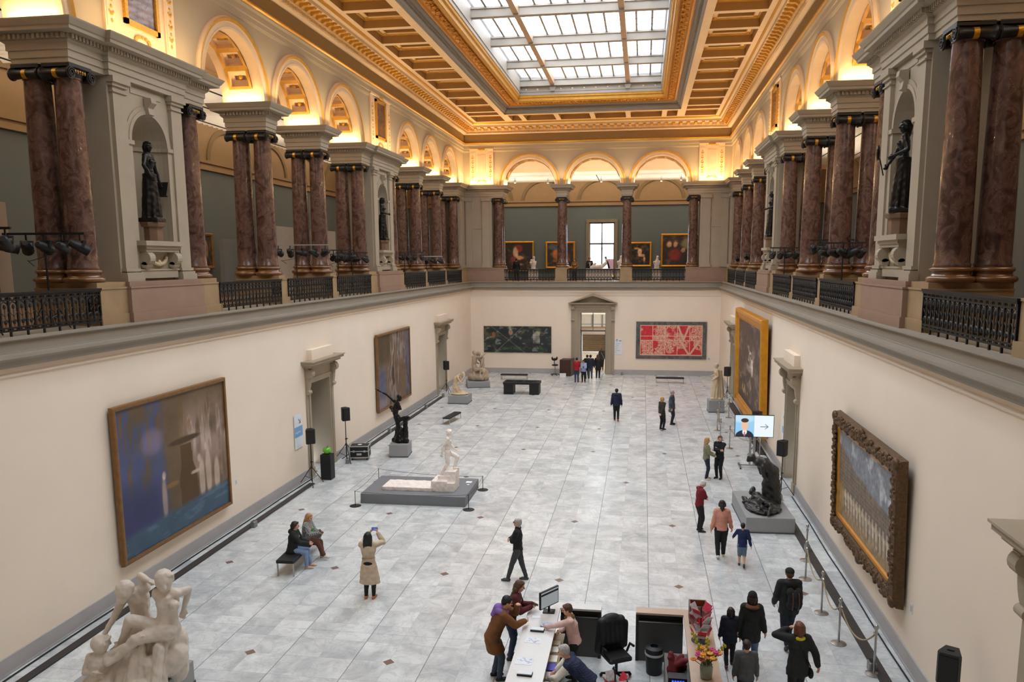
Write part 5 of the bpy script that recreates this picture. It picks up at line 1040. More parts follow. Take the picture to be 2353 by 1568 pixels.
railb = rail_proto(3.7, 'iron_railing')
for k, c in enumerate([-4.58, 0, 4.58]): place(railb, k > 0, (c, 41.35, 6.6), PI, 'black iron railing of the back gallery, under the %s arch' % ['left', 'middle', 'right'][k], 'iron gallery railings')
# ------------------------------------------------------------------ galleries behind the arcades
M_green = mat('grey_green_wall', (92, 99, 98), .85, var=.05, scale=.5); M_gcream_dim = mat('gallery_cream_dim', (142, 114, 80), .8, var=.04)
M_velum = None
def translucent(name, rgb, mix=.5):
    m = bpy.data.materials.new(name); m.use_nodes = True; nt = m.node_tree; b = nt.nodes['Principled BSDF']; o = nt.nodes['Material Output']
    N = nt.nodes.new; L = nt.links.new; tc = N('ShaderNodeTexCoord'); n = N('ShaderNodeTexNoise'); n.inputs['Scale'].default_value = 2; L(tc.outputs['Object'], n.inputs['Vector'])
    r = N('ShaderNodeValToRGB'); c = lin(rgb); r.color_ramp.elements[0].color = tuple(x*.85 for x in c)+(1,); r.color_ramp.elements[1].color = c+(1,); L(n.outputs['Fac'], r.inputs['Fac'])
    t = N('ShaderNodeBsdfTranslucent'); x = N('ShaderNodeMixShader'); x.inputs[0].default_value = mix; L(r.outputs['Color'], t.inputs['Color']); L(r.outputs['Color'], b.inputs['Base Color'])
    L(b.outputs[0], x.inputs[1]); L(t.outputs[0], x.inputs[2]); L(x.outputs[0], o.inputs['Surface']); return m
M_velum = translucent('white_velum', (250, 247, 240))
GZ = 12.45
# walls; the back one has a tall window
WX0, WX1 = -.86, 1.16
mb = MB().box(-17.4, -17.3, YN-8, 49.5, 6.56, GZ); struct(mb.build('wall_gallery_left', M_green))
mb = MB().box(17.3, 17.4, YN-8, 49.5, 6.56, GZ); struct(mb.build('wall_gallery_right', M_green))
mb = MB().box(-17.3, WX0, 49.5, 49.8, 6.56, GZ).box(WX1, 17.3, 49.5, 49.8, 6.56, GZ).box(WX0, WX1, 49.5, 49.8, 11.1, GZ); struct(mb.build('wall_gallery_back', M_green))
struct(MB().box(-17.4, 17.4, YN-8.1, YN-8, 0, 18).build('wall_gallery_near', M_green))
mb = MB()
mb.box(-17.4, -17.3, YN-8, 49.5, GZ, 14.9).box(17.3, 17.4, YN-8, 49.5, GZ, 14.9).box(-17.3, 17.3, 49.5, 49.6, GZ, 14.9); struct(mb.build('wall_gallery_frieze', M_gcream_dim))  # cream darkened in the colour itself, for the dimmer wall below the velum
mb = MB().box(-17.4, -17.3, YN-8, 49.5, 14.9, 17.2).box(17.3, 17.4, YN-8, 49.5, 14.9, 17.2).box(-17.3, 17.3, 49.5, 49.6, 14.9, 17.2); struct(mb.build('wall_gallery_cove', M_ceil))  # same cream kept lighter, the arch lamps' glow put into the colour
mb = MB().box(-17.4, -9.9, YN-8, 49.6, 17.2, 17.3).box(9.9, 17.4, YN-8, 49.6, 17.2, 17.3).box(-9.9, 9.9, 42.5, 49.6, 17.2, 17.3).box(-9.9, 9.9, YN-8, YN-.4, 17.2, 17.3); struct(mb.build('ceiling_gallery', M_ceil))
mb = MB()
for z0, z1, o in ((GZ-.03, GZ+.08, .12), (GZ+.08, GZ+.2, .06), (GZ+.3, GZ+.44, .1)):
    mb.box(-17.3, -17.3+o, YN-8, 49.5, z0, z1).box(17.3-o, 17.3, YN-8, 49.5, z0, z1).box(-17.3, 17.3, 49.5-o, 49.5, z0, z1)
struct(mb.build('trim_17', M_gcream_dim))
M_lun = mat('lunette_band', (120, 98, 66), .8, var=.04)
mb = MB()
def lun(f, c):
    for i in range(20):
        a, b = PI*i/20, PI*(i+1)/20; zb = 12.9
        g = lambda r, t, o: f(c+r*math.cos(t), o, zb+r*.86*math.sin(t))
        mb.add([g(1.72, a, .07), g(1.98, a, .07), g(1.98, b, .07), g(1.72, b, .07), g(1.72, a, 0), g(1.98, a, 0), g(1.98, b, 0), g(1.72, b, 0)], [(0,1,2,3),(0,3,7,4),(1,5,6,2)])
for c in (-4.43, .15, 4.73, -9, 9.3): lun(lambda s, o, z: (s, 49.5-o, z), c)
for c in ARCH+BAYS+[41.8]:
    lun(lambda s, o, z: (-17.3+o, s, z), c); lun(lambda s, o, z: (17.3-o, s, z), c)
struct(mb.build('trim_18', M_lun))
# hanging louvred velum
def velum(x0, x1, y0, y1, across):
    mb = MB(); z = 14.25
    if across == 'y':
        y = y0
        while y < y1: mb.add([(x0, y, z+.22), (x1, y, z+.22), (x1, y+.3, z), (x0, y+.3, z)], [(0, 1, 2, 3)]); y += .42
    else:
        x = x0
        while x < x1: mb.add([(x, y0, z+.22), (x+.3, y0, z), (x+.3, y1, z), (x, y1, z+.22)], [(0, 1, 2, 3)]); x += .42
    r = thing('hanging_velum', None, None); mb.build('louvre', M_velum, r)
    mb = MB()
    for k in range(8):
        for q in (.12, .88):
            if across == 'y': yy = y0+(y1-y0)*(k+.5)/8; xx = x0+(x1-x0)*q; mb.box(xx-.01, xx+.01, yy-.01, yy+.01, z+.1, 17.2)
            else: xx = x0+(x1-x0)*(k+.5)/8; yy = y0+(y1-y0)*q; mb.box(xx-.01, xx+.01, yy-.01, yy+.01, z+.1, 17.2)
    for q in (.12, .5, .88):
        if across == 'y': xx = x0+(x1-x0)*q; mb.box(xx-.02, xx+.02, y0, y1, z-.06, z-.02)
        else: yy = y0+(y1-y0)*q; mb.box(x0, x1, yy-.02, yy+.02, z-.06, z-.02)
    mb.build('track', M_iron, r); return r
tag(velum(-16.4, -11.6, -6, 41, 'y'), 'white louvred light diffuser hanging under the left gallery ceiling', 'ceiling diffuser')
tag(velum(11.6, 16.4, -6, 41, 'y'), 'white louvred light diffuser hanging under the right gallery ceiling', 'ceiling diffuser')
tag(velum(-9.5, 9.5, 43.8, 48.6, 'y'), 'white louvred light diffuser hanging under the back gallery ceiling', 'ceiling diffuser')
M_spot = mat('spot_face', (255, 250, 240), .5, var=0, emit=(255, 244, 224), estr=14)
def spot_proto():
    E0 = thing('track_spotlight', 'x', 'spotlight'); MB().lathe([(.05, -.02), (.07, .02), (.065, .2), (.03, .22)], n=12).build('lamp_housing', mat('white_metal', (220, 220, 218), .4), E0)
    MB().lathe([(.062, -.028), (.062, -.022)], n=12).build('lens', M_spot, E0); MB().box(-.01, .01, -.01, .01, .2, .36).build('mount', M_iron, E0); return E0
sp = spot_proto(); k = 0
for x, y, lab in ((-11.9, 9.6, 'over the second railing from the left edge of the photo'), (-12.4, 14.6, 'beside the fourth column pair of the left gallery'), (-12.6, 21.6, 'beside the niche pier far down the left gallery'),
    (-6.1, 44.6, 'leftmost over the back gallery'), (-3.7, 45.2, 'second from left over the back gallery'), (.3, 45.0, 'third from left over the back gallery'), (4.7, 45.4, 'fourth from left over the back gallery'), (6.1, 44.8, 'fifth from left over the back gallery'), (7.4, 45.2, 'rightmost over the back gallery')):
    place(sp, k > 0, (x, y, 13.85), 0, 'small glowing white track spotlight, '+lab, 'track spotlights'); k += 1
# tall window with the building outside
E0 = struct(thing('window_3', None, None)); M_wf = mat('window_surround', (120, 106, 84), .6); y = 49.5
mb = MB().box(WX0-.25, WX0, y-.12, y, 6.56, 11.35).box(WX1, WX1+.25, y-.12, y, 6.56, 11.35).box(WX0-.25, WX1+.25, y-.14, y, 11.1, 11.35); mb.build('window_frame', M_wf, E0)
mb = MB(); xm = (WX0+WX1)/2
for a, b in ((WX0, WX0+.07), (WX1-.07, WX1), (xm-.05, xm+.05)): mb.box(a, b, y+.1, y+.16, 6.56, 11.1)
for a, b in ((11.0, 11.1), (9.35, 9.47), (6.56, 6.75)): mb.box(WX0, WX1, y+.1, y+.16, a, b)
mb.build('glazing_bars', mat('dark_window_bar', (64, 60, 58), .5), E0)
m = bpy.data.materials.new('clear_glass'); m.use_nodes = True; nt = m.node_tree; nt.nodes.clear(); o_ = nt.nodes.new('ShaderNodeOutputMaterial'); t_ = nt.nodes.new('ShaderNodeBsdfTransparent'); g_ = nt.nodes.new('ShaderNodeBsdfGlossy'); g_.inputs['Roughness'].default_value = .02; x_ = nt.nodes.new('ShaderNodeMixShader'); x_.inputs[0].default_value = .07
nt.links.new(t_.outputs[0], x_.inputs[1]); nt.links.new(g_.outputs[0], x_.inputs[2]); nt.links.new(x_.outputs[0], o_.inputs['Surface']); M_clear = m
MB().box(WX0, WX1, y+.125, y+.135, 6.6, 11.05).build('glass_pane', M_clear, E0)
M_out = mat('pale_facade', (222, 222, 222), .8, var=.04); M_outd = mat('maroon_doorway', (96, 60, 66), .7)
b_ = thing('building', 'pale stone building seen outside through the tall gallery window', 'building', (0, 62, 4)); mb = MB().box(-9, 9, 0, .5, 0, 5.3).box(-1.6, -.9, -.5, 0, 0, 5.3).box(1.9, 2.5, -.5, 0, 0, 5.3).box(-9, 9, -.3, .6, 5.3, 5.6); mb.build('facade', M_out, b_); MB().box(.1, 1.5, -.1, 0, 0, 4.2).build('doorway', M_outd, b_); MB().box(.1, 1.0, -.6, -.1, 1.6, 2.7).build('panel', mat('ochre_panel', (190, 140, 60), .6), b_)
struct(MB().box(-30, 30, 49.9, 64, 3.8, 4.0).build('ground_outside', mat('pale_paving', (190, 186, 180), .8)))
# ------------------------------------------------------------------ paintings
def vnoise(u, v, fx, fy, seed, octv=3):
    """smooth value noise"""
    r = np.random.RandomState(seed); out = 0; amp = 1; tot = 0
    for o in range(octv):
        nx, ny = int(fx*2**o)+3, int(fy*2**o)+3; g = r.rand(ny, nx)
        x = u*(nx-2.01); y = v*(ny-2.01); i = x.astype(int); j = y.astype(int); a = x-i; b = y-j; a = a*a*(3-2*a); b = b*b*(3-2*b)
        out = out+amp*((g[j, i]*(1-a)+g[j, i+1]*a)*(1-b)+(g[j+1, i]*(1-a)+g[j+1, i+1]*a)*b); tot += amp; amp *= .55
    return out/tot
sm = lambda x, a, b: np.clip((x-a)/(b-a), 0, 1)**2*(3-2*np.clip((x-a)/(b-a), 0, 1))
def mixc(c, rgb, m): return c*(1-m[..., None])+np.array(rgb, float)*m[..., None]
def blob(u, v, cx, cy, rx, ry, soft=.35): return 1-sm(np.sqrt(((u-cx)/rx)**2+((v-cy)/ry)**2), 1-soft, 1+soft)
def paint_mat():
    m = bpy.data.materials.new('painted_canvas'); m.use_nodes = True; nt = m.node_tree; a = nt.nodes.new('ShaderNodeAttribute'); a.attribute_name = 'paint'
    nt.links.new(a.outputs['Color'], nt.nodes['Principled BSDF'].inputs['Base Color']); nt.nodes['Principled BSDF'].inputs['Roughness'].default_value = .55; return m
M_paint = paint_mat()
def canvas(name, w, h, nx, ny, fn, parent, y=0, z0=0, m=None):
    u, v = np.meshgrid(np.linspace(0, 1, nx), np.linspace(0, 1, ny)); c = np.clip(fn(u, v), 0, 255)/255
    l = np.where(c <= .04045, c/12.92, ((c+.055)/1.055)**2.4)
    vs = np.stack([(u-.5)*w, np.full_like(u, y), v*h+z0], -1).reshape(-1, 3)
    fs = [(j*nx+i, j*nx+i+1, (j+1)*nx+i+1, (j+1)*nx+i) for j in range(ny-1) for i in range(nx-1)]
    me = bpy.data.meshes.new(name); me.from_pydata(vs.tolist(), [], fs); at = me.color_attributes.new('paint', 'FLOAT_COLOR', 'POINT')
    at.data.foreach_set('color', np.concatenate([l.reshape(-1, 3), np.ones((nx*ny, 1))], 1).astype(np.float32).ravel()); me.materials.append(m or M_paint); me.update(); return link(name, me, parent)
def frame(w, h, prof, m, parent, z0=0):
    """mitred frame; prof = list of (outward offset from the canvas edge, y)"""
    mb = MB(); rings = [[(-w/2-o, y, z0-o), (w/2+o, y, z0-o), (w/2+o, y, z0+h+o), (-w/2-o, y, z0+h+o)] for o, y in prof]
    for A, B in zip(rings[:-1], rings[1:]): mb.add(A+B, [(0,1,5,4),(1,2,6,5),(2,3,7,6),(3,0,4,7)])
    mb.m = 0; return mb.build('frame', m, parent)
def picture(label, loc, rz, w, h, fn, prof, m, nx=110, ny=80, name='painting', tilt=0):
    """w,h = visible canvas; origin bottom centre of canvas, front towards local -y"""
    E0 = thing(name, label, 'painting', loc, rz); E0.rotation_euler = (tilt, 0, rz); canvas('canvas', w, h, nx, ny, fn, E0); 
    if prof: frame(w, h, prof, m, E0)
    return E0
def art_blue(u, v):
    n1 = vnoise(u, v, 26, 3, 1); n2 = vnoise(u, v, 6, 6, 2, 4)
    c = np.zeros(u.shape+(3,))+np.array((104, 84, 60)); c = mixc(c, (76, 84, 122), sm(.42-u+.1*(n1-.5), 0, .12)*sm(n1, .3, .5)); c = mixc(c, (52, 58, 100), sm(.45-u, 0, .2)*sm(.55-v, 0, .25))
    c = mixc(c, (150, 124, 110), sm(u, .5, .66)*sm(n1*.5+n2*.6, .3, .62)*sm(v, .12, .3)*sm(1.02-v, 0, .3)); c = mixc(c, (196, 180, 170), sm(u, .5, .66)*sm(n1, .58, .66)*sm(v, .45, .6)*sm(.95-v, 0, .2)*.7); c = mixc(c, (110, 86, 54), sm(n1, .62, .72)*sm(v, .55, .9))
    c = mixc(c, (84, 60, 26), (np.abs(u-.58+.04*(v-.5)) < .085-.03*sm(v, .35, .5))*((v > .1) & (v < .62))*1.); c = mixc(c, (70, 54, 30), blob(u, v, .57, .65, .15, .024, .2)*1.)
    c = mixc(c, (196, 176, 158), np.clip(blob(u, v, .72, .3, .03, .16, .2)+blob(u, v, .7, .47, .016, .03, .2)+blob(u, v, .79, .33, .03, .19, .2)+blob(u, v, .775, .54, .016, .03, .2)+blob(u, v, .88, .28, .03, .14, .2)+blob(u, v, .66, .38, .05, .014, .2), 0, 1)*.9); c = mixc(c, (178, 156, 150), blob(u, v, .355, .28, .022, .16)*.8+blob(u, v, .36, .45, .016, .03)*.9)
    c = mixc(c, (150, 106, 52), blob(u, v, .43, .36, .06, .02)*.8); c = mixc(c, (60, 86, 106), sm(.17+.05*u-v, 0, .05)); c = mixc(c, (96, 118, 140), sm(.17+.05*u-v, 0, .05)*sm(vnoise(u, v, 8, 30, 5), .55, .75)*.6)
    c = mixc(c, (150, 128, 150), blob(u, v, .28, .72, .09, .09)*.5); return c*(.86+.28*n2[..., None])
def art_trunks(u, v):
    n1 = vnoise(u, v, 22, 2, 11); n2 = vnoise(u, v, 8, 10, 12, 4); c = np.zeros(u.shape+(3,))+np.array((112, 88, 66)); c = mixc(c, (150, 138, 130), sm(n1, .5, .62)*sm(u, .2, .4)); c = mixc(c, (88, 92, 122), sm(.3-u, 0, .15)*sm(.6-v, -.1, .2)+sm(u, .8, .9)*sm(n1, .35, .5)*.8)
    c = mixc(c, (84, 66, 40), sm(.42-u, 0, .1)*sm(v, .55, .7)); c = mixc(c, (74, 54, 38), sm(n1, .66, .72)); c = mixc(c, (150, 128, 128), sm(.25-v, 0, .2)*sm(.4-u, 0, .2)*.7); return c*(.8+.36*n2[..., None])
def art_dark(u, v):
    n = vnoise(u, v, 9, 6, 21, 5); n2 = vnoise(u, v, 14, 8, 22, 4); c = np.zeros(u.shape+(3,))+np.array((38, 44, 44)); c = mixc(c, (104, 96, 58), sm(n, .52, .68)*.7*sm(v, .3, .8)); c = mixc(c, (150, 156, 160), sm(n2, .6, .72)*.65); c = mixc(c, (56, 92, 44), sm(n, .5, .62)*sm(.4-v, 0, .2)*.7)
    c = mixc(c, (196, 186, 176), ((np.abs(u-.78) < .05)&(v > .35)&(v < .85))*.6*sm(n2, .3, .6)+blob(u, v, .4, .78, .03, .12)*.6); c = mixc(c, (170, 96, 46), blob(u, v, .15, .68, .025, .1)*.8+blob(u, v, .4, .74, .012, .08)); c = mixc(c, (120, 124, 126), (np.abs((u-.4)*1.2-np.abs(v-.3)*.0-(v-.55)*.5) < .008)*.8+(np.abs((u-.36)+(v-.5)*.5) < .006)*.8); return c*(.7+.6*n[..., None])
def art_red(u, v):
    gx = np.clip((u-.065)/.87, 0, .999)*5; gy = np.clip((v-.1)/.8, 0, .999)*2; i = gx.astype(int); j = gy.astype(int); a = gx-i; b = gy-j; n = vnoise(u, v, 16, 9, 31, 3); n3 = vnoise(u, v, 7, 4, 33, 2)
    red = np.array((204, 30, 46)); cre = np.array((222, 178, 152)); w = .5+.5*np.sin(n*46+i*2+j*3); fill = sm(n3+.12*((i*7+j*5) % 3-1), .46, .54); m = np.clip(fill*(.75+.3*(w > .3))+(1-fill)*(w > .72), 0, 1)
    V = (np.abs(np.abs(gx-4)-(b)*.8) < .09)*(j == 0)*(b > .05)*1.; F = ((i == 3)*(j == 1)*(np.abs(np.abs(a-.5)-b*.45) < .08))*1.
    c = cre*(1-m[..., None])+red*m[..., None]; c = mixc(c, cre, np.clip(V+F, 0, 1)); line = (np.minimum(a, 1-a) < .025)|(np.minimum(b, 1-b) < .03)|((np.abs(b-.28) < .02)&(j == 1)); c = mixc(c, (226, 186, 160), line*1.)
    g = np.zeros_like(c)+np.array((96, 94, 92)); g = g*(.6+.75*vnoise(u, v, 26, 8, 35, 4)[..., None]); inside = (u > .06)&(u < .94)&(v > .09)&(v < .91); return np.where(inside[..., None], c, g)
def art_brown(u, v):
    n = vnoise(u, v, 8, 10, 41, 5); n2 = vnoise(u, v, 20, 14, 42, 3); c = np.zeros(u.shape+(3,))+np.array((84, 66, 54)); c = mixc(c, (128, 108, 100), sm(n, .5, .7)); c = mixc(c, (206, 190, 178), blob(u, v, .52, .6, .12, .2, .8)*sm(n, .4, .62)+blob(u, v, .62, .5, .03, .1)*.7); c = mixc(c, (190, 150, 96), sm(n2, .64, .74)*sm(.42-v, 0, .2)*.7); c = mixc(c, (60, 44, 34), sm(.12-v, 0, .1)); return c*(.75+.5*n2[..., None])
def art_parade(u, v):
    n = vnoise(u, v, 9, 6, 51, 5); n2 = vnoise(u, v, 60, 24, 52, 2); c = np.zeros(u.shape+(3,))+np.array((128, 132, 140)); c = mixc(c, (184, 186, 190), sm(n, .48, .66)); roof = .62+.5*np.maximum(.45-u, 0)+.06*np.floor(vnoise(u, v*0+.5, 16, 1, 53, 1)*3)/3-.2*np.maximum(u-.5, 0)
    c = mixc(c, (124, 108, 92), sm(roof-v, 0, .02)); c = mixc(c, (94, 80, 66), sm(roof-v, .02, .06)*(np.abs((u*42) % 1-.5) < .22)*(np.abs((v*22) % 1-.5) < .25)*1.); c = mixc(c, (104, 88, 70), sm(.4-v, 0, .04)*sm(n2, .4, .6)); c = mixc(c, (168, 146, 118), sm(.36-.05*u-v, 0, .03)); c = mixc(c, (214, 204, 190), (np.abs((u*17+.3*v) % 1-.5) < .24)*(v < .36)*(v > .17)*.6); c = mixc(c, (72, 60, 52), (np.abs((u*17+.35) % 1-.5) < .12)*(v < .26)*(v > .1)*.7); c = mixc(c, (150, 126, 92), sm(.12-v, 0, .04)); c = mixc(c, (150, 122, 74), sm(.14-u, 0, .05)*sm(.45-v, 0, .1)*.8); return c*(.8+.4*n2[..., None])
def art_old(seed, figs, bgc=(46, 34, 24)):
    def f(u, v):
        n = vnoise(u, v, 6, 6, seed, 4); c = np.zeros(u.shape+(3,))+np.array(bgc); c = mixc(c, (112, 84, 48), sm(n, .52, .7)*.6)
        for cx, cy, rx, ry, rgb in figs: c = mixc(c, rgb, blob(u, v, cx+.06*(n-.5), cy, rx, ry, .3)*.9)
        return c*(.75+.5*n[..., None])
    return f
WOODF = [(0, 0), (0, -.05), (.05, -.06), (.09, -.05), (.1, 0), (.1, .06)]
GOLDF = [(0, 0), (.04, -.03), (.14, -.05), (.16, -.09), (.3, -.1), (.36, -.16), (.48, -.16), (.52, -.1), (.54, .14)]
M_brownf = mat('brown_gilt_frame', (130, 92, 50), .45, metal=.2, var=.15, scale=6); M_goldf = mat('bright_gold_frame', (214, 148, 40), .38, metal=.45, var=.12, scale=4); M_darkgold = mat('dark_carved_gilt', (92, 66, 38), .5, metal=.35, var=.3, scale=18, bump=.6, bscale=14); M_innergold = mat('inner_gold_slip', (196, 132, 44), .4, metal=.4, var=.1)
picture('large blue and brown painting with pale figures on the left wall, nearest the front', (-8.72, 4.45, .93), PI/2, 4.8, 3.68, art_blue, WOODF, M_brownf, 170, 130)
picture('tall brown and grey-blue painting of tree trunks farther along the left wall', (-8.72, 22.9, 1.08), PI/2, 5.0, 3.5, art_trunks, WOODF, M_brownf, 140, 100)
picture('wide dark abstract painting on the back wall left of the pedimented door', (-5.43, 41.05, 1.5), 0, 4.93, 1.9, art_dark, [(0, 0), (.0, .06)], M_black, 200, 80)
t_ = picture('red and cream panelled tapestry with grey border right of the pedimented door', (5.5, 41.05, 1.18), 0, 4.88, 2.62, art_red, [(0, 0), (.0, .06)], M_black, 230, 126, 'tapestry'); t_['category'] = 'tapestry'
picture('huge murky brown painting in a bright gold frame on the right wall', (8.62, 23.75, 1.05), -PI/2, 8.2, 4.0, art_brown, GOLDF, M_goldf, 120, 110, tilt=.02)
E0 = picture('painting of a crowded square in a dark carved frame on the right wall', (8.68, 4.2, 1.5), -PI/2, 4.5, 2.2, art_parade, [(0, 0), (.03, -.04), (.1, -.05), (.12, -.02)], M_innergold, 160, 90, tilt=.03)
frame(4.5, 2.2, [(.12, -.02), (.14, -.1), (.2, -.13), (.36, -.1), (.42, -.04), (.44, .1)], M_darkgold, E0).name = 'carved_border'
mb = MB(); r_ = random.Random(3)
for k in range(420):
    t = r_.random()*2*(4.9+2.75); o = .16+.24*r_.random()
    p = (-2.45+t, -o+.0) if t < 4.9 else ((2.175+o, t-4.9-.3) if t < 7.65 else ((t-7.65-2.45, 2.2+o) if t < 12.55 else (-2.175-o, t-12.55-.3)))
    mb.ball((p[0], -.1, p[1]), (.05+.03*r_.random(), .05, .04+.03*r_.random()), 6, 4)
for x, z in ((-2.5, -.33), (2.5, -.33), (-2.5, 2.53), (2.5, 2.53), (0, 2.6), (0, -.4)): mb.ball((x, -.08, z), (.16, .08, .14), 8, 6)
mb.build('carved_foliage', M_darkgold, E0, smooth=True)
OF = [(0, 0), (.02, -.04), (.1, -.06), (.14, -.03), (.15, .04)]
picture('old painting of a pale nude figure in a gilt frame, leftmost in the back gallery', (-6.6, 49.35, 7.35), 0, 2.2, 2.15, art_old(61, [(.5, .8, .16, .14, (150, 40, 36)), (.38, .66, .1, .2, (224, 178, 140)), (.5, .45, .16, .08, (214, 160, 120)), (.3, .4, .12, .1, (150, 60, 48)), (.8, .7, .14, .2, (34, 28, 24)), (.45, .2, .2, .05, (180, 130, 90))]), OF, M_goldf, 60, 60)
picture('old gilt-framed painting of orange figures behind the second back column', (-3.2, 49.35, 7.6), 0, 2.1, 1.85, art_old(62, [(.35, .55, .16, .22, (190, 110, 50)), (.3, .85, .3, .14, (70, 84, 104)), (.7, .4, .2, .2, (96, 66, 38)), (.45, .25, .25, .08, (120, 80, 40))]), OF, M_goldf, 60, 60)
picture('small dark gilt-framed painting of a pale leaping figure right of the window', (3.25, 49.35, 7.72), 0, 1.45, 1.65, art_old(63, [(.45, .62, .12, .16, (226, 188, 140)), (.55, .45, .2, .07, (220, 170, 120)), (.7, .3, .06, .14, (200, 150, 100)), (.3, .78, .16, .05, (190, 140, 90))], (22, 16, 12)), OF, M_goldf, 60, 60)
picture('large dark gilt-framed group painting, rightmost in the back gallery', (6.6, 49.35, 7.7), 0, 3.2, 2.3, art_old(64, [(.3, .35, .16, .2, (140, 44, 30)), (.15, .7, .06, .1, (200, 150, 110)), (.3, .7, .05, .1, (190, 140, 100)), (.62, .72, .18, .18, (120, 110, 80)), (.75, .4, .14, .2, (70, 50, 34)), (.5, .5, .05, .08, (190, 140, 100))]), OF, M_goldf, 80, 60)
picture('gilt-framed landscape painting at the left edge of the photo, in the left gallery', (-14.1, 3.6, 7.4), PI/2, 2.6, 1.7, art_old(65, [(.35, .55, .4, .3, (206, 170, 90)), (.8, .5, .14, .4, (30, 26, 16)), (.4, .2, .5, .14, (40, 44, 20))]), OF, M_brownf, 70, 50)
picture('small brown-framed picture between the first and second columns of the left gallery', (-17.2, 20.8, 7.9), PI/2, 1.0, 1.4, art_old(66, [(.5, .55, .2, .3, (150, 110, 60)), (.5, .75, .1, .1, (190, 150, 100))]), OF, M_brownf, 30, 40)
M_part = mat('pale_partition', (188, 180, 166), .8, var=.03); M_partd = mat('grey_partition', (110, 114, 112), .8, var=.04)
def slab(name, lab, cat, box, m): o = MB().box(*box).build(name, m); return tag(o, lab, cat)
slab('partition_wall', 'cream display partition with a landscape painting in the left gallery', 'partition', (-14.3, -14.15, -1, 5.6, 6.56, 9.75), M_part)
slab('partition_wall', 'tall grey display partition behind the second column pair of the left gallery', 'partition', (-15.2, -15.0, 18.5, 21.5, 6.56, 9.1), M_partd)
slab('partition_wall', 'white display partition behind the silver-barred light rig in the left gallery', 'partition', (-13.3, -13.2, 19.6, 27, 6.56, 9.7), M_part)
slab('partition_wall', 'pale narrow glowing doorway panel between the far left column pairs', 'partition', (-16.9, -16.8, 55.2-8.5, 48.6, 6.56, 12.2), mat('lit_cream_panel', (244, 226, 186), .7))
slab('partition_wall', 'tall grey display partition at the right edge of the photo, in the right gallery', 'partition', (12.6, 12.75, 2, 6, 6.56, 9.9), M_partd)
slab('gallery_bench', 'light wood gallery bench behind the second left railing', 'bench', (-12.6, -11.4, 9, 11.5, 6.56, 7.0), mat('light_wood', (176, 136, 92), .5, var=.1))

# ------------------------------------------------------------------ loudspeakers, rigs, stands
M_blk = mat('matt_black', (20, 20, 21), .55, var=.1, scale=6); M_grille = mat('speaker_grille', (26, 26, 27), .7, var=.3, scale=90); M_steelp = mat('brushed_steel', (176, 174, 170), .28, metal=.9, var=.05); M_alu = mat('silver_bar', (190, 190, 186), .35, metal=.6, var=.05)
def speaker_mesh():
    E0 = thing('loudspeaker', 'x', 'loudspeaker'); mb = MB(); P = [(-.14, -.17), (.14, -.17), (.17, -.1), (.1, .16), (-.1, .16), (-.17, -.1)]
    mb.loft([[(x*.96, y*.96, 0) for x, y in P], [(x, y, .02) for x, y in P], [(x, y, .5) for x, y in P], [(x*.94, y*.94, .53) for x, y in P]]); mb.build('cabinet', M_blk, E0)
    MB().rbox(-.135, .135, -.182, -.165, .04, .49, .01).build('grille', M_grille, E0); MB().box(-.05, .05, -.02, .03, .528, .545).build('handle', M_blk, E0); return E0
def tripod(mb, h, r=.42, hub=.55, rz=0):
    for k in range(3):
        a = 2*PI*k/3+rz; c, s = math.cos(a), math.sin(a); mb.tube([(.03*c, .03*s, hub), (r*c, r*s, .02)], .013, 6); mb.tube([(.02*c, .02*s, hub*.35), (r*.55*c, r*.55*s, hub*.45)], .009, 6); mb.ball((r*c, r*s, .02), .022, 6, 4)
def stand_proto(h=1.5):
    E0 = thing('speaker_stand', 'x', 'stand'); MB().tube([(0, 0, .12), (0, 0, h*.55)], .02, 8).tube([(0, 0, h*.5), (0, 0, h)], .016, 8).build('pole', M_blk, E0)
    for k in range(3):
        mb = MB(); a = 2*PI*k/3+.4; c, s = math.cos(a), math.sin(a); mb.tube([(.03*c, .03*s, .62), (.46*c, .46*s, .02)], .013, 6); mb.tube([(.02*c, .02*s, .2), (.25*c, .25*s, .31)], .009, 6); mb.build('leg', M_blk, E0)
        MB().ball((.46*c, .46*s, .022), .022, 6, 4).build('foot', M_blk, E0)
    MB().lathe([(.035, .58), (.035, .66)], n=10).build('hub', M_blk, E0); MB().lathe([(.03, h*.53), (.03, h*.57)], n=10).box(.02, .07, -.01, .01, h*.54, h*.56).build('clamp', M_blk, E0); return E0
spk = speaker_mesh(); std = stand_proto(); us = False
for x, y, h, rz, lab in ((-8.36, 31.7, 1.5, .75, 'beside the far left doorway'), (-8.36, 15.3, 1.7, .8, 'above the flight case'), (-8.36, 11.9, 1.55, .6, 'beside the black plinth with the green apple'), (8.4, 31.3, 1.45, -.75, 'behind the robed white statue'), (8.3, 18.6, 1.3, -1.0, 'hidden behind the video screen'), (8.35, 12.9, 1.38, -.7, 'beside the bending bronze figure'), (8.35, -2.0, 1.48, -.5, 'at the lower right corner of the photo')):
    place(std, us, (x, y, 0), rz, 'black tripod stand carrying the loudspeaker '+lab, 'speaker stands', h/1.5); place(spk, us, (x, y, h), rz, 'black loudspeaker on a tripod stand '+lab, 'loudspeakers'); us = True
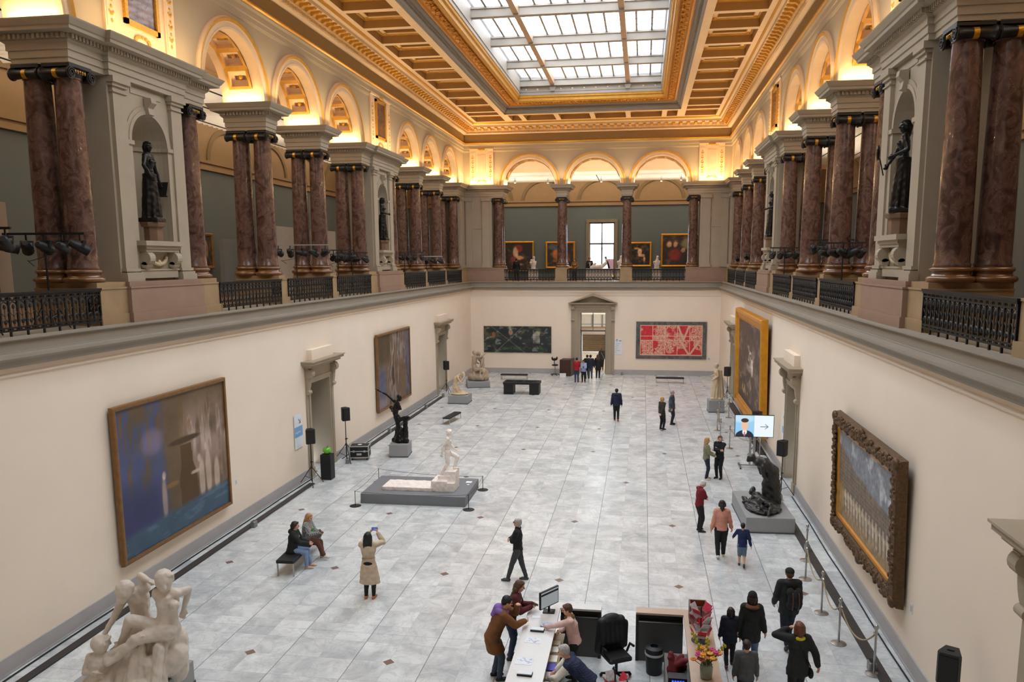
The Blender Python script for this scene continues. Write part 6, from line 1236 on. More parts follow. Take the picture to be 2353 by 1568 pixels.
def par_lamp(parent, loc, pan, tilt):
    T = Matrix.Translation(loc) @ Rz(pan) @ Matrix.Rotation(tilt, 4, 'X'); mb = MB(T); rr = [(-.25, .055), (-.22, .085), (-.06, .1), (.0, .112), (.16, .112), (.18, .125)]
    mb.loft([[(r*math.cos(2*PI*i/12), y, r*math.sin(2*PI*i/12)) for i in range(12)] for y, r in rr][::-1]); mb.box(-.13, -.11, -.03, .03, 0, .14).box(.11, .13, -.03, .03, 0, .14).box(-.13, .13, -.02, .02, .13, .16); o = mb.build('lamp', M_blk, parent, angle=40)
    MB(T).loft([[(.105*math.cos(2*PI*i/12), y, .105*math.sin(2*PI*i/12)) for i in range(12)] for y in (.183, .17)]).build('lens', mat('lamp_lens', (70, 74, 82), .15, var=.1), o)
def rig(label, x, y, z0, h, L, ang, n, silver=False, seed=0):
    r = random.Random(seed); E0 = thing('stage_light_rig', label, 'stage lights', (x, y, z0), ang, 'stage light rigs along the galleries')
    mb = MB(); mb.tube([(0, 0, .1), (0, 0, h)], .022, 8); mb.build('pole', M_blk, E0)
    for k in range(3):
        a = 2*PI*k/3; c, s = math.cos(a), math.sin(a); MB().tube([(.03*c, .03*s, .8), (.45*c, .45*s, .02)], .014, 6).tube([(.02*c, .02*s, .3), (.24*c, .24*s, .42)], .01, 6).build('leg', M_blk, E0)
    MB().box(-L/2, L/2, -.025, .025, h-.02, h+.03).build('crossbar', M_alu if silver else M_blk, E0)
    for k in range(n):
        u = -L/2+.12+(L-.24)*k/(n-1); MB().box(u-.015, u+.015, -.015, .015, h-.16, h).build('clamp', M_blk, E0); par_lamp(E0, (u, 0, h-.3), r.uniform(-.9, .9)+(PI if k % 2 else 0)*0, r.uniform(-.5, -.1))
    P = [(L/4*math.sin(t*.7), .03+.03*math.cos(t), h-.2-.5*t/8+.05*math.sin(t*2)) for t in range(9)]; MB().tube(P, .008, 5).build('cable', M_blk, E0)
GF = 6.56
rig('black stage light rig behind the nearest left railing', -9.85, 1.75, GF, 2.15, 1.9, .1, 5, seed=1)
rig('black stage light rig cut by the left edge of the photo', -9.9, -.15, GF, 2.2, 1.6, .2, 4, seed=2)
rig('silver-barred stage light rig on the left gallery between the second and third column pairs', -9.85, 14.7, GF, 2.15, 2.6, .05, 6, True, 3)
rig('black stage light rig, left of the two before the far left niche pier', -9.85, 18.9, GF, 2.0, 1.5, .9, 4, seed=4)
rig('black stage light rig, right of the two before the far left niche pier', -9.7, 20.2, GF, 1.9, 1.5, .7, 4, seed=5)
rig('black stage light rig just past the far left niche pier', -9.85, 28.7, GF, 2.0, 2.2, .5, 6, seed=6)
rig('silver-barred stage light rig before the farthest left column pairs', -9.85, 33.2, GF, 1.8, 2.0, .2, 5, True, 7)
rig('black stage light rig beside the near right niche pier', 9.5, 10.9, GF, 2.0, 1.3, -.2, 5, seed=8)
rig('black stage light rig, second from the near right niche pier', 9.75, 13.5, GF, 2.15, 1.4, -.2, 5, seed=9)
rig('black stage light rig beside the far right niche pier', 9.4, 20.3, GF, 2.0, 1.2, -.1, 4, seed=10)
rig('black stage light rig beyond the far right niche pier, nearer of two', 9.8, 31.2, GF, 1.95, 1.5, -.3, 5, seed=11)
rig('black stage light rig beyond the far right niche pier, farther of two', 9.8, 36.2, GF, 1.85, 1.3, -.2, 4, seed=12)

# ------------------------------------------------------------------ floor strips, boxes, benches, cases
M_strip = mat('dark_floor_duct', (52, 47, 44), .6, var=.1); M_cable = mat('black_cable', (20, 20, 20), .6)
def strip(lab, a, b, w):
    mb = MB(); A, B = Vector(a), Vector(b); d = (B-A).normalized(); n = Vector((-d.y, d.x, 0))*w/2; mb.loft([[A-n, A+n, A+n+Vector((0, 0, .035)), A-n+Vector((0, 0, .035))], [B-n, B+n, B+n+Vector((0, 0, .035)), B-n+Vector((0, 0, .035))]]); return tag(mb.build('cable_duct', M_strip), lab, 'cable duct')
strip('dark flat cable duct on the floor along the left wall, up to the black plinth', (-8.3, -6, 0), (-8.4, 12.0, 0), .2); strip('dark flat cable duct on the floor along the left wall beyond the flight case', (-8.35, 16.4, 0), (-8.35, 30.6, 0), .2)
strip('dark flat cable duct on the floor along the right wall, up to the bending bronze', (8.3, -6, 0), (8.15, 11.4, 0), .22); strip('dark flat cable duct on the floor under the gold-framed painting', (8.55, 18.5, 0), (8.5, 30.5, 0), .3)
def cable(lab, pts): return tag(MB().tube(pts, .018, 6).build('cable', M_cable), lab, 'cable')
for sg, nm in ((-1, 'left'), (1, 'right')):
    for a, b, t in ((-6, 12.6, 'in front of the nearer doorway'), (15.6, 31, 'between the two doorways')):
        cable('black cable running along the foot of the %s wall %s' % (nm, t), [(sg*(8.68+.015*math.sin(k*1.7)), a+(b-a)*k/14, .02) for k in range(15)])
M_boxg = mat('grey_metal_box', (136, 136, 134), .4, metal=.5)
def fbox():
    E0 = thing('floor_uplight', 'x', 'floor light'); MB().rbox(-.07, .07, -.1, .1, 0, .2, .02).build('housing', M_boxg, E0); MB().box(-.05, .05, -.08, .08, .198, .205).build('lens', mat('dark_lens', (50, 50, 54), .2), E0); return E0
fb = fbox()
for k, (x, y, l) in enumerate(((-8.22, 7.3, 'on the left duct below the large blue painting'), (-8.3, 20.6, 'left of the twisting bronze, along the left wall'), (-8.3, 26.9, 'under the tree-trunk painting at the left wall'), (-8.25, 30.5, 'by the far left loudspeaker stand'), (8.15, 7.45, 'beside the nearest silver posts pair at the right'), (8.1, 1.0, 'behind the last silver post at the lower right'), (2.1, 40.85, 'at the back wall below the tapestry'), (8.2, 12.2, 'behind the bending bronze'), (-8.2, 15.0, 'beside the flight case'))): place(fb, k > 0, (x, y, 0), 0, 'small grey metal floor uplight '+l, 'floor uplights')
M_seat = mat('black_bench_pad', (22, 22, 24), .6, var=.1)
def bench_proto(L):
    E0 = thing('bench', 'x', 'bench'); MB().rbox(-L/2, L/2, -.24, .24, .36, .44, .02).build('seat', M_seat, E0)
    for x in (-L/2+.04, L/2-.04):
        for y in (-.21, .21): MB().box(x-.015, x+.015, y-.015, y+.015, 0, .36).build('leg', M_steelp, E0)
    MB().box(-L/2+.02, L/2-.02, -.22, -.2, .33, .36).box(-L/2+.02, L/2-.02, .2, .22, .33, .36).build('rail', M_steelp, E0); return E0
bp = bench_proto(2.1)
place(bp, 0, (-5.6, 4.85, 0), PI/2+.06, 'black-topped steel-legged bench with two people sitting on it', 'museum benches')
place(bp, 1, (-6.0, 23.6, 0), PI/2-.12, 'black-topped steel-legged bench standing empty behind the white walking statue', 'museum benches', .8)
place(bp, 1, (-5.15, 37.9, 0), .02, 'black-topped steel-legged bench behind the black display case', 'museum benches', .88)
place(bp, 1, (5.35, 37.6, 0), 0, 'black-topped steel-legged bench below the red tapestry', 'museum benches', .88)
E0 = thing('display_case', 'black desk-like display case with glass top before the back wall', 'display case', (-3.75, 32.4, 0)); MB().rbox(-1.12, 1.12, -.5, .5, .62, .76, .02).build('case_top', M_blk, E0)
for s in (-1, 1): MB().box(s*1.08, s*.5, -.46, .46, 0, .62).build('pedestal', M_blk, E0)
MB().box(-1.0, 1.0, -.42, .42, .757, .77).build('glass_top', mat('dark_glass', (40, 48, 48), .06), E0)
E0 = thing('plinth', 'tall black plinth carrying the green apple by the left doorway', 'plinth', (-8.1, 12.75, 0)); MB().rbox(-.2, .2, -.2, .2, 0, .95, .01).build('block', M_blk, E0)
E0 = thing('apple_sculpture', 'shiny green apple on the tall black plinth', 'apple', (-8.1, 12.75, .95)); MB().lathe([(.02, .015), (.08, .0), (.13, .05), (.155, .13), (.13, .22), (.06, .25), (.01, .225)], n=20).build('fruit', mat('green_apple', (92, 190, 20), .2, var=.15, scale=5, coat=.5), E0, smooth=True); MB().tube([(0, 0, .22), (.015, 0, .27), (.035, .01, .31)], .01, 6).build('stalk', mat('stalk', (60, 40, 20), .7), E0)
E0 = thing('flight_case', 'black wheeled flight case with metal edges by the left wall', 'flight case', (-7.95, 15.75, 0), .2)
MB().box(-.38, .38, -.28, .28, .12, .58).build('body', M_blk, E0); mb = MB()
for x in (-.38, .38):
    for y in (-.28, .28): mb.box(x-.018, x+.018, y-.018, y+.018, .1, .6)
for z in (.12, .38, .58):
    for y in (-.28, .28): mb.box(-.39, .39, y-.016, y+.016, z-.018, z+.018)
    for x in (-.38, .38): mb.box(x-.016, x+.016, -.29, .29, z-.018, z+.018)
mb.build('edge_trim', M_alu, E0)
for x in (-.22, .22): MB().box(x-.04, x+.04, -.305, -.28, .34, .42).build('latch', M_alu, E0)
MB().box(-.1, .1, -.31, -.28, .22, .3).build('handle', M_alu, E0)
for x in (-.3, .3):
    for y in (-.2, .2): MB().tube([(x-.02, y, .05), (x+.02, y, .05)], .05, 10).box(x-.03, x+.03, y-.03, y+.03, .08, .12).build('castor', M_blk, E0)
E0 = thing('paper_sheet', 'white paper lying on the flight case lid', 'paper', (-7.95, 15.75, .6), .5); MB().lathe([(.09, 0), (.09, .006)], n=16).build('sheet', mat('paper_white', (232, 232, 230), .8), E0)
M_signw = mat('sign_white', (228, 232, 236), .6, var=.02); M_signb = mat('sign_blue', (120, 176, 220), .6); M_ink = mat('sign_ink', (70, 76, 96), .6)
def text(parent, s, size, loc, m, rot=(PI/2, 0, 0), align='LEFT', name='lettering'):
    cu = bpy.data.curves.new(name, 'FONT'); cu.body = s; cu.size = size; cu.align_x = align; cu.extrude = .001; o = bpy.data.objects.new(name, cu)
    dg = bpy.context.evaluated_depsgraph_get(); COL.objects.link(o); dg.update(); me = bpy.data.meshes.new_from_object(o.evaluated_get(dg)); bpy.data.objects.remove(o); bpy.data.curves.remove(cu); me.materials.clear(); me.materials.append(m); q = link(name, me, parent); q.location = loc; q.rotation_euler = rot; return q
def arrow(parent, x, z, L, ang, m, y=-.012):
    T = Matrix.Translation((x, y, z)) @ Matrix.Rotation(ang, 4, 'Y'); mb = MB(T); mb.box(-L/2, L/2, -.002, .002, -.012, .012); mb.add([(L/2-.1, 0, .1), (L/2+.01, 0, 0), (L/2-.1, 0, -.1), (L/2-.07, 0, -.1), (L/2+.05, 0, 0), (L/2-.07, 0, .1)], [(0, 1, 4, 5), (1, 2, 3, 4)]); mb.build('arrow', m, parent)
E0 = thing('wall_sign', 'white wall sign with arrow and blue band left of the left doorway', 'sign', (-8.82, 11.95, 1.35), PI/2); MB().box(-.33, .33, -.012, 0, 0, 1.25).build('board', M_signw, E0); MB().box(-.33, .33, -.016, -.012, .42, .8).build('blue_band', M_signb, E0); arrow(E0, .08, 1.0, .2, .78, M_ink, -.016); text(E0, 'magritte', .13, (-.28, -.018, .56), M_signw)
E0 = thing('direction_sign', 'white direction sign with rows of grey lettering right of the back door', 'sign', (1.84, 41.1, 1.45)); MB().box(-.26, .26, -.012, 0, 0, 1.12).build('board', M_signw, E0); arrow(E0, -.12, .97, .16, -PI/2, M_ink, -.016); MB().box(.06, .1, -.015, -.012, .92, 1.02).box(.14, .18, -.015, -.012, .92, 1.02).build('pictogram', M_ink, E0)
for k, s in enumerate(('old masters', 'magritte', 'forum', 'café', 'auditorium', 'lift')): text(E0, s, .075, (-.22, -.014, .76-k*.125), M_ink)
for x, y, z, rz, l, c in ((1.84, 0, 0, 0, None, None),): pass
def wlabel(loc, rz, lab, w=.12, h=.2): E0 = thing('caption_card', lab, 'caption', loc, rz); MB().box(-w/2, w/2, -.006, 0, 0, h).build('card', M_signw, E0); mb = MB(); [mb.box(-w*.4, w*.3, -.008, -.006, h*(.2+.16*k), h*(.25+.16*k)) for k in range(4)]; mb.build('lettering', M_ink, E0)
wlabel((-8.838, 7.5, 1.25), PI/2, 'small caption card beside the large blue painting'); wlabel((8.15, 41.118, 1.1), 0, 'small caption card beside the red tapestry', .16, .24); wlabel((8.838, 1.2, 1.15), -PI/2, 'small caption card below the dark carved frame at right')
# white notices on the right doors
for y, l in ((12.6, 'mid right'), (31.0, 'far right')):
    E0 = thing('wall_sign', 'tall white notice on the wall beside the %s doorway' % l, 'sign', (8.82, y+2.9 if y < 20 else y+3.1, 1.3), -PI/2); MB().box(-.25, .25, -.012, 0, 0, 1.1).build('board', M_signw, E0); arrow(E0, 0, .9, .16, PI, M_ink, -.016); MB().box(-.25, .25, -.016, -.012, .3, .55).build('blue_band', M_signb, E0)

# ------------------------------------------------------------------ video screen
def emis(name, rgb, s): return mat(name, rgb, .4, var=0, emit=rgb, estr=s)
E0 = thing('video_screen', 'large lit video screen with a portrait and an arrow, on a steel stand', 'screen', (7.86, 16.35, 0), .0); W, H, ZB = 1.44, .84, 1.25
MB().box(-W/2-.02, W/2+.02, 0, .06, ZB-.02, ZB+H+.02).build('bezel', M_blk, E0)
def scr(u, v):
    c = np.zeros(u.shape+(3,))+np.array((236, 246, 252)); c = mixc(c, (150, 206, 240), (u < .5)*1.); c = mixc(c, (196, 226, 244), (u < .5)*blob(u, v, .2, .85, .3, .2)); c = mixc(c, (22, 34, 54), (u < .5)*blob(u, v, .25, .0, .24, .3, .04)); c = mixc(c, (240, 240, 240), blob(u, v, .25, .22, .06, .14, .1)); c = mixc(c, (206, 112, 104), blob(u, v, .25, .12, .02, .12, .1)); c = mixc(c, (236, 190, 164), blob(u, v, .25, .52, .09, .24, .05)); c = mixc(c, (60, 42, 30), blob(u, v, .25, .76, .1, .1, .05)); return mixc(c, (60, 160, 240), ((u > .495) & (u < .502))*.0)
ms = bpy.data.materials.new('screen_glow'); ms.use_nodes = True; nt = ms.node_tree; a_ = nt.nodes.new('ShaderNodeAttribute'); a_.attribute_name = 'paint'; b_ = nt.nodes['Principled BSDF']; nt.links.new(a_.outputs['Color'], b_.inputs['Emission Color']); b_.inputs['Emission Strength'].default_value = 1.0; b_.inputs['Base Color'].default_value = (.02, .02, .02, 1)
canvas('display', W, H, 90, 54, scr, E0, -.004, ZB, ms); arrow(E0, W*.25, ZB+H*.48, .26, 0, mat('arrow_grey', (110, 130, 150), .5), -.01)
MB().box(-.16, -.08, .02, .1, .1, ZB+.3).box(.0, .08, .02, .1, .1, ZB+.3).box(-.2, .15, .06, .1, ZB+.2, ZB+.5).build('column', M_steelp, E0)
mb = MB(); mb.box(-.55, .5, .03, .09, .07, .11); [mb.box(x-.03, x+.03, -.3, .4, .07, .11) for x in (-.5, .45)]; mb.build('base_frame', M_steelp, E0)
for x in (-.5, .45):
    for y in (-.28, .38): MB().ball((x, y, .04), (.03, .03, .04), 8, 6).build('castor', M_blk, E0)

# ------------------------------------------------------------------ rope posts
def post_proto():
    E0 = thing('rope_post', 'x', 'rope post'); MB().lathe([(.0, 0), (.16, 0), (.16, .012), (.1, .03), (.03, .045)], n=24).build('base', M_steelp, E0, angle=30); MB().lathe([(.022, .04), (.022, .9)], n=12).build('pole', M_steelp, E0, smooth=True); MB().lathe([(.026, .82), (.034, .84), (.034, .88), (.022, .9), (.02, .92), (.036, .94), (.045, .975), (.036, 1.01), (.01, 1.025)], n=14).build('finial', M_steelp, E0, smooth=True); return E0
pp_ = post_proto(); POSTS = [(7.98, 6.75), (7.71, 5.45), (7.68, 3.5), (7.72, 2.05), (8.1, .85), (7.11, 23.1), (7.05, 21.0), (7.38, 25.1), (7.3, 19.5), (7.98, 26.3), (8.35, 18.0)]
PL = ['nearest the bending bronze', 'second beyond the bending bronze', 'third along the right duct', 'fourth along the right duct, by the capped man', 'last at the lower right', 'of the far right line, second nearest the robed statue', 'of the far right line, third from the robed statue', 'just in front of the robed statue', 'left of the video screen', 'at the wall beside the robed statue', 'behind the video screen']
for k, (x, y) in enumerate(POSTS): place(pp_, k > 0, (x, y, 0), 0, 'polished steel rope post '+PL[k], 'steel rope posts')
M_rope = mat('beige_rope', (172, 150, 118), .8, var=.15, scale=40)
def rope(a, b, sag, lab, z=.86, r=.017):
    A, B = Vector(POSTS[a]+(z,)), Vector(POSTS[b]+(z,)); P = [A.lerp(B, t/12)-Vector((0, 0, sag*4*(t/12)*(1-t/12))) for t in range(13)]; E0 = thing('barrier_rope', 'beige sagging barrier rope '+lab, 'rope', tuple(A.lerp(B, .5)), 0, 'beige barrier ropes'); m_ = Vector(E0.location); MB().tube([p-m_ for p in P], r, 6).build('rope', M_rope, E0, smooth=True)
    mb = MB(); d = (B-A).normalized(); [mb.tube([q-m_, q-m_+d*s*.07-Vector((0, 0, .03))], .022, 8) for q, s in ((A, 1), (B, -1))]; mb.build('end_cap', M_steelp, E0)
rope(1, 2, .35, 'between the second and third right posts'); rope(2, 3, .35, 'between the third and fourth right posts'); rope(3, 4, .4, 'reaching the last post at the lower right'); rope(8, 10, .3, 'left of the video screen'); rope(7, 9, .25, 'in front of the robed white statue'); rope(5, 6, .3, 'on the far right between two posts'); rope(7, 5, .3, 'on the far right nearest the robed statue')
# low barrier round the white platform
def lpost():
    E0 = thing('barrier_post', 'x', 'barrier post'); MB().lathe([(.0, 0), (.19, 0), (.19, .012), (.04, .025)], n=24).build('base', M_blk, E0, angle=30); MB().lathe([(.011, .02), (.011, .5), (.015, .5), (.015, .52)], n=8).build('pole', M_blk, E0); return E0
lp = lpost(); LPP = [(-5.88, 9.71), (-2.04, 9.8), (-2.03, 12.05), (-6.05, 12.55)]
for k, (x, y) in enumerate(LPP): place(lp, k > 0, (x, y, 0), 0, 'thin low black barrier post at the %s corner of the grey platform' % ['near left', 'near right', 'far right', 'far left'][k], 'low black barrier posts')
for k in range(4):
    A, B = Vector(LPP[k]+(.5,)), Vector(LPP[(k+1) % 4]+(.5,)); o = MB().tube([A.lerp(B, t/10)-Vector((0, 0, .3*(t/10)*(1-t/10))) for t in range(11)], .006, 5).build('barrier_rope', M_blk); tag(o, 'thin black cord along the %s side of the grey platform' % ['near', 'right', 'far', 'left'][k], 'cord', 'cords round the grey platform')

# ------------------------------------------------------------------ lectern, stool
E0 = thing('lectern', 'dark brown wooden desk beside the pedimented door', 'desk', (-1.72, 40.35, 0), -.15); M_ww = mat('dark_wood', (66, 38, 28), .5, var=.15, scale=6)
MB().box(-.45, -.41, -.5, .5, 0, 1.12).box(.33, .37, -.5, .5, 0, 1.2).build('side_panel', M_ww, E0); MB().box(-.41, .33, -.5, -.46, 0, 1.12).build('front_panel', M_ww, E0); MB().box(-.45, .4, -.5, .5, 1.12, 1.15).build('top', M_ww, E0)
E0 = thing('paper_box', 'small white box on the floor at the foot of the dark brown desk', 'box', (-1.98, 39.6, 0), .1); MB().box(-.22, .22, -.12, .12, 0, .22).build('carton', mat('white_card', (226, 226, 226), .7), E0); MB().box(-.21, .21, -.11, .11, .22, .235).build('lid', mat('white_card', (226, 226, 226), .7), E0)
E0 = thing('saddle_stool', 'black saddle-back office stool left of the dark brown desk', 'stool', (-2.6, 40.2, 0), .3); MB().ball((0, 0, .74), (.24, .2, .07), 12, 8).build('seat', M_blk, E0, smooth=True); MB().ball((0, .2, 1.12), (.2, .06, .1), 10, 8).ball((-.17, .17, 1.2), (.06, .06, .12), 8, 6).ball((.17, .17, 1.2), (.06, .06, .12), 8, 6).tube([(0, .12, .74), (0, .24, .9), (0, .2, 1.1)], .03, 6).build('backrest', M_blk, E0, smooth=True); MB().tube([(0, 0, .1), (0, 0, .72)], .03, 8).build('column', M_steelp, E0)
for k in range(5): a = 2*PI*k/5; MB().tube([(0, 0, .12), (.3*math.cos(a), .3*math.sin(a), .07)], .022, 6).ball((.3*math.cos(a), .3*math.sin(a), .035), .035, 8, 6).build('leg', M_blk, E0)

# ------------------------------------------------------------------ reception counter
M_ctop = mat('white_counter_top', (214, 212, 208), .25, var=.03, scale=1.2); M_cgrey = mat('dark_grey_counter', (74, 72, 70), .45, var=.08, scale=2); M_beige = mat('copper_beige_top', (186, 162, 142), .35, metal=.1, var=.08, scale=2); M_shelf = mat('counter_shelf_wood', (140, 112, 84), .5, var=.1)
E0 = thing('reception_counter', 'white-topped grey reception counter with a dark side wing, left of the passage', 'counter', (0, 0, 0))
MB().box(1.3, 1.93, -3, .98, 1.01, 1.05).box(1.93, 2.76, .72, .98, 1.01, 1.05).build('worktop', M_ctop, E0); MB().box(1.34, 1.72, -3, .9, 0, 1.01).build('body', M_cgrey, E0); MB().box(1.93, 2.76, .76, .96, 0, .86).build('wing_panel', M_cgrey, E0); MB().box(1.93, 2.7, .82, .96, .86, 1.01).box(2.7, 2.76, .72, .98, 0, 1.01).build('wing_frame', mat('near_black_panel', (36, 35, 35), .5), E0); MB().box(1.95, 2.7, .75, .762, .855, .87).build('edge_strip', M_steelp, E0)
MB().box(1.72, 2.08, -3, .2, .72, .76).build('shelf', M_shelf, E0); mb = MB(); [mb.box(1.72, 2.08, y-.012, y+.012, 0, .72) for y in (-2.4, -1.3, .1)]; mb.build('divider', M_cgrey, E0)
E0 = thing('reception_counter', 'copper-beige-topped counter with a dark side wing, right of the passage', 'counter', (0, 0, 0)); MB().box(4.4, 4.92, -3, .98, 1.01, 1.05).box(3.46, 4.4, .72, .98, 1.01, 1.05).build('worktop', M_beige, E0); MB().box(4.5, 4.86, -3, .9, 0, 1.01).build('body', M_cgrey, E0); MB().box(3.5, 4.4, .76, .96, 0, .84).build('wing_panel', M_cgrey, E0); MB().box(3.46, 3.52, .74, .98, 0, 1.01).box(3.5, 4.4, .86, .96, .84, 1.01).build('wing_frame', mat('near_black_panel', (36, 35, 35), .5), E0); MB().box(3.5, 4.4, .745, .762, .84, .86).build('edge_strip', M_steelp, E0)
Z1 = 1.05
E0 = thing('computer_monitor', 'black computer monitor with lit grey screen on the white counter', 'monitor', (1.72, .52, Z1), .0); MB().rbox(-.12, .12, -.1, .1, 0, .02, .01).build('base', M_blk, E0); MB().box(-.02, .02, -.01, .03, .02, .2).build('stem', M_blk, E0)
T_ = Matrix.Translation((0, 0, .12)) @ Rz(.95); MB(T_).box(-.27, .27, -.02, .02, 0, .36).build('casing', M_blk, E0); MB(T_).box(-.25, .25, -.024, -.02, .02, .34).build('screen', emis('monitor_glow', (150, 158, 162), .55), E0); MB(T_).box(-.25, .25, -.0255, -.024, .27, .31).build('title_bar', M_blk, E0)
def paper(lab, x, y, z, w, h, rz, m=None, printed=True, name='paper_sheet', cat='leaflet', t=.004):
    E0 = thing(name, lab, cat, (x, y, z), rz); MB().box(-w/2, w/2, -h/2, h/2, 0, t).build('sheet', m or M_signw, E0)
    if printed:
        mb = MB(); r = random.Random(int(x*100+y*77))
        for k in range(14): a, b = r.uniform(-.42, .3)*w, r.uniform(-.4, .4)*h; mb.box(a, a+r.uniform(.04, .2)*w, b, b+.05*h, t, t+.001)
        mb.build('print', mat('violet_print', (130, 120, 190), .6), E0)
paper('printed floor-plan leaflet lying mid-counter, farther of two', 1.57, -.72, Z1, .3, .22, -.05); paper('printed floor-plan leaflet lying on the counter, nearer of two', 1.52, -1.5, Z1, .3, .24, -.06); paper('small white slip on the counter before the couple', 1.5, .25, Z1, .16, .1, .1, printed=False); paper('blue and white brochure under the pink-sweatered attendant hand', 1.75, -.05, Z1, .24, .18, .1, mat('pale_blue_paper', (170, 200, 226), .6))
for y, l in ((-.33, 'farther of the two, below the brochure'), (-1.95, 'nearer of the two')):
    E0 = thing('leaflet_block', 'small black stand of white cards on the counter, '+l, 'card stand', (1.6, y, Z1), -.05); MB().box(-.13, .13, -.06, .06, 0, .035).build('base', M_blk, E0); MB().box(-.125, .125, -.055, .055, .035, .05).build('cards', M_signw, E0)
for k, (y, w, c, l) in enumerate(((-.25, .2, (206, 190, 160), 'beige notepad'), (-.5, .26, (228, 228, 224), 'white paper stack'), (-.85, .3, (226, 220, 210), 'white folder stack'), (-1.15, .3, (90, 84, 180), 'violet-edged ticket stack'), (-1.45, .3, (232, 232, 230), 'white ticket stack'))): paper(l+' on the low shelf behind the white counter', 1.92, y, .76, .24, w*.8, 0, mat('paper_%d' % k, c, .7), False, t=.03)
E0 = thing('desk_calendar', 'white desk calendar with dark pictures on the low shelf', 'calendar', (1.93, -1.75, .76), 0); MB().box(-.14, .14, -.1, .1, 0, .03).build('block', M_signw, E0); mb = MB(); [mb.box(-.1+a*.08, -.05+a*.08, -.05+b*.06, -.01+b*.06, .03, .032) for a in range(2) for b in range(2)]; mb.build('print', M_ink, E0)
E0 = thing('waste_bin', 'round black waste bin with a white liner rim', 'bin', (3.83, .33, 0)); MB().lathe([(.15, 0), (.175, .42), (.175, .5), (.17, .53), (.08, .56), (.075, .5)], n=24).build('body', M_blk, E0, angle=30); MB().lathe([(.178, .39), (.186, .4), (.184, .44), (.178, .44)], n=24, caps=False).build('liner', mat('bin_liner', (190, 192, 196), .4), E0)
E0 = thing('office_chair', 'black office chair facing away beside the right counter wing', 'chair', (3.1, .0, 0), .5); MB().rbox(-.24, .24, -.22, .22, .44, .52, .03).build('seat', M_blk, E0); MB().rbox(-.22, .22, .2, .27, .58, 1.05, .03).box(-.03, .03, .2, .25, .45, .6).build('backrest', M_blk, E0); MB().tube([(0, 0, .1), (0, 0, .44)], .03, 8).build('column', M_blk, E0)
for s in (-1, 1): MB().tube([(s*.25, .05, .5), (s*.29, .0, .68), (s*.29, -.16, .7)], .025, 6).build('armrest', M_blk, E0)
for k in range(5): a = 2*PI*k/5; MB().tube([(0, 0, .12), (.3*math.cos(a), .3*math.sin(a), .07)], .022, 6).ball((.3*math.cos(a), .3*math.sin(a), .035), .035, 8, 6).build('leg', M_blk, E0)
mb = MB(); T_ = Matrix.Translation((3.1, .0, 0)) @ Rz(.5); mb.T = T_
for x in (-.2, -.1, 0, .1, .2): mb.cone((x, .24, 1.08), (x*1.15, .32, .45+.1*abs(x)), .1, .09); mb.cone((x, .24, 1.08), (x*1.05, .14, .72), .08, .06)
mb.cone((.3, .24, 1.0), (.34, .3, .5), .07, .05); mb.ball((0, .26, 1.14), (.2, .1, .09))
o = remesh(mb, 'jacket', mat('black_padded_coat', (22, 23, 28), .6, var=.2, scale=10), .02, 2); tag(o, 'black padded jacket draped over the office chair back', 'jacket')
def cards(label, loc, n, h0, base=True, seed=5):
    E0 = thing('card_rack', label, 'card rack', loc); r = random.Random(seed)
    MB().lathe([(.0, 0), (.17, 0), (.17, .012), (.02, .02)], n=24).build('base', M_blk, E0, angle=30); MB().tube([(0, 0, .01), (0, 0, h0+.55)], .012, 8).build('pole', M_blk, E0)
    cols = [(200, 40, 60), (206, 60, 84), (196, 198, 200), (200, 44, 62), (190, 192, 196), (160, 30, 44)]
    for k in range(n):
        a = 2*PI*k/4+.3*(k//4); z = h0+.14*(k//4); T = Matrix.Translation((0, 0, z)) @ Rz(a) @ Matrix.Translation((0, -.12, 0)) @ Matrix.Rotation(.5, 4, 'X') @ Matrix.Rotation(r.uniform(-.5, .5), 4, 'Y'); MB(T).box(-.08, .08, -.004, .004, 0, .16).build('postcard', mat('card_%d' % (k % 6), cols[k % 6], .4, var=.2, scale=20), E0); MB(T).box(-.085, .085, -.018, -.012, -.01, .06).box(-.085, .085, -.018, .006, -.015, -.01).build('pocket', mat('clear_plastic', (200, 205, 208), .2, alpha=.45), E0)
cards('revolving rack of red and white cards on the copper-beige counter', (4.66, -.3, Z1), 16, .12); cards('postcard rack with colourful cards cut by the bottom edge of the photo', (3.14, -2.08, .7), 12, .1, seed=8)
slab('side_table', 'low grey table carrying the postcard rack at the bottom edge', 'table', (2.95, 3.35, -2.35, -1.85, 0, .7), M_cgrey)
E0 = thing('donation_box', 'open grey and rust-brown box on the end of the copper-beige counter', 'box', (4.66, .52, Z1)); mb = MB(); [mb.box(*b) for b in ((-.17, -.15, -.17, .17, 0, .36), (.15, .17, -.17, .17, 0, .36), (-.15, .15, -.17, -.15, 0, .36), (-.15, .15, .15, .17, 0, .36), (-.15, .15, -.15, .15, 0, .02))]; mb.build('shell', mat('taupe_board', (110, 96, 84), .5), E0); MB().box(-.148, -.142, -.15, .15, .02, .355).box(.142, .148, -.15, .15, .02, .355).box(-.15, .15, .142, .148, .02, .355).box(-.15, .15, -.148, -.142, .02, .355).build('lining', mat('rust_lining', (140, 70, 36), .6), E0)
E0 = thing('payment_terminal', 'black device with lit blue digits at the bottom edge by the right counter', 'device', (4.2, -1.35, .76)); MB().box(-.16, .16, -.1, .1, 0, .14).build('casing', M_blk, E0); mb = MB(); [mb.box(-.1+k*.045, -.07+k*.045, -.104, -.1, .05, .1) for k in range(5)]; mb.build('digits', emis('blue_digits', (40, 70, 255), 3), E0)
slab('low_cabinet', 'dark low cabinet behind the right counter carrying the lit device', 'cabinet', (4.0, 4.48, -2.4, -.3, 0, .76), M_cgrey)
mb = MB(Matrix.Translation((4.22, -.95, .76))); r_ = random.Random(9)
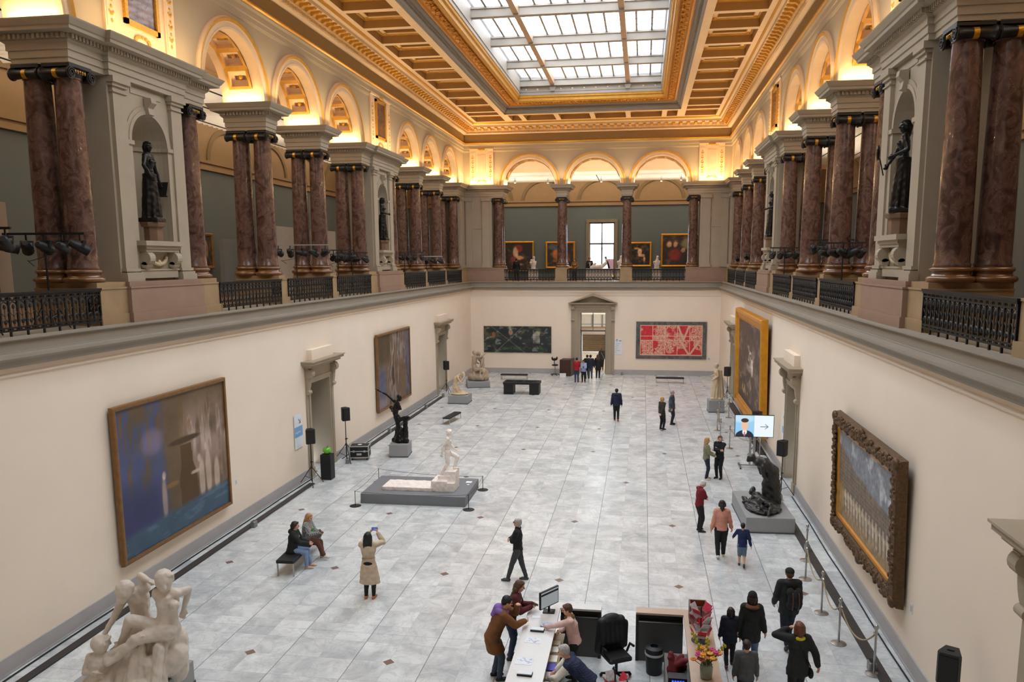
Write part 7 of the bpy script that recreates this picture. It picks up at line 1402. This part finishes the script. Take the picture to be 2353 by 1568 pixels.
for k in range(9): mb.cone((r_.uniform(-.14, .14), r_.uniform(-.14, .14), .05), (r_.uniform(-.16, .16), r_.uniform(-.16, .16), .2+r_.uniform(0, .14)), .07, .05)
tag(remesh(mb, 'bag', mat('maroon_fabric', (104, 24, 36), .7, var=.25, scale=14), .016, 2), 'maroon fabric bag slumped behind the copper-beige counter', 'bag')
# flowers
E0 = thing('flower_vase', 'bouquet of orange and pink flowers with tall gladioli on the right counter', 'flowers', (4.66, -1.62, Z1)); MB().lathe([(.07, 0), (.1, .02), (.11, .2), (.09, .24), (.1, .25)], n=18).build('vase', mat('glass_vase', (120, 130, 110), .15), E0, smooth=True)
r_ = random.Random(4); fc = [(216, 140, 30), (200, 110, 24), (190, 60, 120), (226, 170, 50), (150, 60, 40)]
mb = MB(); 
for k in range(26): a = r_.uniform(0, 2*PI); rr = r_.uniform(.05, .26); z = .34+r_.uniform(0, .2); mb.tube([(0, 0, .15), (rr*.5*math.cos(a), rr*.5*math.sin(a), z-.1), (rr*math.cos(a), rr*math.sin(a), z)], .006, 5)
mb.build('stems', mat('green_stem', (70, 96, 40), .6, var=.2), E0)
r_ = random.Random(4)
for k in range(26):
    a = r_.uniform(0, 2*PI); rr = r_.uniform(.05, .26); z = .34+r_.uniform(0, .2); c = (rr*math.cos(a), rr*math.sin(a), z); mb = MB()
    for q in range(7): b = 2*PI*q/7; mb.ball((c[0]+.032*math.cos(b), c[1]+.032*math.sin(b), z+.008), (.026, .026, .014), 6, 4)
    mb.ball((c[0], c[1], z+.014), .02, 6, 4); mb.build('blossom', mat('petal_%d' % (k % 5), fc[k % 5], .6, var=.2, scale=30), E0, smooth=True)
for k, (dx, dy, h) in enumerate(((-.22, .1, .72), (.02, .14, .62), (.3, .1, .55), (-.1, .16, .5))):
    mb = MB(); mb.tube([(0, 0, .2), (dx*.6, dy*.6, h*.7), (dx, dy, h)], .008, 5); [mb.ball((dx*t+(.02 if q % 2 else -.02), dy*t, .2+(h-.2)*t), (.022, .022, .035), 6, 4) for q, t in enumerate((.55, .65, .75, .83, .9, .97, 1.02))]; mb.build('gladiolus', mat('yellow_green_bud', (170, 160, 50), .6, var=.3, scale=30), E0, smooth=True)
# ------------------------------------------------------------------ light, sky, camera
def area(name, loc, sx, sy, energy, rgb, rot=(0, 0, 0), portal=False, spread=None):
    l = bpy.data.lights.new(name, 'AREA'); l.shape = 'RECTANGLE'; l.size = sx; l.size_y = sy; l.energy = energy; l.color = rgb
    if portal: l.cycles.is_portal = True
    if spread: l.spread = spread
    o = bpy.data.objects.new(name, l); COL.objects.link(o); o.location = loc; o.rotation_euler = rot; return o
w = bpy.data.worlds.new('sky'); sc.world = w; w.use_nodes = True; nt = w.node_tree; bg = nt.nodes['Background']
tc = nt.nodes.new('ShaderNodeTexCoord'); n = nt.nodes.new('ShaderNodeTexNoise'); n.inputs['Scale'].default_value = 5; n.inputs['Detail'].default_value = 6; r = nt.nodes.new('ShaderNodeValToRGB')
r.color_ramp.elements[0].position = .35; r.color_ramp.elements[0].color = (.62, .8, 1, 1); r.color_ramp.elements[1].position = .6; r.color_ramp.elements[1].color = (1, 1, 1, 1)
nt.links.new(tc.outputs['Generated'], n.inputs['Vector']); nt.links.new(n.outputs['Fac'], r.inputs['Fac']); nt.links.new(r.outputs['Color'], bg.inputs['Color'])
SKYS = 8.6; bg.inputs['Strength'].default_value = SKYS
area('daylight_portal', (0, (YN+5+SY)/2, SKZ+1.2), 2*SX, SY-YN-5, 1, (1, 1, 1), portal=True)
area('window_portal', ((WX0+WX1)/2, 49.75, 8.8), 2, 4.6, 1, (1, 1, 1), rot=(-PI/2, 0, 0), portal=True)
WARM = (1, .69, .35); UP = (PI, 0, 0)
E_SOF, E_FRONT, E_BAY = 24, 62, 125
def hallside(T, p, w, l, e):
    '''uplight lying on the cornice edge, leaning towards the hall and the coffers'''
    o = area('uplight', T @ Vector(p), l, w, e, WARM); z = T.to_3x3() @ Vector((0, .75, 1)); x = T.to_3x3() @ Vector((1, 0, 0)); z.normalize(); x.normalize(); y = (-z).cross(x); y = (-z).cross(x)
    o.matrix_world = Matrix.Translation(T @ Vector(p)) @ Matrix((x, y, -z)).transposed().to_4x4(); return o
for sd in 'LR':
    T = FR(sd); sg = -1 if sd == 'L' else 1
    for s in PAIRS[1:]:
        for q in (-1, 1):
            if s in (2.67, 21.11) and q > 0 or s in (7.37, 25.81) and q < 0 or s == 39.55 and q > 0: continue
            area('uplight', T @ Vector((s+q*.64, -.66, 13.42)), 1.3, .1, E_SOF, WARM, rot=(PI+q*.2, 0, 0))
        if s not in (2.67, 7.37, 21.11, 25.81): hallside(T, (s, .44, 13.4), .1, .9, E_FRONT)
    for c in BAYS: area('uplight', T @ Vector((c, .4, 13.42)), .14, 4.6, E_BAY*.4, WARM, UP); hallside(T, (c, .55, 13.4), .12, 4.6, E_BAY*.6)
    area('uplight', T @ Vector((40.3, .3, 13.42)), .14, 1.6, E_BAY*.35, WARM, UP)
T = FR('B')
for s in (-6.87, -2.29, 2.29, 6.87):
    for q in (-1, 1):
        if abs(s+q*.6) > 6.6: continue
        area('uplight', T @ Vector((s+q*.6, -.6, 13.42)), 1.5, .12, E_SOF, WARM, rot=(PI, 0, PI/2))
    hallside(T, (s, .44, 13.4), .1, .9, E_FRONT)
for s in (-8, 8): area('uplight', T @ Vector((s, .35, 13.42)), 1.8, .14, E_BAY*.5, WARM, UP)
GAL = (1, .88, .7)
for sg in (-1, 1):
    for y in (2, 12, 22, 32): area('gallery_light', (sg*14, y, 16.6), 4, 8, 330, GAL); area('gallery_wash', (sg*14, y, 13.7), 2, 7, 70, GAL)
for x in (-7, 0, 7): area('gallery_light', (x, 46.2, 16.6), 5.5, 3.5, 330, GAL); area('gallery_wash', (x, 46.2, 13.7), 5, 2, 60, GAL)
area('near_gallery_light', (0, YN-4, 13.5), 14, 4, 200, GAL)
area('stair_hall_light', (0, 46, 6.1), 5, 5, 260, (1, .93, .82)); area('stair_light', (0, 62, 3.6), 6, 5, 320, (1, .96, .9))
cam = bpy.data.cameras.new('camera'); co = bpy.data.objects.new('camera', cam); COL.objects.link(co); sc.camera = co
f, yaw, pitch, roll, dx, dy = 1788.52304, .145365442, .145461335, -.00443320878, 38.69499, 77.794957
cam.sensor_fit = 'HORIZONTAL'; cam.sensor_width = 36; cam.lens = f/2353*36; cam.shift_x = -dx/2353; cam.shift_y = dy/2353
fw = Vector((-math.sin(yaw)*math.cos(pitch), math.cos(yaw)*math.cos(pitch), -math.sin(pitch))); rt = Vector((math.cos(yaw), math.sin(yaw), 0)); up = rt.cross(fw)
r2 = math.cos(roll)*rt+math.sin(roll)*up; u2 = -math.sin(roll)*rt+math.cos(roll)*up
Mx = Matrix((r2, u2, -fw)).transposed().to_4x4(); Mx.translation = (3.49220712, -14.24430794, 8.06561264); co.matrix_world = Mx
cam.clip_start = .05; cam.clip_end = 300
sc.view_settings.view_transform = 'Standard'; sc.view_settings.look = 'None'; sc.view_settings.gamma = 1; sc.view_settings.use_curve_mapping = False; sc.view_settings.exposure = 0
sc.cycles.use_denoising = True; sc.cycles.max_bounces = 8; sc.cycles.diffuse_bounces = 5; sc.cycles.transparent_max_bounces = 12; sc.cycles.sample_clamp_indirect = 8; sc.cycles.caustics_reflective = False; sc.cycles.caustics_refractive = False
